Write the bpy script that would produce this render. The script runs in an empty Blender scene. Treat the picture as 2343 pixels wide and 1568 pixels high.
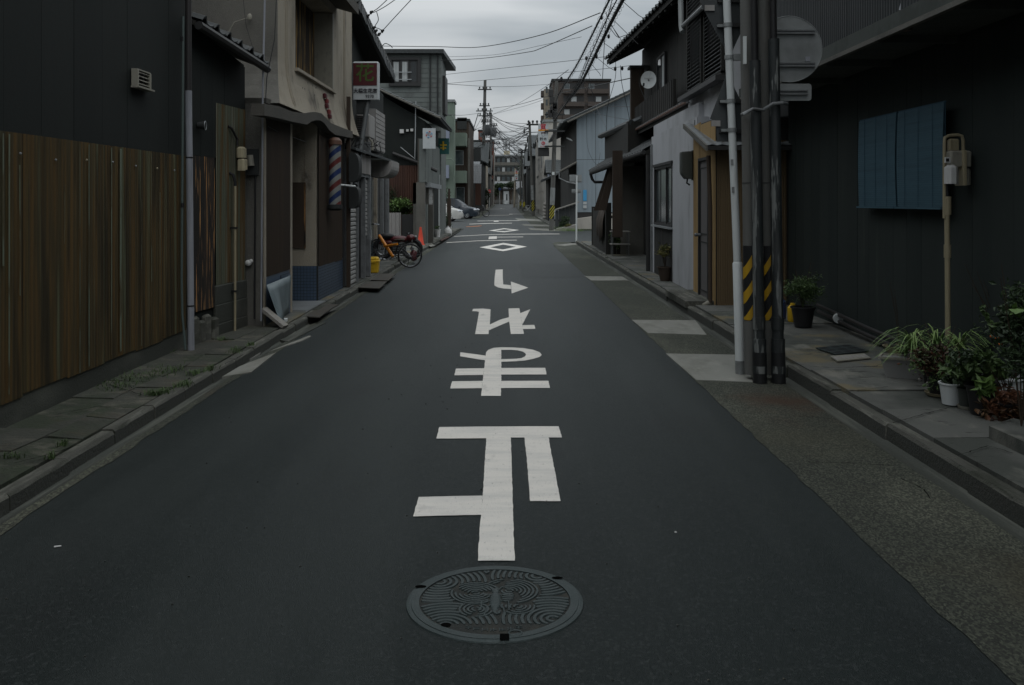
import bpy, bmesh, math, random
from mathutils import Vector, Matrix
from math import sin, cos, pi, radians
random.seed(7)
R = random.random
def U(a, b): return a + (b - a) * random.random()
SC = bpy.context.scene
COL = SC.collection
# ---------------------------------------------------------------- camera, sky, sun, exposure
CX, HY, FP, H = 1171.0, 460.0, 2121.0, 1.5          # picture measures in a 2342 px wide frame, eye height in metres
cd = bpy.data.cameras.new('camera'); cam = bpy.data.objects.new('camera', cd); COL.objects.link(cam)
cam.location = (0, 0, H); cam.rotation_euler = (radians(90), 0, 0)
cd.sensor_width = 36; cd.lens = 36 * FP / 2342; cd.shift_y = -(784 - HY) / 2342; cd.clip_end = 3000; cd.clip_start = .05
SC.camera = cam
wd = bpy.data.worlds.new('World'); SC.world = wd; wd.use_nodes = True
nt = wd.node_tree; nt.nodes.clear(); N = nt.nodes.new; L = nt.links.new
wo = N('ShaderNodeOutputWorld'); bg = N('ShaderNodeBackground'); L(bg.outputs[0], wo.inputs[0]); bg.inputs[1].default_value = .10
sky = N('ShaderNodeTexSky'); sky.sky_type = 'NISHITA'; sky.sun_disc = False; sky.sun_elevation = radians(62); sky.sun_rotation = radians(200)
tc = N('ShaderNodeTexCoord'); sep = N('ShaderNodeSeparateXYZ'); L(tc.outputs['Generated'], sep.inputs[0])
# clouds laid on a flat layer overhead: direction / height
mz = N('ShaderNodeMath'); mz.operation = 'MAXIMUM'; L(sep.outputs[2], mz.inputs[0]); mz.inputs[1].default_value = .0
az = N('ShaderNodeMath'); az.operation = 'ADD'; L(mz.outputs[0], az.inputs[0]); az.inputs[1].default_value = .16
dv = N('ShaderNodeVectorMath'); dv.operation = 'DIVIDE'; L(tc.outputs['Generated'], dv.inputs[0])
cb = N('ShaderNodeCombineXYZ'); [L(az.outputs[0], cb.inputs[i]) for i in range(3)]; L(cb.outputs[0], dv.inputs[1])
cn = N('ShaderNodeTexNoise'); cn.inputs['Scale'].default_value = .95; cn.inputs['Detail'].default_value = 4; cn.inputs['Roughness'].default_value = .48; cn.inputs['Distortion'].default_value = .35
mp0 = N('ShaderNodeMapping'); mp0.inputs['Location'].default_value = (1.9, 4.6, .3); mp0.inputs['Scale'].default_value = (.8, 1.25, 1); L(dv.outputs[0], mp0.inputs[0]); L(mp0.outputs[0], cn.inputs['Vector'])
cr = N('ShaderNodeValToRGB'); L(cn.outputs[0], cr.inputs[0])
cr.color_ramp.elements[0].position = .41; cr.color_ramp.elements[0].color = (3.38, 3.74, 4.0, 1)
cr.color_ramp.elements[1].position = .61; cr.color_ramp.elements[1].color = (5.35, 5.62, 5.78, 1)
# a heavy overcast is about three times brighter overhead than at the horizon
g1 = N('ShaderNodeMath'); g1.operation = 'MULTIPLY_ADD'; L(mz.outputs[0], g1.inputs[0]); g1.inputs[1].default_value = 1.5; g1.inputs[2].default_value = .72
sc_ = N('ShaderNodeVectorMath'); sc_.operation = 'SCALE'; L(cr.outputs[0], sc_.inputs[0]); L(g1.outputs[0], sc_.inputs[3])
mx = N('ShaderNodeMixRGB'); mx.inputs[0].default_value = .98; L(sky.outputs[0], mx.inputs[1]); L(sc_.outputs[0], mx.inputs[2]); L(mx.outputs[0], bg.inputs[0])
sd = bpy.data.lights.new('sun', 'SUN'); sun = bpy.data.objects.new('sun', sd); COL.objects.link(sun)
sd.energy = .5; sd.angle = radians(50); sd.color = (1, .97, .93); sun.rotation_euler = (radians(28), 0, radians(200 - 180)); sun.location = (0, 0, 30)
SC.view_settings.view_transform = 'Standard'; SC.view_settings.look = 'None'; SC.view_settings.exposure = .22; SC.view_settings.gamma = 1
SC.render.engine = 'CYCLES'; SC.cycles.use_denoising = True; SC.cycles.max_bounces = 5; SC.cycles.diffuse_bounces = 3; SC.cycles.glossy_bounces = 3
SC.cycles.sample_clamp_indirect = 4
# ---------------------------------------------------------------- geometry helpers
def sh(Y): return -.0055 * Y                       # the street runs a hair to the left of the camera axis
def gz(Y): return 0. if Y < 65 else .6 * ((Y - 65) / 115.) ** 1.4     # and climbs gently at its far end
def g(x, y, dz=0.):                                # picture point (2342 px frame) on the ground (plus dz)
    z = dz
    for _ in range(12):
        Y = FP * (H - z) / max(y - HY, 1.); z = gz(Y) * .5 + (z - dz) * .5 + dz
    return Vector(((x - CX) / FP * Y, Y, z))
def at(x, y, Y): return Vector(((x - CX) / FP * Y, Y, H - (y - HY) / FP * Y))
def side(x, y, X):                                 # picture point on a wall plane at X -> (Y, Z)
    Y = X * FP / (x - CX); return Y, H - (y - HY) / FP * Y
def frame(o, u, n):
    u = Vector((u[0], u[1], 0)).normalized(); n = Vector((n[0], n[1], 0)).normalized()
    m = Matrix.Identity(4)
    for i in range(3): m[i][0] = u[i]; m[i][1] = n[i]; m[i][2] = (0, 0, 1)[i]; m[i][3] = (o[0], o[1], o[2] if len(o) > 2 else 0)[i]
    return m
def LF(X, k=0): return frame((X, 0, 0), (k, 1), (1, -k))       # left-hand facade: local x = distance Y, local y = out into the street
def RF(X, k=0): return frame((X, 0, 0), (k, 1), (-1, k))
def CF(Y): return frame((0, Y, 0), (1, 0), (0, -1))             # a wall that faces the camera
class MB:
    def __init__(s, M=None): s.v = []; s.f = []; s.M = M; s.sm = False; s.mi = []; s.cur = 0
    def add(s, vs, fs):
        b = len(s.v)
        if s.M is not None: vs = [s.M @ Vector(p) for p in vs]; fl = s.M.determinant() < 0
        else: fl = False
        s.v += [tuple(p) for p in vs]
        for f in fs:
            t = tuple(b + i for i in f); s.f.append(t[::-1] if fl else t); s.mi.append(s.cur)
        return s
    def poly(s, pts): return s.add(pts, [tuple(range(len(pts)))])
    def box(s, x0, x1, y0, y1, z0, z1):
        if x1 < x0: x0, x1 = x1, x0
        if y1 < y0: y0, y1 = y1, y0
        if z1 < z0: z0, z1 = z1, z0
        return s.hexa([(x0, y0, z0), (x1, y0, z0), (x1, y1, z0), (x0, y1, z0), (x0, y0, z1), (x1, y0, z1), (x1, y1, z1), (x0, y1, z1)])
    def hexa(s, v): return s.add(v, [(3, 2, 1, 0), (4, 5, 6, 7), (0, 1, 5, 4), (1, 2, 6, 5), (2, 3, 7, 6), (3, 0, 4, 7)])
    def bbox(s, x0, x1, y0, y1, z0, z1, c=.01):      # box with softened vertical and top edges
        p = [(x0 + c, y0), (x1 - c, y0), (x1, y0 + c), (x1, y1 - c), (x1 - c, y1), (x0 + c, y1), (x0, y1 - c), (x0, y0 + c)]
        cx, cy = (x0 + x1) / 2, (y0 + y1) / 2; kx, ky = 1 - 2 * c / max(x1 - x0, 1e-6), 1 - 2 * c / max(y1 - y0, 1e-6)
        q = [(cx + (a - cx) * kx, cy + (b - cy) * ky) for a, b in p]
        v = [(a, b, z0) for a, b in p] + [(a, b, z1 - c) for a, b in p] + [(a, b, z1) for a, b in q]
        f = [tuple(range(7, -1, -1)), tuple(range(16, 24))]
        for r in (0, 8): f += [(r + i, r + (i + 1) % 8, r + 8 + (i + 1) % 8, r + 8 + i) for i in range(8)]
        return s.add(v, f)
    def prism(s, pts, off):                          # planar outline pushed along off
        n = len(pts); off = Vector(off); v = [Vector(p) for p in pts]; v += [p + off for p in v]
        return s.add(v, [tuple(range(n - 1, -1, -1)), tuple(range(n, 2 * n))] + [(i, (i + 1) % n, n + (i + 1) % n, n + i) for i in range(n)])
    def tube(s, pts, r, n=8, cap=True):
        pts = [Vector(p) for p in pts]; m = len(pts); rr = r if isinstance(r, (list, tuple)) else [r] * m
        v = []; prev = None
        for i, p in enumerate(pts):
            d = (pts[min(i + 1, m - 1)] - pts[max(i - 1, 0)]).normalized()
            if prev is None:
                a = Vector((0, 0, 1)) if abs(d.z) < .9 else Vector((1, 0, 0)); e = d.cross(a).normalized()
            else: e = (prev - d * prev.dot(d)).normalized()
            prev = e; h = d.cross(e)
            v += [p + (e * cos(2 * pi * k / n) + h * sin(2 * pi * k / n)) * rr[i] for k in range(n)]
        f = [(i * n + k, i * n + (k + 1) % n, (i + 1) * n + (k + 1) % n, (i + 1) * n + k) for i in range(m - 1) for k in range(n)]
        if cap: f += [tuple(range(n - 1, -1, -1)), tuple(range((m - 1) * n, m * n))]
        return s.add(v, f)
    def lathe(s, prof, c=(0, 0, 0), n=20, sx=1, sy=1):
        v = [(c[0] + r * cos(2 * pi * k / n) * sx, c[1] + r * sin(2 * pi * k / n) * sy, c[2] + z) for r, z in prof for k in range(n)]
        return s.add(v, [(i * n + k, i * n + (k + 1) % n, (i + 1) * n + (k + 1) % n, (i + 1) * n + k) for i in range(len(prof) - 1) for k in range(n)])
    def ball(s, c, r, n=10, m=6):
        r = r if isinstance(r, (tuple, list)) else (r, r, r)
        v = []
        for i in range(m + 1):
            t = pi * i / m
            for k in range(n): v.append((c[0] + r[0] * sin(t) * cos(2 * pi * k / n), c[1] + r[1] * sin(t) * sin(2 * pi * k / n), c[2] + r[2] * cos(t)))
        return s.add(v, [(i * n + k, (i + 1) * n + k, (i + 1) * n + (k + 1) % n, i * n + (k + 1) % n) for i in range(m) for k in range(n)])
    def torus(s, c, rx, rr, ax, n=28, m=6):          # ring around axis ax
        ax = Vector(ax).normalized(); e = ax.orthogonal().normalized(); h = ax.cross(e); c = Vector(c); v = []
        for i in range(n):
            d = e * cos(2 * pi * i / n) + h * sin(2 * pi * i / n)
            v += [c + d * (rx + rr * cos(2 * pi * k / m)) + ax * rr * sin(2 * pi * k / m) for k in range(m)]
        return s.add(v, [(i * m + k, i * m + (k + 1) % m, (i + 1) % n * m + (k + 1) % m, (i + 1) % n * m + k) for i in range(n) for k in range(m)])
    def corr(s, u0, u1, z0, z1, d, pitch, amp, flat=.5):   # corrugated sheet in the u-z plane, standing out at depth d
        n = max(1, round((u1 - u0) / pitch)); p = (u1 - u0) / n; a = []
        for i in range(n):
            b = u0 + i * p
            a += [(b, d), (b + p * flat * .5, d + amp), (b + p * .5, d + amp), (b + p * (.5 + flat * .5), d)]
        a.append((u1, d)); v = [(x, y, z0) for x, y in a] + [(x, y, z1) for x, y in a]; k = len(a)
        return s.add(v, [(i, i + 1, k + i + 1, k + i) for i in range(k - 1)])
    def build(s, name, m, parent=None, smooth=False, **kw):
        me = bpy.data.meshes.new(name); me.from_pydata(s.v, [], s.f)
        ms = m if isinstance(m, (list, tuple)) else [m]
        for q in ms: me.materials.append(MAT(q))
        if len(ms) > 1: me.polygons.foreach_set('material_index', s.mi)
        if smooth:
            me.polygons.foreach_set('use_smooth', [True] * len(me.polygons))
            if smooth != 2: me.set_sharp_from_angle(angle=radians(40))
        me.update()
        return link(bpy.data.objects.new(name, me), parent, **kw)
def link(o, parent=None, **kw):
    COL.objects.link(o)
    if parent is not None:
        o.parent = parent
        if parent.parent is None: o.matrix_parent_inverse = Matrix.Translation(-parent.location)
    for k, v in kw.items():
        if v: o[k] = v
    return o
def thing(name, label, cat, loc=(0, 0, 0), group=None):
    return link(bpy.data.objects.new(name, None), None, label=label, category=cat, group=group) if loc == (0, 0, 0) else _tl(name, label, cat, loc, group)
def _tl(name, label, cat, loc, group):
    o = link(bpy.data.objects.new(name, None), None, label=label, category=cat, group=group); o.location = Vector(loc); return o
def tagd(label, cat, group=None): return dict(label=label, category=cat, group=group)
def copy_tree(o, parent=None):
    c = o.copy(); COL.objects.link(c)
    if parent is not None: c.parent = parent
    for ch in list(o.children): copy_tree(ch, c)
    return c
def clone(root, loc, rz=0, label=None, group=None):
    c = copy_tree(root); c.location = loc; c.rotation_euler = (0, 0, rz)
    if label: c['label'] = label
    if group: c['group'] = group
    return c
def text_mb(body, size, M, depth=.004, bold=0., squeeze=1.):
    """flat lettering as a mesh: local x to the right, local z up, centred on the origin of M"""
    c = bpy.data.curves.new('lettering', 'FONT'); c.body = body; c.size = size; c.align_x = 'CENTER'; c.align_y = 'CENTER'; c.extrude = depth / 2; c.offset = bold; c.resolution_u = 3
    o = bpy.data.objects.new('lettering', c); COL.objects.link(o); dg = bpy.context.evaluated_depsgraph_get(); dg.update()
    me = bpy.data.meshes.new_from_object(o.evaluated_get(dg)); b = MB()
    b.v = [tuple(M @ Vector((v.co.x * squeeze, v.co.z, v.co.y))) for v in me.vertices]; b.f = [tuple(p.vertices)[::-1] for p in me.polygons]; b.mi = [0] * len(b.f)
    bpy.data.objects.remove(o); bpy.data.curves.remove(c); return b
# ---------------------------------------------------------------- materials
DEFS = {}; CACHE = {}
def D(name, col, rough=.8, layers=(), bump=None, rnd=0., metal=0., spec=.35, fn=None, trans=0.): DEFS[name] = dict(col=col, rough=rough, layers=layers, bump=bump, rnd=rnd, metal=metal, spec=spec, fn=fn, trans=trans)
def c4(c): return tuple(c[:3]) + (1,) if isinstance(c, (tuple, list)) else (c, c, c, 1)
def MAT(name):
    if not isinstance(name, str): return name
    if name in CACHE: return CACHE[name]
    d = DEFS[name]; m = bpy.data.materials.new(name); m.use_nodes = True; t = m.node_tree; N = t.nodes.new; L = t.links.new
    b = t.nodes['Principled BSDF']; b.inputs['Roughness'].default_value = d['rough']; b.inputs['Metallic'].default_value = d['metal']
    b.inputs['Specular IOR Level'].default_value = d['spec']; b.inputs['Transmission Weight'].default_value = d['trans']
    tcn = N('ShaderNodeTexCoord'); oi = N('ShaderNodeObjectInfo'); vm = N('ShaderNodeVectorMath'); vm.operation = 'MULTIPLY_ADD'
    cbn = N('ShaderNodeCombineXYZ'); [L(oi.outputs['Random'], cbn.inputs[i]) for i in range(3)]
    L(cbn.outputs[0], vm.inputs[0]); vm.inputs[1].default_value = (31, 57, 13) if d['rnd'] else (0, 0, 0); L(tcn.outputs['Object'], vm.inputs[2])
    vec = vm.outputs[0]
    def noise(s3, det=3, ro=.6, dist=0.):
        mp = N('ShaderNodeMapping'); mp.inputs['Scale'].default_value = s3 if isinstance(s3, tuple) else (s3,) * 3; L(vec, mp.inputs[0])
        n = N('ShaderNodeTexNoise'); n.inputs['Scale'].default_value = 1; n.inputs['Detail'].default_value = det; n.inputs['Roughness'].default_value = ro; n.inputs['Distortion'].default_value = dist
        L(mp.outputs[0], n.inputs['Vector']); return n.outputs[0]
    col = N('ShaderNodeRGB'); col.outputs[0].default_value = c4(d['col']); cur = col.outputs[0]
    for ly in d['layers']:                          # (colour, scale, low, high, amount): patches of another colour where the noise is high
        c2, s3, lo, hi, am = ly[:5]; n = noise(s3, ly[5] if len(ly) > 5 else 4)
        mr = N('ShaderNodeMapRange'); mr.interpolation_type = 'SMOOTHSTEP'; L(n, mr.inputs[0]); mr.inputs[1].default_value = lo; mr.inputs[2].default_value = hi; mr.inputs[4].default_value = am
        mxn = N('ShaderNodeMixRGB'); L(mr.outputs[0], mxn.inputs[0]); L(cur, mxn.inputs[1]); mxn.inputs[2].default_value = c4(c2); cur = mxn.outputs[0]
    if d['rnd']:
        hs = N('ShaderNodeHueSaturation'); mr = N('ShaderNodeMapRange'); L(oi.outputs['Random'], mr.inputs[0]); mr.inputs[3].default_value = 1 - d['rnd']; mr.inputs[4].default_value = 1 + d['rnd']
        L(mr.outputs[0], hs.inputs['Value']); L(cur, hs.inputs['Color']); cur = hs.outputs[0]
    if d['fn']: cur = d['fn'](t, vec, cur, noise, b)
    L(cur, b.inputs['Base Color'])
    if d['bump']:
        s3, st, di = d['bump']; bp = N('ShaderNodeBump'); bp.inputs['Strength'].default_value = st; bp.inputs['Distance'].default_value = di
        L(noise(s3, 5, .65), bp.inputs['Height']); L(bp.outputs[0], b.inputs['Normal'])
    CACHE[name] = m; return m
def plain(name, c, rough=.6, **k): D(name, c, rough, **k)
# ground
def asphalt_fn(t, vec, cur, noise, b):
    N = t.nodes.new; L = t.links.new
    vo = N('ShaderNodeTexVoronoi'); vo.inputs['Scale'].default_value = 95; L(vec, vo.inputs['Vector'])
    mr = N('ShaderNodeMapRange'); L(vo.outputs['Color'], mr.inputs[0]); mr.inputs[1].default_value = .62; mr.inputs[2].default_value = 1.; mr.inputs[4].default_value = .9
    m = N('ShaderNodeMixRGB'); L(mr.outputs[0], m.inputs[0]); L(cur, m.inputs[1]); m.inputs[2].default_value = (.030, .036, .035, 1)
    n = noise(9., 6, .75); mr2 = N('ShaderNodeMapRange'); L(n, mr2.inputs[0]); mr2.inputs[1].default_value = .8; mr2.inputs[2].default_value = .86; mr2.inputs[4].default_value = .8
    m2 = N('ShaderNodeMixRGB'); L(mr2.outputs[0], m2.inputs[0]); L(m.outputs[0], m2.inputs[1]); m2.inputs[2].default_value = (.2, .2, .19, 1)
    return m2.outputs[0]
D('asphalt', (.0052, .0100, .0094), .52, [((.017, .0225, .0215), (.9, .10, 1), .45, .62, .8), ((.006, .0085, .0085), (1.3, .5, 1), .52, .7, .5)], (220, .55, .012), fn=asphalt_fn, spec=.30)
D('asphalt_side', (.022, .027, .027), .62, [((.035, .038, .037), (.5, .4, 1), .4, .65, .7)], (200, .5, .012), fn=asphalt_fn, spec=.4)
def soot_fn(t, vec, cur, noise, b):
    N = t.nodes.new; L = t.links.new
    for (c, s, c2, am) in (((-2.74, 12.75, 2.88), (1, 1.15, 2.6), (.022, .02, .02), .8), ((-2.74, 13.4, 2.66), (1, .6, 5.), (.05, .035, .025), .7), ((-2.74, 15.2, 3.0), (1, 1.6, .8), (.13, .11, .085), .5), ((-2.74, 11.5, 4.4), (1, 2.0, .9), (.14, .12, .095), .5)):
        sv = N('ShaderNodeVectorMath'); sv.operation = 'SUBTRACT'; L(vec, sv.inputs[0]); sv.inputs[1].default_value = c
        ml = N('ShaderNodeVectorMath'); ml.operation = 'MULTIPLY'; L(sv.outputs[0], ml.inputs[0]); ml.inputs[1].default_value = s
        ln = N('ShaderNodeVectorMath'); ln.operation = 'LENGTH'; L(ml.outputs[0], ln.inputs[0]); ad = N('ShaderNodeMath'); ad.operation = 'MULTIPLY_ADD'; L(noise((7, 7, 5), 5), ad.inputs[0]); ad.inputs[1].default_value = .9; L(ln.outputs['Value'], ad.inputs[2])
        q = N('ShaderNodeMapRange'); q.interpolation_type = 'SMOOTHSTEP'; L(ad.outputs[0], q.inputs[0]); q.inputs[1].default_value = .38; q.inputs[2].default_value = 1.0; q.inputs[3].default_value = am; q.inputs[4].default_value = 0
        m = N('ShaderNodeMixRGB'); L(q.outputs[0], m.inputs[0]); L(cur, m.inputs[1]); m.inputs[2].default_value = c4(c2); cur = m.outputs[0]
    return cur
def agg_fn(t, vec, cur, noise, b):
    N = t.nodes.new; L = t.links.new
    mp = N('ShaderNodeMapping'); mp.inputs['Scale'].default_value = (120, 85, 60); L(vec, mp.inputs[0])
    vo = N('ShaderNodeTexVoronoi'); L(mp.outputs[0], vo.inputs['Vector']); vo.inputs['Scale'].default_value = 1
    rp = N('ShaderNodeValToRGB'); L(vo.outputs['Color'], rp.inputs[0]); e = rp.color_ramp.elements; e[0].position = .35; e[0].color = (.5, .5, .48, 1); e[1].position = .95; e[1].color = (2.3, 2.3, 2.0, 1)
    m = N('ShaderNodeMixRGB'); m.blend_type = 'MULTIPLY'; m.inputs[0].default_value = .85; L(cur, m.inputs[1]); L(rp.outputs[0], m.inputs[2]); cur = m.outputs[0]
    for (cx, cy, r, c2, am) in ((2.02, 6.95, .52, (.055, .026, .013), .85), (1.75, 5.9, .8, (.055, .052, .032), .5), (2.1, 3.6, .5, (.07, .055, .028), .45)):      # rust run-off and old stains
        sv = N('ShaderNodeVectorMath'); sv.operation = 'SUBTRACT'; L(vec, sv.inputs[0]); sv.inputs[1].default_value = (cx, cy, 0)
        ln = N('ShaderNodeVectorMath'); ln.operation = 'LENGTH'; L(sv.outputs[0], ln.inputs[0]); ad = N('ShaderNodeMath'); ad.operation = 'MULTIPLY_ADD'; L(noise((3, 3, 3), 4), ad.inputs[0]); ad.inputs[1].default_value = .9; L(ln.outputs['Value'], ad.inputs[2])
        q = N('ShaderNodeMapRange'); q.interpolation_type = 'SMOOTHSTEP'; L(ad.outputs[0], q.inputs[0]); q.inputs[1].default_value = .35; q.inputs[2].default_value = .45 + r; q.inputs[3].default_value = am; q.inputs[4].default_value = 0
        m = N('ShaderNodeMixRGB'); L(q.outputs[0], m.inputs[0]); L(cur, m.inputs[1]); m.inputs[2].default_value = c4(c2); cur = m.outputs[0]
    return cur
D('aggregate', (.044, .048, .040), .85, [((.085, .088, .072), (.9, .35, 1), .45, .7, .8), ((.045, .034, .026), (.7, .5, 1), .6, .75, .7)], (90, .8, .02), fn=agg_fn)
D('slab_pale', (.20, .20, .18), .85, [((.13, .13, .11), (3, 1.5, 1), .42, .7, .8), ((.28, .28, .25), (9, 4, 1), .5, .8, .6)], (70, .5, .01), rnd=.08)
D('gutter_concrete', (.046, .050, .042), .8, [((.115, .118, .10), (14, .5, 1), .46, .62, .7), ((.03, .03, .026), (8, .35, 1), .5, .7, .7)], (60, .5, .015))
D('kerb_face', (.050, .053, .046), .85, [((.055, .055, .048), (9, 1.2, 9), .5, .66, .8)], (55, .8, .02), rnd=.1)
D('kerb_concrete', (.085, .085, .073), .85, [((.165, .165, .14), (16, 2.2, 9), .50, .64, .75), ((.022, .026, .016), (5, .8, 5), .48, .66, .8)], (55, .8, .02), rnd=.12)
D('pavement', (.105, .107, .098), .85, [((.055, .060, .052), (1.2, .8, 1), .44, .60, .9), ((.19, .185, .16), (3, 1.6, 1), .54, .70, .8), ((.15, .125, .07), (1.0, .8, 1), .58, .68, .8), ((.03, .03, .026), (5, 9, 1), .6, .68, .8)], (60, .6, .012), rnd=.1)
D('pavement_mossy', (.055, .057, .047), .9, [((.030, .042, .022), (2.4, 1.2, 1), .44, .66, .75), ((.125, .118, .095), (3.5, 5.5, 1), .50, .70, .8), ((.085, .058, .034), (1.5, 3.2, 1), .56, .74, .55), ((.03, .032, .026), (7, 5, 1), .5, .7, .6)], (40, .9, .02), rnd=.14)
D('earth', (.05, .047, .04), .9, [((.03, .03, .026), 1.5, .4, .7, .8)], (20, .6, .02))
def paint_fn(t, vec, cur, noise, b):
    N = t.nodes.new; L = t.links.new
    n = noise((55, 20, 1), 5, .75); mr = N('ShaderNodeMapRange'); L(n, mr.inputs[0]); mr.inputs[1].default_value = .57; mr.inputs[2].default_value = .74; mr.inputs[4].default_value = .6
    m = N('ShaderNodeMixRGB'); L(mr.outputs[0], m.inputs[0]); L(cur, m.inputs[1]); m.inputs[2].default_value = (.2, .2, .19, 1)
    n = noise((6, 2.5, 1), 3); mr = N('ShaderNodeMapRange'); L(n, mr.inputs[0]); mr.inputs[1].default_value = .62; mr.inputs[2].default_value = .74; mr.inputs[4].default_value = .45
    m2 = N('ShaderNodeMixRGB'); L(mr.outputs[0], m2.inputs[0]); L(m.outputs[0], m2.inputs[1]); m2.inputs[2].default_value = (.3, .29, .27, 1)
    return m2.outputs[0]
D('road_paint', (.70, .67, .62), .75, [((.55, .54, .51), (2, 9, 1), .4, .7, .7)], (160, .5, .01), fn=paint_fn)
D('road_paint_worn', (.34, .34, .33), .75, [((.12, .12, .12), (6, 30, 1), .45, .6, .8)])
D('road_paint_orange', (.35, .13, .05), .75, [((.12, .08, .06), (6, 30, 1), .5, .65, .8)])
D('iron', (.034, .047, .047), .52, [((.055, .066, .066), (7, 7, 1), .45, .7, .6)], (140, .5, .006), metal=.35, spec=.5)
D('iron_dirt', (.020, .022, .020), .8, [((.038, .036, .029), (9, 9, 1), .48, .66, .8)], (90, .7, .008))
# walls and metals
D('black_cladding_lifted', (.028, .035, .033), .8, [((.022, .029, .028), (1.6, 1.6, .35), .45, .7, .8), ((.045, .052, .046), (6, 6, .5), .6, .75, .6)], (30, .25, .004), rnd=.05, spec=.15)  # lighter copy of the black cladding, brightness painted in for the dim right wall
D('hole_black', (.004, .004, .004), .9, spec=0.)
D('black_cladding', (.0135, .0165, .0155), .75, [((.018, .021, .019), (1.3, 1.3, .25), .4, .7, .8)], (30, .25, .004), rnd=.05, spec=.2)
D('rusty_sheet', (.058, .045, .023), .85, [((.098, .061, .024), (14, 14, .7), .42, .62, .9), ((.026, .022, .014), (7, 7, .4), .48, .64, .85), ((.105, .115, .070), (9, 9, .22), .56, .66, .75), ((.105, .078, .032), (26, 26, .5), .57, .70, .7)], (50, .4, .004), rnd=.14, spec=.2)
D('rusty_green_sheet', (.080, .086, .060), .8, [((.085, .052, .022), (16, 16, .5), .46, .58, .9), ((.15, .165, .135), (22, 22, .3), .55, .64, .8), ((.03, .024, .016), (9, 9, .5), .56, .66, .8)], (50, .4, .004), rnd=.1, spec=.2)
D('charred_wood', (.014, .012, .010), .85, [((.40, .21, .08), (34, 34, 1.5), .55, .62, .95), ((.035, .024, .017), (9, 9, .6), .5, .65, .7)], (40, .6, .006), rnd=.1)
D('stucco_grey', (.135, .130, .115), .9, [((.09, .088, .08), (1.4, 1.4, .6), .42, .68, .8), ((.16, .155, .14), (30, 30, 30), .5, .7, .5)], (85, .9, .014))
D('stucco_beige', (.33, .295, .235), .9, [((.20, .175, .14), (1.6, 1.6, .7), .45, .7, .8), ((.08, .07, .06), (3, 3, 1.4), .60, .74, .75), ((.13, .10, .07), (18, 18, .8), .6, .72, .6), ((.33, .31, .27), 35, .5, .7, .5)], (85, .9, .012), fn=soot_fn)
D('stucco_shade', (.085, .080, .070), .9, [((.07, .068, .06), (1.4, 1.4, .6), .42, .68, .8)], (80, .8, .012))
D('brown_corrugated', (.040, .028, .019), .7, [((.028, .021, .016), (3, 3, .3), .45, .65, .8)], None, rnd=.1)
D('red_brown_corrugated', (.072, .033, .022), .7, [((.05, .026, .02), (3, 3, .3), .45, .65, .8)], None, rnd=.06)
D('tan_siding', (.36, .25, .12), .7, [((.20, .135, .062), (4, 4, .4), .45, .68, .7)], (30, .2, .003), rnd=.05)
D('white_stucco', (.42, .43, .45), .85, [((.26, .265, .27), (1.2, 1.2, .5), .45, .7, .7), ((.17, .17, .165), (2, 2, .5), .65, .78, .6)], (60, .4, .006))
D('blue_steel', (.225, .27, .30), .6, [((.18, .215, .24), (2, 2, .2), .45, .7, .7), ((.20, .16, .10), (8, 8, .25), .66, .76, .6)], None, rnd=.07)
D('pale_steel', (.30, .29, .28), .6, [((.2, .19, .18), (6, 6, .5), .45, .68, .8)], None, rnd=.08)
D('grey_siding', (.135, .152, .145), .75, [((.085, .09, .088), (1.5, 1.5, .4), .45, .7, .7)], (30, .3, .004), rnd=.05)
D('green_render', (.17, .215, .175), .8, [((.12, .155, .13), (1.5, 1.5, .4), .45, .7, .7)], None, rnd=.03)
D('blue_render', (.24, .27, .34), .8, [((.18, .2, .26), (1.5, 1.5, .4), .45, .7, .7)], None)
D('dark_wood', (.0175, .0175, .0155), .8, [((.028, .025, .021), (12, 12, 1.2), .45, .7, .7)], (40, .4, .004), rnd=.25)
D('brown_wood', (.050, .036, .026), .8, [((.034, .024, .018), (12, 12, 1.2), .45, .7, .7)], (40, .4, .004), rnd=.15)
D('grey_dark', (.027, .030, .030), .7, [((.02, .022, .022), (2, 2, .5), .45, .7, .7)], None, rnd=.08)
D('brown_brick', (.075, .062, .054), .8, [((.055, .045, .04), (2, 2, 2), .45, .7, .7)], None)
D('red_brick', (.14, .06, .045), .8)
D('cream_tile', (.42, .40, .36), .6, [((.3, .29, .27), (1.5, 1.5, .4), .45, .7, .7)], None, rnd=.03)
D('roof_tile', (.024, .029, .030), .5, [((.055, .064, .066), 14, .5, .7, .6), ((.018, .02, .02), 4, .5, .7, .7)], None, rnd=.25, spec=.5)
D('roof_tile_pale', (.19, .20, .21), .6, [((.12, .125, .13), 9, .5, .7, .6)], None, rnd=.15)
D('tin_roof', (.12, .13, .135), .5, [((.08, .085, .088), (2, 8, 1), .45, .7, .8), ((.19, .2, .205), (5, 20, 1), .58, .72, .6)], None, spec=.5)
D('aluminium', (.34, .36, .37), .45, [((.24, .25, .26), (4, 4, 1), .45, .7, .7)], None, metal=.5, rnd=.05)
D('shutter_steel', (.32, .32, .31), .55, [((.22, .22, .21), (5, 5, 3), .45, .7, .7), ((.16, .13, .1), (9, 9, 2), .64, .76, .5)], None, rnd=.07)
D('galvanised', (.20, .21, .215), .5, [((.13, .135, .14), (8, 8, 8), .45, .7, .8)], None, metal=.4)
D('pvc_grey', (.27, .28, .31), .45, [((.13, .135, .15), (12, 12, 1), .5, .7, .6)], None)
D('pvc_dark', (.028, .026, .026), .5)
D('pvc_green', (.075, .10, .095), .5)
D('pvc_cream', (.30, .26, .17), .5, [((.2, .17, .11), (12, 12, 2), .48, .68, .8)], None)
D('copper_pipe', (.115, .060, .040), .55, [((.12, .06, .04), (9, 9, 3), .45, .7, .8)], None)
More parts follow.
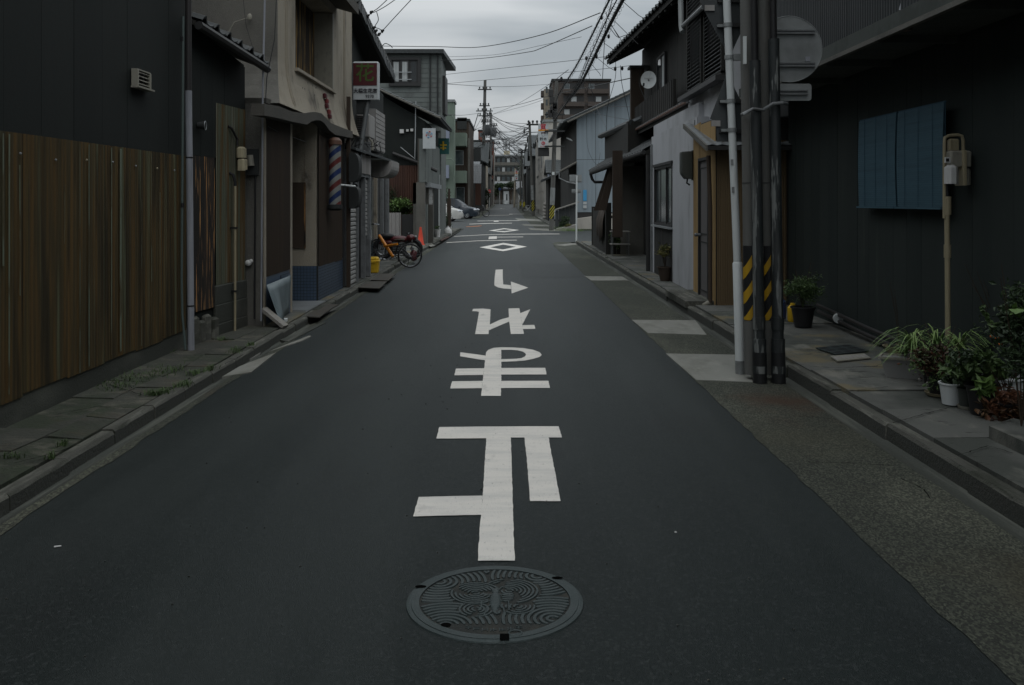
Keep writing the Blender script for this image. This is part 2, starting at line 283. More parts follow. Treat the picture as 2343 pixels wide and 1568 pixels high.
D('meter_cream', (.42, .37, .25), .55, [((.27, .24, .17), (14, 14, 7), .5, .7, .7)], None)
D('meter_grey', (.25, .24, .20), .55, [((.17, .16, .14), (14, 14, 7), .5, .7, .7)], None)
D('white_metal', (.56, .59, .59), .45, [((.38, .38, .37), (14, 14, 2), .5, .72, .6), ((.15, .12, .1), (22, 22, 9), .70, .78, .7)], None, spec=.45)
D('sign_back', (.25, .265, .265), .55, [((.15, .157, .157), (3, 3, 3), .45, .7, .7)], None, metal=.25, spec=.45)
D('sign_back_dark', (.062, .068, .070), .6, [((.045, .05, .052), (3, 3, 3), .45, .7, .7)], None, metal=.2)
D('pole_concrete', (.105, .106, .100), .85, [((.07, .066, .06), (6, 6, 1), .45, .7, .8)], (50, .5, .006), rnd=.08)
D('pole_black', (.016, .020, .021), .55, [((.17, .18, .175), (16, 16, 2.0), .54, .60, .85), ((.035, .036, .036), (20, 20, 2), .5, .65, .7)], (40, .6, .006), spec=.45)
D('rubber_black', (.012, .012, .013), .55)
D('stripe_black', (.014, .015, .016), .5)
D('stripe_yellow', (.40, .24, .015), .5, [((.36, .21, .02), 18, .5, .7, .6)])
D('paint_yellow_bright', (.50, .44, .03), .5)
D('cable', (.012, .013, .014), .6)
D('insulator', (.25, .24, .23), .35)
D('glass_dark', (.018, .022, .024), .08, spec=.5)
D('glass_mid', (.05, .065, .07), .12, [((.09, .11, .115), 1.3, .45, .6, .8)], None, spec=.5)
D('curtain', (.42, .44, .44), .9, [((.30, .32, .32), (30, 30, .6), .45, .6, .8)], None)
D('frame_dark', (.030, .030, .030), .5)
D('door_grey', (.125, .118, .118), .6, [((.1, .095, .095), (2, 2, 1), .45, .7, .7)], None)
D('white_plastic', (.55, .55, .54), .5, [((.42, .42, .40), 8, .5, .7, .6)])
D('grey_plastic', (.22, .22, .215), .5)
D('grey_green_plastic', (.052, .058, .052), .5)
D('blue_shade', (.046, .104, .140), .7, [((.036, .080, .110), (2, 2, 2), .45, .7, .7)], None, rnd=.05)
D('blue_tile', (.060, .090, .135), .35, [((.04, .07, .12), (2, 2, 2), .45, .7, .7), ((.09, .13, .2), (20, 20, 20), .55, .75, .5)], None, rnd=.12, spec=.5)
D('torn_sheet', (.17, .21, .225), .45, [((.10, .13, .14), (3, 3, 2), .45, .7, .8)], None)
D('plank_grey', (.24, .23, .21), .85, [((.14, .13, .12), (6, 30, 30), .5, .7, .8)])
D('steel_plate', (.052, .048, .040), .7, [((.08, .06, .04), (5, 5, 5), .5, .7, .7)], (70, .5, .005), rnd=.12)
D('cone_red', (.55, .05, .02), .55, [((.4, .04, .02), 9, .5, .7, .5)])
D('bin_yellow', (.60, .38, .02), .5, [((.45, .28, .02), 11, .5, .7, .5)])
D('frame_orange', (.62, .22, .02), .4)
D('frame_red', (.075, .012, .014), .35)
D('chrome', (.4, .41, .42), .25, metal=.9)
D('car_navy', (.018, .026, .036), .25, spec=.6)
D('car_white', (.50, .50, .48), .3, spec=.5)
D('car_silver', (.32, .33, .34), .35, metal=.4, spec=.5)
D('headlight', (.45, .47, .5), .12, spec=.8)
D('red_plastic', (.22, .012, .02), .5)
D('pot_black', (.016, .016, .017), .5)
D('pot_terracotta', (.055, .04, .03), .8)
D('soil', (.028, .022, .017), .95)
D('print_red', (.40, .02, .035), .6)
D('print_dark_red', (.075, .012, .015), .55, [((.05, .010, .012), 5, .5, .7, .6)])
D('print_green', (.055, .10, .018), .6)
D('print_orange', (.60, .24, .02), .6)
D('print_black', (.02, .02, .025), .6)
D('print_blue', (.06, .30, .55), .6)
D('sign_white', (.46, .49, .50), .5, [((.34, .37, .38), 5, .5, .7, .5)])
D('sign_teal', (.03, .12, .11), .5)
D('sign_red', (.45, .03, .03), .5)
D('barber_red', (.12, .028, .026), .45); D('barber_blue', (.018, .036, .115), .45); D('barber_white', (.21, .22, .21), .45)
D('flower_orange', (.5, .12, .03), .7); D('flower_yellow', (.6, .4, .03), .7)
def leafdef(name, a, b, c):
    D(name, a, .55, [(b, 6, .45, .6, .9), (c, 11, .58, .68, .8)], None, spec=.4)
leafdef('leaf_green', (.065, .11, .035), (.04, .07, .022), (.11, .17, .055)); leafdef('leaf_dark', (.030, .052, .022), (.018, .034, .014), (.06, .10, .04))
leafdef('leaf_bright', (.11, .19, .045), (.07, .13, .03), (.2, .28, .1)); leafdef('leaf_stripe', (.19, .28, .09), (.11, .19, .06), (.42, .48, .26))
leafdef('leaf_red', (.06, .020, .013), (.035, .03, .012), (.13, .04, .022)); leafdef('leaf_copper', (.11, .045, .022), (.06, .04, .018), (.19, .08, .035))
leafdef('leaf_tree', (.03, .045, .02), (.02, .03, .014), (.055, .075, .035)); leafdef('leaf_yellow', (.13, .12, .035), (.07, .08, .02), (.2, .17, .05))
D('stem_brown', (.04, .028, .018), .9)
# ================================================================ the ground
def XL(Y): return -2.275 - .0058 * Y
def XR(Y): return 1.575 - .0060 * Y
def KR(Y): return 2.375 - .0040 * Y                # right-hand kerb face
def KL(Y): return -2.40 - .0085 * min(Y, 30)       # left-hand kerb face
def strip(name, fa, fb, y0, y1, m, dz=0., n=None, parent=None, nx=1, **kw):
    n = n or max(2, int((y1 - y0) / 2.)); b = MB()
    v = []; 
    for i in range(n + 1):
        Y = y0 + (y1 - y0) * i / n; a, c = fa(Y), fb(Y); v += [(a + (c - a) * k / nx, Y, gz(Y) + dz) for k in range(nx + 1)]
    w = nx + 1
    b.add(v, [(i * w + k, i * w + k + 1, (i + 1) * w + k + 1, (i + 1) * w + k) for i in range(n) for k in range(nx)])
    return b.build(name, m, parent, **kw)
ST = dict(kind='structure')
b = MB(); ys = [-30, 0, 20, 50, 70, 90, 110, 130, 150, 170, 190, 220, 300, 700]; v = []
for Y in ys:
    for X in (-260, -60, -12, 0, 12, 60, 260): v.append((X, Y, gz(min(Y, 225)) - .075))
b.add(v, [(i * 7 + k, i * 7 + k + 1, (i + 1) * 7 + k + 1, (i + 1) * 7 + k) for i in range(len(ys) - 1) for k in range(6)]); b.build('ground', 'earth', **ST)
rr = random.Random(3)
def wob(f, a, s=1.):                                # slightly ragged edge of the asphalt
    tab = [rr.uniform(-a, a) for _ in range(4096)]
    def h(Y):
        t = Y / .09 * s; i = int(math.floor(t)); k = t - i; return f(Y) + tab[i % 4096] * (1 - k) + tab[(i + 1) % 4096] * k
    return h
strip('road', lambda Y: XL(Y) - .02, lambda Y: XR(Y) + .02, -6, 30, 'asphalt', n=40, nx=4, **ST)
strip('road', XL, XR, 30, 200, 'asphalt', n=90, **ST)
# side street to the right, parking court to the left, street across the far end
b = MB(); b.poly([(XR(31), 31.0, 0), (2.05, 33.6, 0), (3.0, 34.2, 0), (40, 35.5, 0), (40, 45.5, 0), (3.2, 47.2, 0), (XR(49), 49, 0)]); b.build('side_street', 'asphalt_side', **ST)
b = MB(); b.add([(-16, 50, -.004), (XL(50), 50, -.004), (XL(65), 65, -.004), (XL(78), 78, gz(78) - .004), (-16, 78, gz(78) - .004), (-16, 65, -.004)], [(0, 1, 2, 5), (5, 2, 3, 4)]); b.build('parking_court', 'asphalt_side', **ST)
b = MB(); z = gz(200); b.poly([(-40, 200, z), (40, 200, z), (40, 206, z + .02), (-40, 206, z + .02)]); b.build('cross_street', 'asphalt_side', **ST)
# right verge of old exposed-aggregate concrete
def vr0(Y): return XR(Y) - .004
apr = strip('verge', wob(XR, .011), lambda Y: KR(Y) - .12, -6, 30, 'aggregate', dz=.004, n=400, **ST)
b = MB(); p = [(XR(30), 30), (KR(30) - .12, 30), (2.12, 33.4), (1.86, 33.75), (1.60, 33.6), (1.44, 32.8)]; b.poly([(x, y, .004) for x, y in p]); b.build('verge', 'aggregate', **ST)
strip('verge', XR, lambda Y: KR(Y) + .1, 49, 200, 'aggregate', dz=.001, **ST)
strip('verge', lambda Y: XL(Y) - .85, XL, 78, 200, 'aggregate', dz=.001, **ST)
strip('verge', lambda Y: KL(Y) + .075, wob(XL, .014), -6, 30, 'aggregate', dz=.004, n=400, **ST)
def gutter(name, f0, f1, y0, y1):
    n = int((y1 - y0) / 1.); b = MB(); v = []
    for i in range(n + 1):
        Y = y0 + (y1 - y0) * i / n; a, c = f0(Y), f1(Y); z = gz(Y)
        v += [(a, Y, z + .004), (a * .6 + c * .4, Y, z - .012), (a * .25 + c * .75, Y, z - .016), (c, Y, z - .004)]
    b.add(v, [(i * 4 + k, i * 4 + k + 1, i * 4 + 5 + k, i * 4 + 4 + k) for i in range(n) for k in range(3)]); b.build(name, 'gutter_concrete', smooth=2, **ST)
gutter('gutter', lambda Y: KR(Y) - .12, lambda Y: KR(Y) + .005, -6, 33)
gutter('gutter', lambda Y: KL(Y) + .075, lambda Y: KL(Y) - .005, -6, 50)
# kerbs: each stone is a piece
def kerb(f, sgn, y0, y1, length, hz, wdt=.085, skip=()):
    root = bpy.data.objects.new('kerb', None); COL.objects.link(root); root['kind'] = 'structure'
    Y = y0
    while Y < y1:
        Ln = length * U(.93, 1.07); Ye = min(Y + Ln - .012, y1); z = gz(Y)
        if not any(a < Y + Ln / 2 < c for a, c in skip):
            j = U(-.006, .006); h = hz + U(-.008, .006); b = MB(); c = .018
            n = max(2, int(Ln / .12)); v = []
            for i in range(n + 1):                       # worn, slightly uneven arris
                yy = Y + (Ye - Y) * i / n; a = f(yy) + j; e = U(-.004, .004)
                v += [(a, yy, z - .05), (a + sgn * .004, yy, z + h - c + e), (a + sgn * (c + e), yy, z + h), (a + sgn * wdt, yy, z + h), (a + sgn * wdt, yy, z - .05)]
            b.cur = 1; b.add(v, [(i * 5 + k, i * 5 + k + 1, i * 5 + 6 + k, i * 5 + 5 + k) for i in range(n) for k in (0,)]); b.cur = 0; b.add(v, [(i * 5 + k, i * 5 + k + 1, i * 5 + 6 + k, i * 5 + 5 + k) for i in range(n) for k in (1, 2, 3)] + [(4, 3, 2, 1, 0), tuple(n * 5 + k for k in range(5))])
            b.build('kerb_stone', ['kerb_concrete', 'kerb_face'], root)
        Y += Ln
    return root
kerb(KR, 1, -3, 32.6, 1.0, .105); kerb(lambda Y: KL(Y), -1, -3, 48, .62, .085)
kerb(lambda Y: KR(Y) + .1, 1, 49.5, 198, 2.4, .08)
# pavements with cast slabs, joints a few mm deep
def slabs(fa, fb, cuts, m, top, name='paving_slab', parent=None, gap=.008):
    root = bpy.data.objects.new('pavement', None); COL.objects.link(root); root['kind'] = 'structure'
    for i in range(len(cuts) - 1):
        y0, y1 = cuts[i] + gap, cuts[i + 1]; b = MB(); sk = U(-.05, .05); t = top + U(-.006, .006); n = max(2, int((y1 - y0) / .25)); v = []
        for k in range(n + 1):
            Y = y0 + (y1 - y0) * k / n; a, c = fa(Y), fb(Y); zz = gz(Y)
            v += [(a, Y, zz - .05), (a, Y, zz + t), ((a + c) / 2, Y + sk * .5, zz + t + .004), (c, Y + sk, zz + t + .01)]
        b.add(v, [(k * 4 + j, k * 4 + j + 1, k * 4 + j + 5, k * 4 + j + 4) for k in range(n) for j in range(3)] + [(0, 1, 2, 3), tuple(n * 4 + j for j in (3, 2, 1, 0))])
        b.build(name, m, root)
    return root
slabs(lambda Y: KR(Y) + .105, lambda Y: 3.66, [-3, -1, 1.2, 2.9, 4.4, 5.4, 6.15, 6.75, 7.6, 9.0, 10.4, 11.6, 13.2, 15, 17, 19, 22, 25, 28, 31.6], 'pavement', .115)
slabs(lambda Y: KL(Y) - .105, lambda Y: -2.80 - .03 * sin(Y * 3), [-3, -1, .4, 1.2, 2.2, 2.9, 3.5, 4.0, 4.6, 4.95, 5.5, 6.0, 6.3, 7.0, 7.4, 7.9, 8.5, 9.0, 9.6, 10.4], 'pavement_mossy', .088)
slabs(lambda Y: -2.81 - .03 * sin(Y * 3), lambda Y: -3.22, [-3, -.5, 1.2, 2.6, 3.8, 4.4, 5.2, 5.7, 6.6, 7.2, 8.1, 8.8, 9.4, 10.4], 'pavement_mossy', .092)
slabs(lambda Y: KL(Y) - .105, lambda Y: -3.3, [10.42, 11.1, 13, 15.0, 17, 19.5, 22, 25, 28, 31, 34, 38, 42, 48], 'pavement', .085)
slabs(lambda Y: KR(Y) + .2, lambda Y: 3.9, [49.5, 52, 56, 60, 65, 70, 76, 84, 92, 105, 120, 140, 170, 198], 'pavement', .06)
# pale cast patches in the verges
def patch(pts, m='slab_pale', dz=.009, name='concrete_patch'):
    b = MB(); P = [g(x, y, dz) for x, y in pts]; lo = [Vector((p.x, p.y, p.z - .03)) for p in P]; n = len(P)
    b.add(P + lo, [tuple(range(n))] + [(i, i + n, (i + 1) % n + n, (i + 1) % n) for i in range(n)]); return b.build(name, m, **ST)
patch([(1523, 809), (1700, 812), (1722, 874), (1592, 869)]); patch([(1445, 732), (1590, 733), (1616, 766), (1482, 762)]); patch([(1337, 632), (1423, 633), (1438, 642), (1352, 642)])
patch([(1268, 561), (1306, 557), (1327, 555.5), (1345, 557), (1330, 559), (1290, 563)])
patch([(1178, 500), (1240, 503), (1243, 507), (1186, 505)]); patch([(1193, 513), (1262, 515), (1268, 519), (1200, 517)]); patch([(1207, 522), (1258, 524), (1300, 528), (1262, 529), (1214, 526)])
patch([(508, 862), (548, 838), (632, 806), (575, 851)]); patch([(560, 822), (582, 806), (600, 800), (594, 809), (572, 822)])
patch([(615, 804), (706, 768), (712, 769), (690, 780)], dz=.01); patch([(640, 778), (735, 738), (745, 738), (660, 782)], 'gutter_concrete', .01)
D('asphalt_patch', (.0050, .0092, .0088), .54, [((.011, .016, .015), (2, 2, 1), .4, .65, .7)], (220, .5, .01), spec=.29)
D('crack_dark', (.008, .008, .007), .9, spec=0.)
b = MB(); b.poly([g(x, y, .0025) for x, y in ((1186, 603), (1318, 604), (1338, 634), (1196, 637))]); b.build('asphalt_patch', 'asphalt_patch', **ST)
def crack(pts, w=.004, dz=.0075):
    P = []
    for i in range(len(pts) - 1):
        a, c = g(*pts[i], dz), g(*pts[i + 1], dz); n = max(2, int((c - a).length / .03)); P += [a.lerp(c, k / n) + Vector((rr.uniform(-.006, .006), rr.uniform(-.006, .006), 0)) for k in range(n)]
    b = MB(); v = []
    for i, p in enumerate(P):
        d = (P[min(i + 1, len(P) - 1)] - P[max(i - 1, 0)]).normalized(); s_ = Vector((-d.y, d.x, 0)) * w * rr.uniform(.3, 1); v += [p - s_, p + s_]
    b.add(v, [(i * 2, i * 2 + 2, i * 2 + 3, i * 2 + 1) for i in range(len(P) - 1)]); return b.build('crack', 'crack_dark', **ST)
def c7(x, y): return ((2700 + x / 1.4258) / 1.65334, (800 + y / 1.4258) / 1.65334)
crack([c7(455, 1105), c7(560, 1110), c7(665, 1125)]); crack([c7(500, 1350), c7(700, 1356), c7(990, 1372)]); crack([c7(1010, 1440), c7(1120, 1490), c7(1180, 1560)])
for pts, dz in (([(1880, 905), (1960, 893), (2040, 884)], .128), ([(2040, 968), (2110, 948), (2200, 925)], .13), ([(1850, 838), (1930, 842), (2000, 838), (2060, 820)], .128), ([(2190, 1042), (2260, 1020), (2330, 1040)], .13)): crack(pts, .004, dz)
for pts in ([(120, 950), (220, 930), (330, 935)], [(250, 880), (330, 905), (420, 885)], [(430, 850), (500, 840), (560, 810)], [(30, 1060), (110, 1040), (190, 1015)]): crack(pts, .005, .104)
# ---------------------------------------------------------------- painted markings
def s1(x, y): return ((1500 + x / 1.96) / 1.65334, (700 + y / 1.96) / 1.65334)
def s2(x, y): return ((1500 + x / 1.96) / 1.65334, (1500 + y / 1.96) / 1.65334)
def s4(x, y): return ((1650 + x / 4.48) / 1.65334, (650 + y / 4.48) / 1.65334)
def rough_edge(Q, st=.035, j=.0016):
    out = []
    for i, p in enumerate(Q):
        q = Q[(i + 1) % len(Q)]; d = q - p; n = max(1, min(60, int(d.length / st))); nn = Vector((-d.y, d.x, 0)).normalized() if d.length > 1e-6 else Vector((0, 0, 0))
        out.append(p); out += [p.lerp(q, k / n) + nn * rr.uniform(-j, j) for k in range(1, n)]
    return out
def mark(label, polys, conv=s1, m='road_paint', dz=.004, **kw):
    b = MB()
    for P in polys:
        Q = [g(*conv(x, y), dz) for x, y in P]; b.poly(rough_edge(Q))
    o = b.build('road_marking', m, label=label, category='road marking', group='white road markings'); return o
def markD(label, outer, inner, conv):                 # an outline shape
    b = MB(); A = [g(*conv(*p), .004) for p in outer]; B = [g(*conv(*p), .004) for p in inner]; n = len(A)
    b.add(A + B, [(i, (i + 1) % n, n + (i + 1) % n, n + i) for i in range(n)])
    return b.build('road_marking', 'road_paint', label=label, category='road marking', group='white road markings')
mark('big white painted road character nearest the manhole cover', [[(316, 227), (665, 223), (850, 222), (945, 221), (1125, 221), (1200, 221), (1225, 304), (1126, 304), (947, 304), (845, 304), (665, 310), (294, 312)],
     [(665, 310), (845, 304), (852, 500), (858, 700), (864, 900), (870, 1100), (875, 1217), (602, 1217), (614, 1000), (626, 877), (638, 735), (650, 530)],
     [(947, 304), (1126, 304), (1150, 440), (1185, 620), (1215, 775), (989, 775), (975, 590), (962, 440)], [(163, 745), (400, 739), (637.5, 735), (626, 877), (380, 882), (122, 889)]], s2)
def oval(cx, cy, rx, ry, a0, a1, n=14, pw=1.0): return [(cx + rx * cos(radians(a0 + (a1 - a0) * i / n)), cy + ry * sin(radians(a0 + (a1 - a0) * i / n))) for i in range(n + 1)]
po = [(660, 1262), (663, 1240), (680, 1222), (720, 1208), (775, 1204)]
oo = [(775, 1204), (860, 1205), (940, 1210), (1010, 1222), (1060, 1240), (1075, 1260), (1060, 1275), (1010, 1290), (950, 1302), (880, 1308), (775, 1311)]
oi = [(775, 1223), (850, 1223), (895, 1226), (935, 1236), (955, 1250), (958, 1260), (950, 1272), (925, 1284), (885, 1289), (850, 1290), (775, 1292)]
b = MB(); A = [g(*s1(*p), .004) for p in oo]; B = [g(*s1(*p), .004) for p in oi]; n = len(A)
b.add(A + B, [(i, i + 1, n + i + 1, n + i) for i in range(n - 1)])
for P in ([(472, 1241), (560, 1252), (660, 1266), (655, 1299), (600, 1292), (470, 1270)], po + [(775, 1292), (776, 1311), (775, 1405), (775, 1452), (772, 1564), (626, 1564), (632, 1507), (637, 1453), (642, 1409), (649, 1360), (655, 1299)],
          [(440, 1362), (649, 1359), (642, 1409), (427, 1411)], [(776, 1357), (1102, 1356), (1111, 1405), (775, 1406)], [(411, 1456), (637, 1453), (632, 1507), (396, 1509)], [(775, 1453), (1124, 1452), (1137, 1505), (773, 1506)]):
    b.poly(rough_edge([g(*s1(*p), .004) for p in P]))
b.build('road_marking', 'road_paint', label='white painted road character with a loop and two crossbars', category='road marking', group='white road markings')
mark('white painted road character of two slabs and a slanted bar', [[(559, 936), (566, 919), (640, 917), (693, 922), (696, 926), (690, 1035), (683, 1078), (681, 1106), (581, 1106), (590, 1060), (610, 942), (590, 937)], [(690, 1035), (770, 998), (832, 981), (834, 1013), (770, 1040), (683, 1078)],
     [(829, 916), (909, 914), (916, 951), (932, 1040), (936, 1068), (943, 1105), (846, 1105), (834, 1013), (832, 981)], [(916, 951), (990, 922), (932, 1033)], [(932, 1040), (1020, 1038), (1027, 1067), (936, 1069)]])
mark('white painted arrow bending to the right on the road', [[(733, 629), (786, 627), (786, 680), (790, 738), (845, 744), (848, 772), (790, 768), (750, 760), (728, 748), (723, 740), (726, 690)], [(846, 716), (976, 762), (852, 805)]])
markD('nearest white painted diamond outline on the road', [(614, 463), (790, 430), (966, 458), (788, 492)], [(692, 463), (789, 443), (885, 459), (787, 479)], s1)
markD('second white painted diamond outline, before the crossing', [(682, 339), (795, 322), (908, 335), (797, 351)], [(725, 338.5), (796, 328), (868, 335.5), (797, 344)], s1)
mark('long thin white line across the near edge of the crossing', [[(172, 1198), (700, 1168), (1365, 1156), (1367, 1164), (700, 1176), (174, 1207)]], s4)
mark('short white block with a thin line running to its right', [[(890, 1100), (1025, 1094), (1023, 1139), (883, 1144)], [(1025, 1106), (1470, 1102), (1471, 1109), (1025, 1113)]], s4)
mark('thin white line across the whole crossing', [[(298, 1094), (800, 1068), (1250, 1056), (2085, 1052), (2088, 1058), (1250, 1063), (800, 1074), (300, 1101)]], s4)
mark('thin white line before the parking court', [[(555, 886), (900, 874), (1280, 869), (1282, 876), (900, 881), (558, 892)]], s4)
mark('white block on a thin line beyond the diamonds', [[(695, 834), (1050, 829), (1530, 827), (1530, 832), (1050, 834), (697, 839)], [(975, 836), (1055, 834), (1054, 847), (972, 848)]], s4)
mark('small white block on a thin line farther up the road', [[(830, 742), (1235, 734), (1236, 738), (832, 746)], [(1240, 717), (1478, 716), (1478, 719), (1240, 720)], [(1232, 716), (1290, 716), (1292, 724), (1234, 725)]], s4, 'road_paint')
mark('faint white line far up the road', [[(822, 634), (1165, 628), (1165, 632), (822, 638)], [(1080, 619), (1115, 618), (1118, 625), (1082, 626)]], s4, 'road_paint_worn')
b = MB(); b.poly([g(*s4(*p), .004) for p in [(502, 930), (768, 912), (768, 922), (700, 930), (504, 938)]]); b.build('road_marking', 'road_paint_orange', label='worn orange line painted on the left of the road', category='road marking')
# litter flecks on the asphalt
b = MB()
for i in range(150):
    x, y = U(XL(6) + .2, XR(6) - .1), 2.6 + 14 * R() ** 1.6; s = U(.0015, .004); b.hexa([(x, y, .001), (x + s * 2, y + s, .001), (x + s, y + 2 * s, .001), (x - s, y + s, .001), (x, y, .005), (x + s, y, .006), (x + s, y + s, .004), (x, y + s, .005)])
b.build('grit', 'pavement', kind='stuff')
p = g(131, 1253, .002); b = MB(); b.tube([p + Vector((-.012, -.004, .005)), p + Vector((.014, .006, .005))], .0035, 8); b.build('cigarette_end', 'white_plastic', **tagd('white cigarette end lying on the asphalt at lower left', 'cigarette end'))
p = g(1545, 1218, .002); b = MB(); b.hexa([(p.x - .005, p.y - .005, .001), (p.x + .006, p.y - .003, .001), (p.x + .005, p.y + .006, .001), (p.x - .004, p.y + .005, .001), (p.x - .004, p.y - .004, .006), (p.x + .004, p.y - .003, .008), (p.x + .004, p.y + .004, .005), (p.x - .003, p.y + .004, .006)])
b.build('paper_scrap', 'white_plastic', **tagd('tiny white scrap on bare asphalt right of the painted character', 'litter'))
# ---------------------------------------------------------------- manhole cover
mc = g(1131, 1384.5); mc = Vector(((g(930, 1384).x + g(1333, 1384).x) / 2, (g(1131, 1297).y + g(1131, 1473).y) / 2, 0)); RM = (g(1333, 1384).x - g(930, 1384).x) / 2 * .995
mh = thing('manhole_cover', 'round cast iron manhole cover with ripple pattern and a water insect', 'manhole cover', tuple(mc))
b = MB(); b.lathe([(RM + .006, 0), (RM + .004, .0045), (RM - .008, .007), (RM - .016, .006), (RM - .018, .003)], mc, 72); b.build('outer_ring', 'iron', mh, smooth=True)
b = MB(); b.lathe([(0, .0032), (RM * .93, .0032)], mc, 72); b.build('cover_plate', 'iron_dirt', mh)
b = MB(); ri = RM * .868
nA = 96; ring = []
b.lathe([(ri, .0031), (ri, .0088), (RM - .014, .0088), (RM - .012, .0031)], mc, nA); b.build('rim', 'iron', mh, smooth=True)
def ms(x, y): q = g((1450 + x / 2.756) / 1.65334, (2080 + y / 2.756) / 1.65334); return (q.x, q.y)
ctr = [ms(590, 352), ms(1600, 292), ms(1765, 738), ms(650, 808), ms(960, 468), ms(1312, 445), ms(965, 638), ms(1402, 610)]
lim = [9, 9, 9, 9, .1, .14, .075, .075]; bd = ms(1165, 545)
def owner(x, y):
    for i in (4, 5, 6, 7):
        if math.hypot(x - ctr[i][0], y - ctr[i][1]) < (.098, .118, .062, .062)[i - 4]: return i
    return min(range(4), key=lambda i: math.hypot(x - ctr[i][0], y - ctr[i][1]))
b = MB(); seg = 72
for i, c in enumerate(ctr):
    big = i < 4; stp = .0225 if big else .0155; r = stp * .9
    while r < (.8 if big else lim[i]):
        run = []
        n = max(24, int(2 * pi * r / .007)); n = min(n, 220)
        def ok(a):
            x, y = c[0] + r * cos(a), c[1] + r * sin(a); dx, dy = x - mc.x, y - mc.y; rad = math.hypot(dx, dy)
            if rad > ri - .004: return None
            if owner(x, y) != i: return None
            ox, oy = x - bd[0], y - bd[1]
            if abs(ox) < .022 and abs(oy) < .085: return None
            if y < mc.y - ri * .72 and abs(x - mc.x) < ri * .62: return None
            ph = math.sin(a * 2.0 + i * 1.7 + r * 23)
            if not big and ph > .93: return None
            return (x, y)
        pts = [ok(2 * pi * k / n) for k in range(n)]; k0 = next((k for k in range(n) if pts[k] is None), None)
        if k0 is None: runs = [pts + [pts[0]]]
        else:
            runs = []; cur = []
            for k in range(n + 1):
                q = pts[(k0 + k) % n]
                if q is None:
                    if len(cur) > 3: runs.append(cur)
                    cur = []
                else: cur.append(q)
        w = .0076 if big else .0052
        for cur in runs:
            v = []
            for k, q in enumerate(cur):
                dx, dy = q[0] - c[0], q[1] - c[1]; l = math.hypot(dx, dy) or 1; dx /= l; dy /= l; e = 1 if 0 < k < len(cur) - 1 else .35
                v += [(q[0] - dx * w * e, q[1] - dy * w * e, .003), (q[0] - dx * w * .72 * e, q[1] - dy * w * .72 * e, .0085), (q[0] + dx * w * .72 * e, q[1] + dy * w * .72 * e, .0085), (q[0] + dx * w * e, q[1] + dy * w * e, .003)]
            m = len(cur); b.add(v, [(t * 4 + j, t * 4 + j + 1, t * 4 + j + 5, t * 4 + j + 4) for t in range(m - 1) for j in range(3)] + [(3, 2, 1, 0), ((m - 1) * 4, (m - 1) * 4 + 1, (m - 1) * 4 + 2, (m - 1) * 4 + 3)])
        r += stp
b.build('ripple_relief', 'iron', mh)
b = MB()                                               # water insect: body, head and six jointed legs
for (yy, rx, ry, hh) in ((0, .023, .085, .0105), (.088, .017, .022, .011)): b.ball((bd[0], bd[1] + yy, .003), (rx, ry, hh - .003), 16, 8)
for sx in (-1, 1):
    for pts in ([(.012, .05), (.05, .055), (.062, .035)], [(.018, .0), (.05, -.005), (.052, -.085)], [(.016, -.04), (.030, -.06), (.038, -.125)], [(.010, .09), (.025, .12), (.055, .115)]):
        b.tube([(bd[0] + sx * x, bd[1] + y, .0045) for x, y in pts], .0045, 6)
b.build('insect_relief', 'iron', mh, smooth=True)
b = MB(); n = 20; a0, a1 = radians(222), radians(318); P = [(mc.x + ri * 1.01 * cos(a0 + (a1 - a0) * k / n), mc.y + ri * 1.01 * sin(a0 + (a1 - a0) * k / n)) for k in range(n + 1)]
yb = mc.y - ri * .72
top = [(p[0], max(p[1] + .001, yb + .012 * (1 - ((p[0] - mc.x) / (ri * .7)) ** 2))) for p in P]
b.add([(x, y, .0062) for x, y in P] + [(x, y, .0062) for x, y in top], [(k, k + 1, n + 2 + k, n + 1 + k) for k in range(n)]); b.build('name_band', 'iron_dirt', mh)
for k in range(7):                                     # worn, unreadable raised characters along the band
    a = radians(249 + k * 7); x, y = mc.x + ri * .87 * cos(a), mc.y + ri * .87 * sin(a); b = MB(); w = .011
    for q in random.sample([(-w, w, -.002, .001), (-w, -w + .003, -w, w), (w - .003, w, -w, w), (-w, w, w - .003, w), (-.0015, .0015, -w, w)], 3): b.box(x + q[0], x + q[1], y + q[2], y + q[3], .0062, .009 + .0002 * k)
    b.build('raised_letter', 'iron', mh)
for (x, y), rx, ry in ((ms(388, 408), .022, .014), (ms(1812, 318), .022, .014), (ms(650, 808), .018, .016)): b = MB(); b.lathe([(0, .0098), (1, .0098)], (x, y, 0), 16, rx, ry); b.build('lifting_hole', 'hole_black', mh)
x, y = ms(1262, 925); b = MB(); b.box(x - .016, x + .016, y - .03, y + .016, .0095, .0099); b.build('lifting_hole', 'hole_black', mh)
x, y = ms(1375, 893); b = MB(); b.lathe([(.018, .0088), (.020, .0105), (.024, .0105), (.026, .0088)], (x, y, 0), 20); b.build('badge_ring', 'iron', mh)
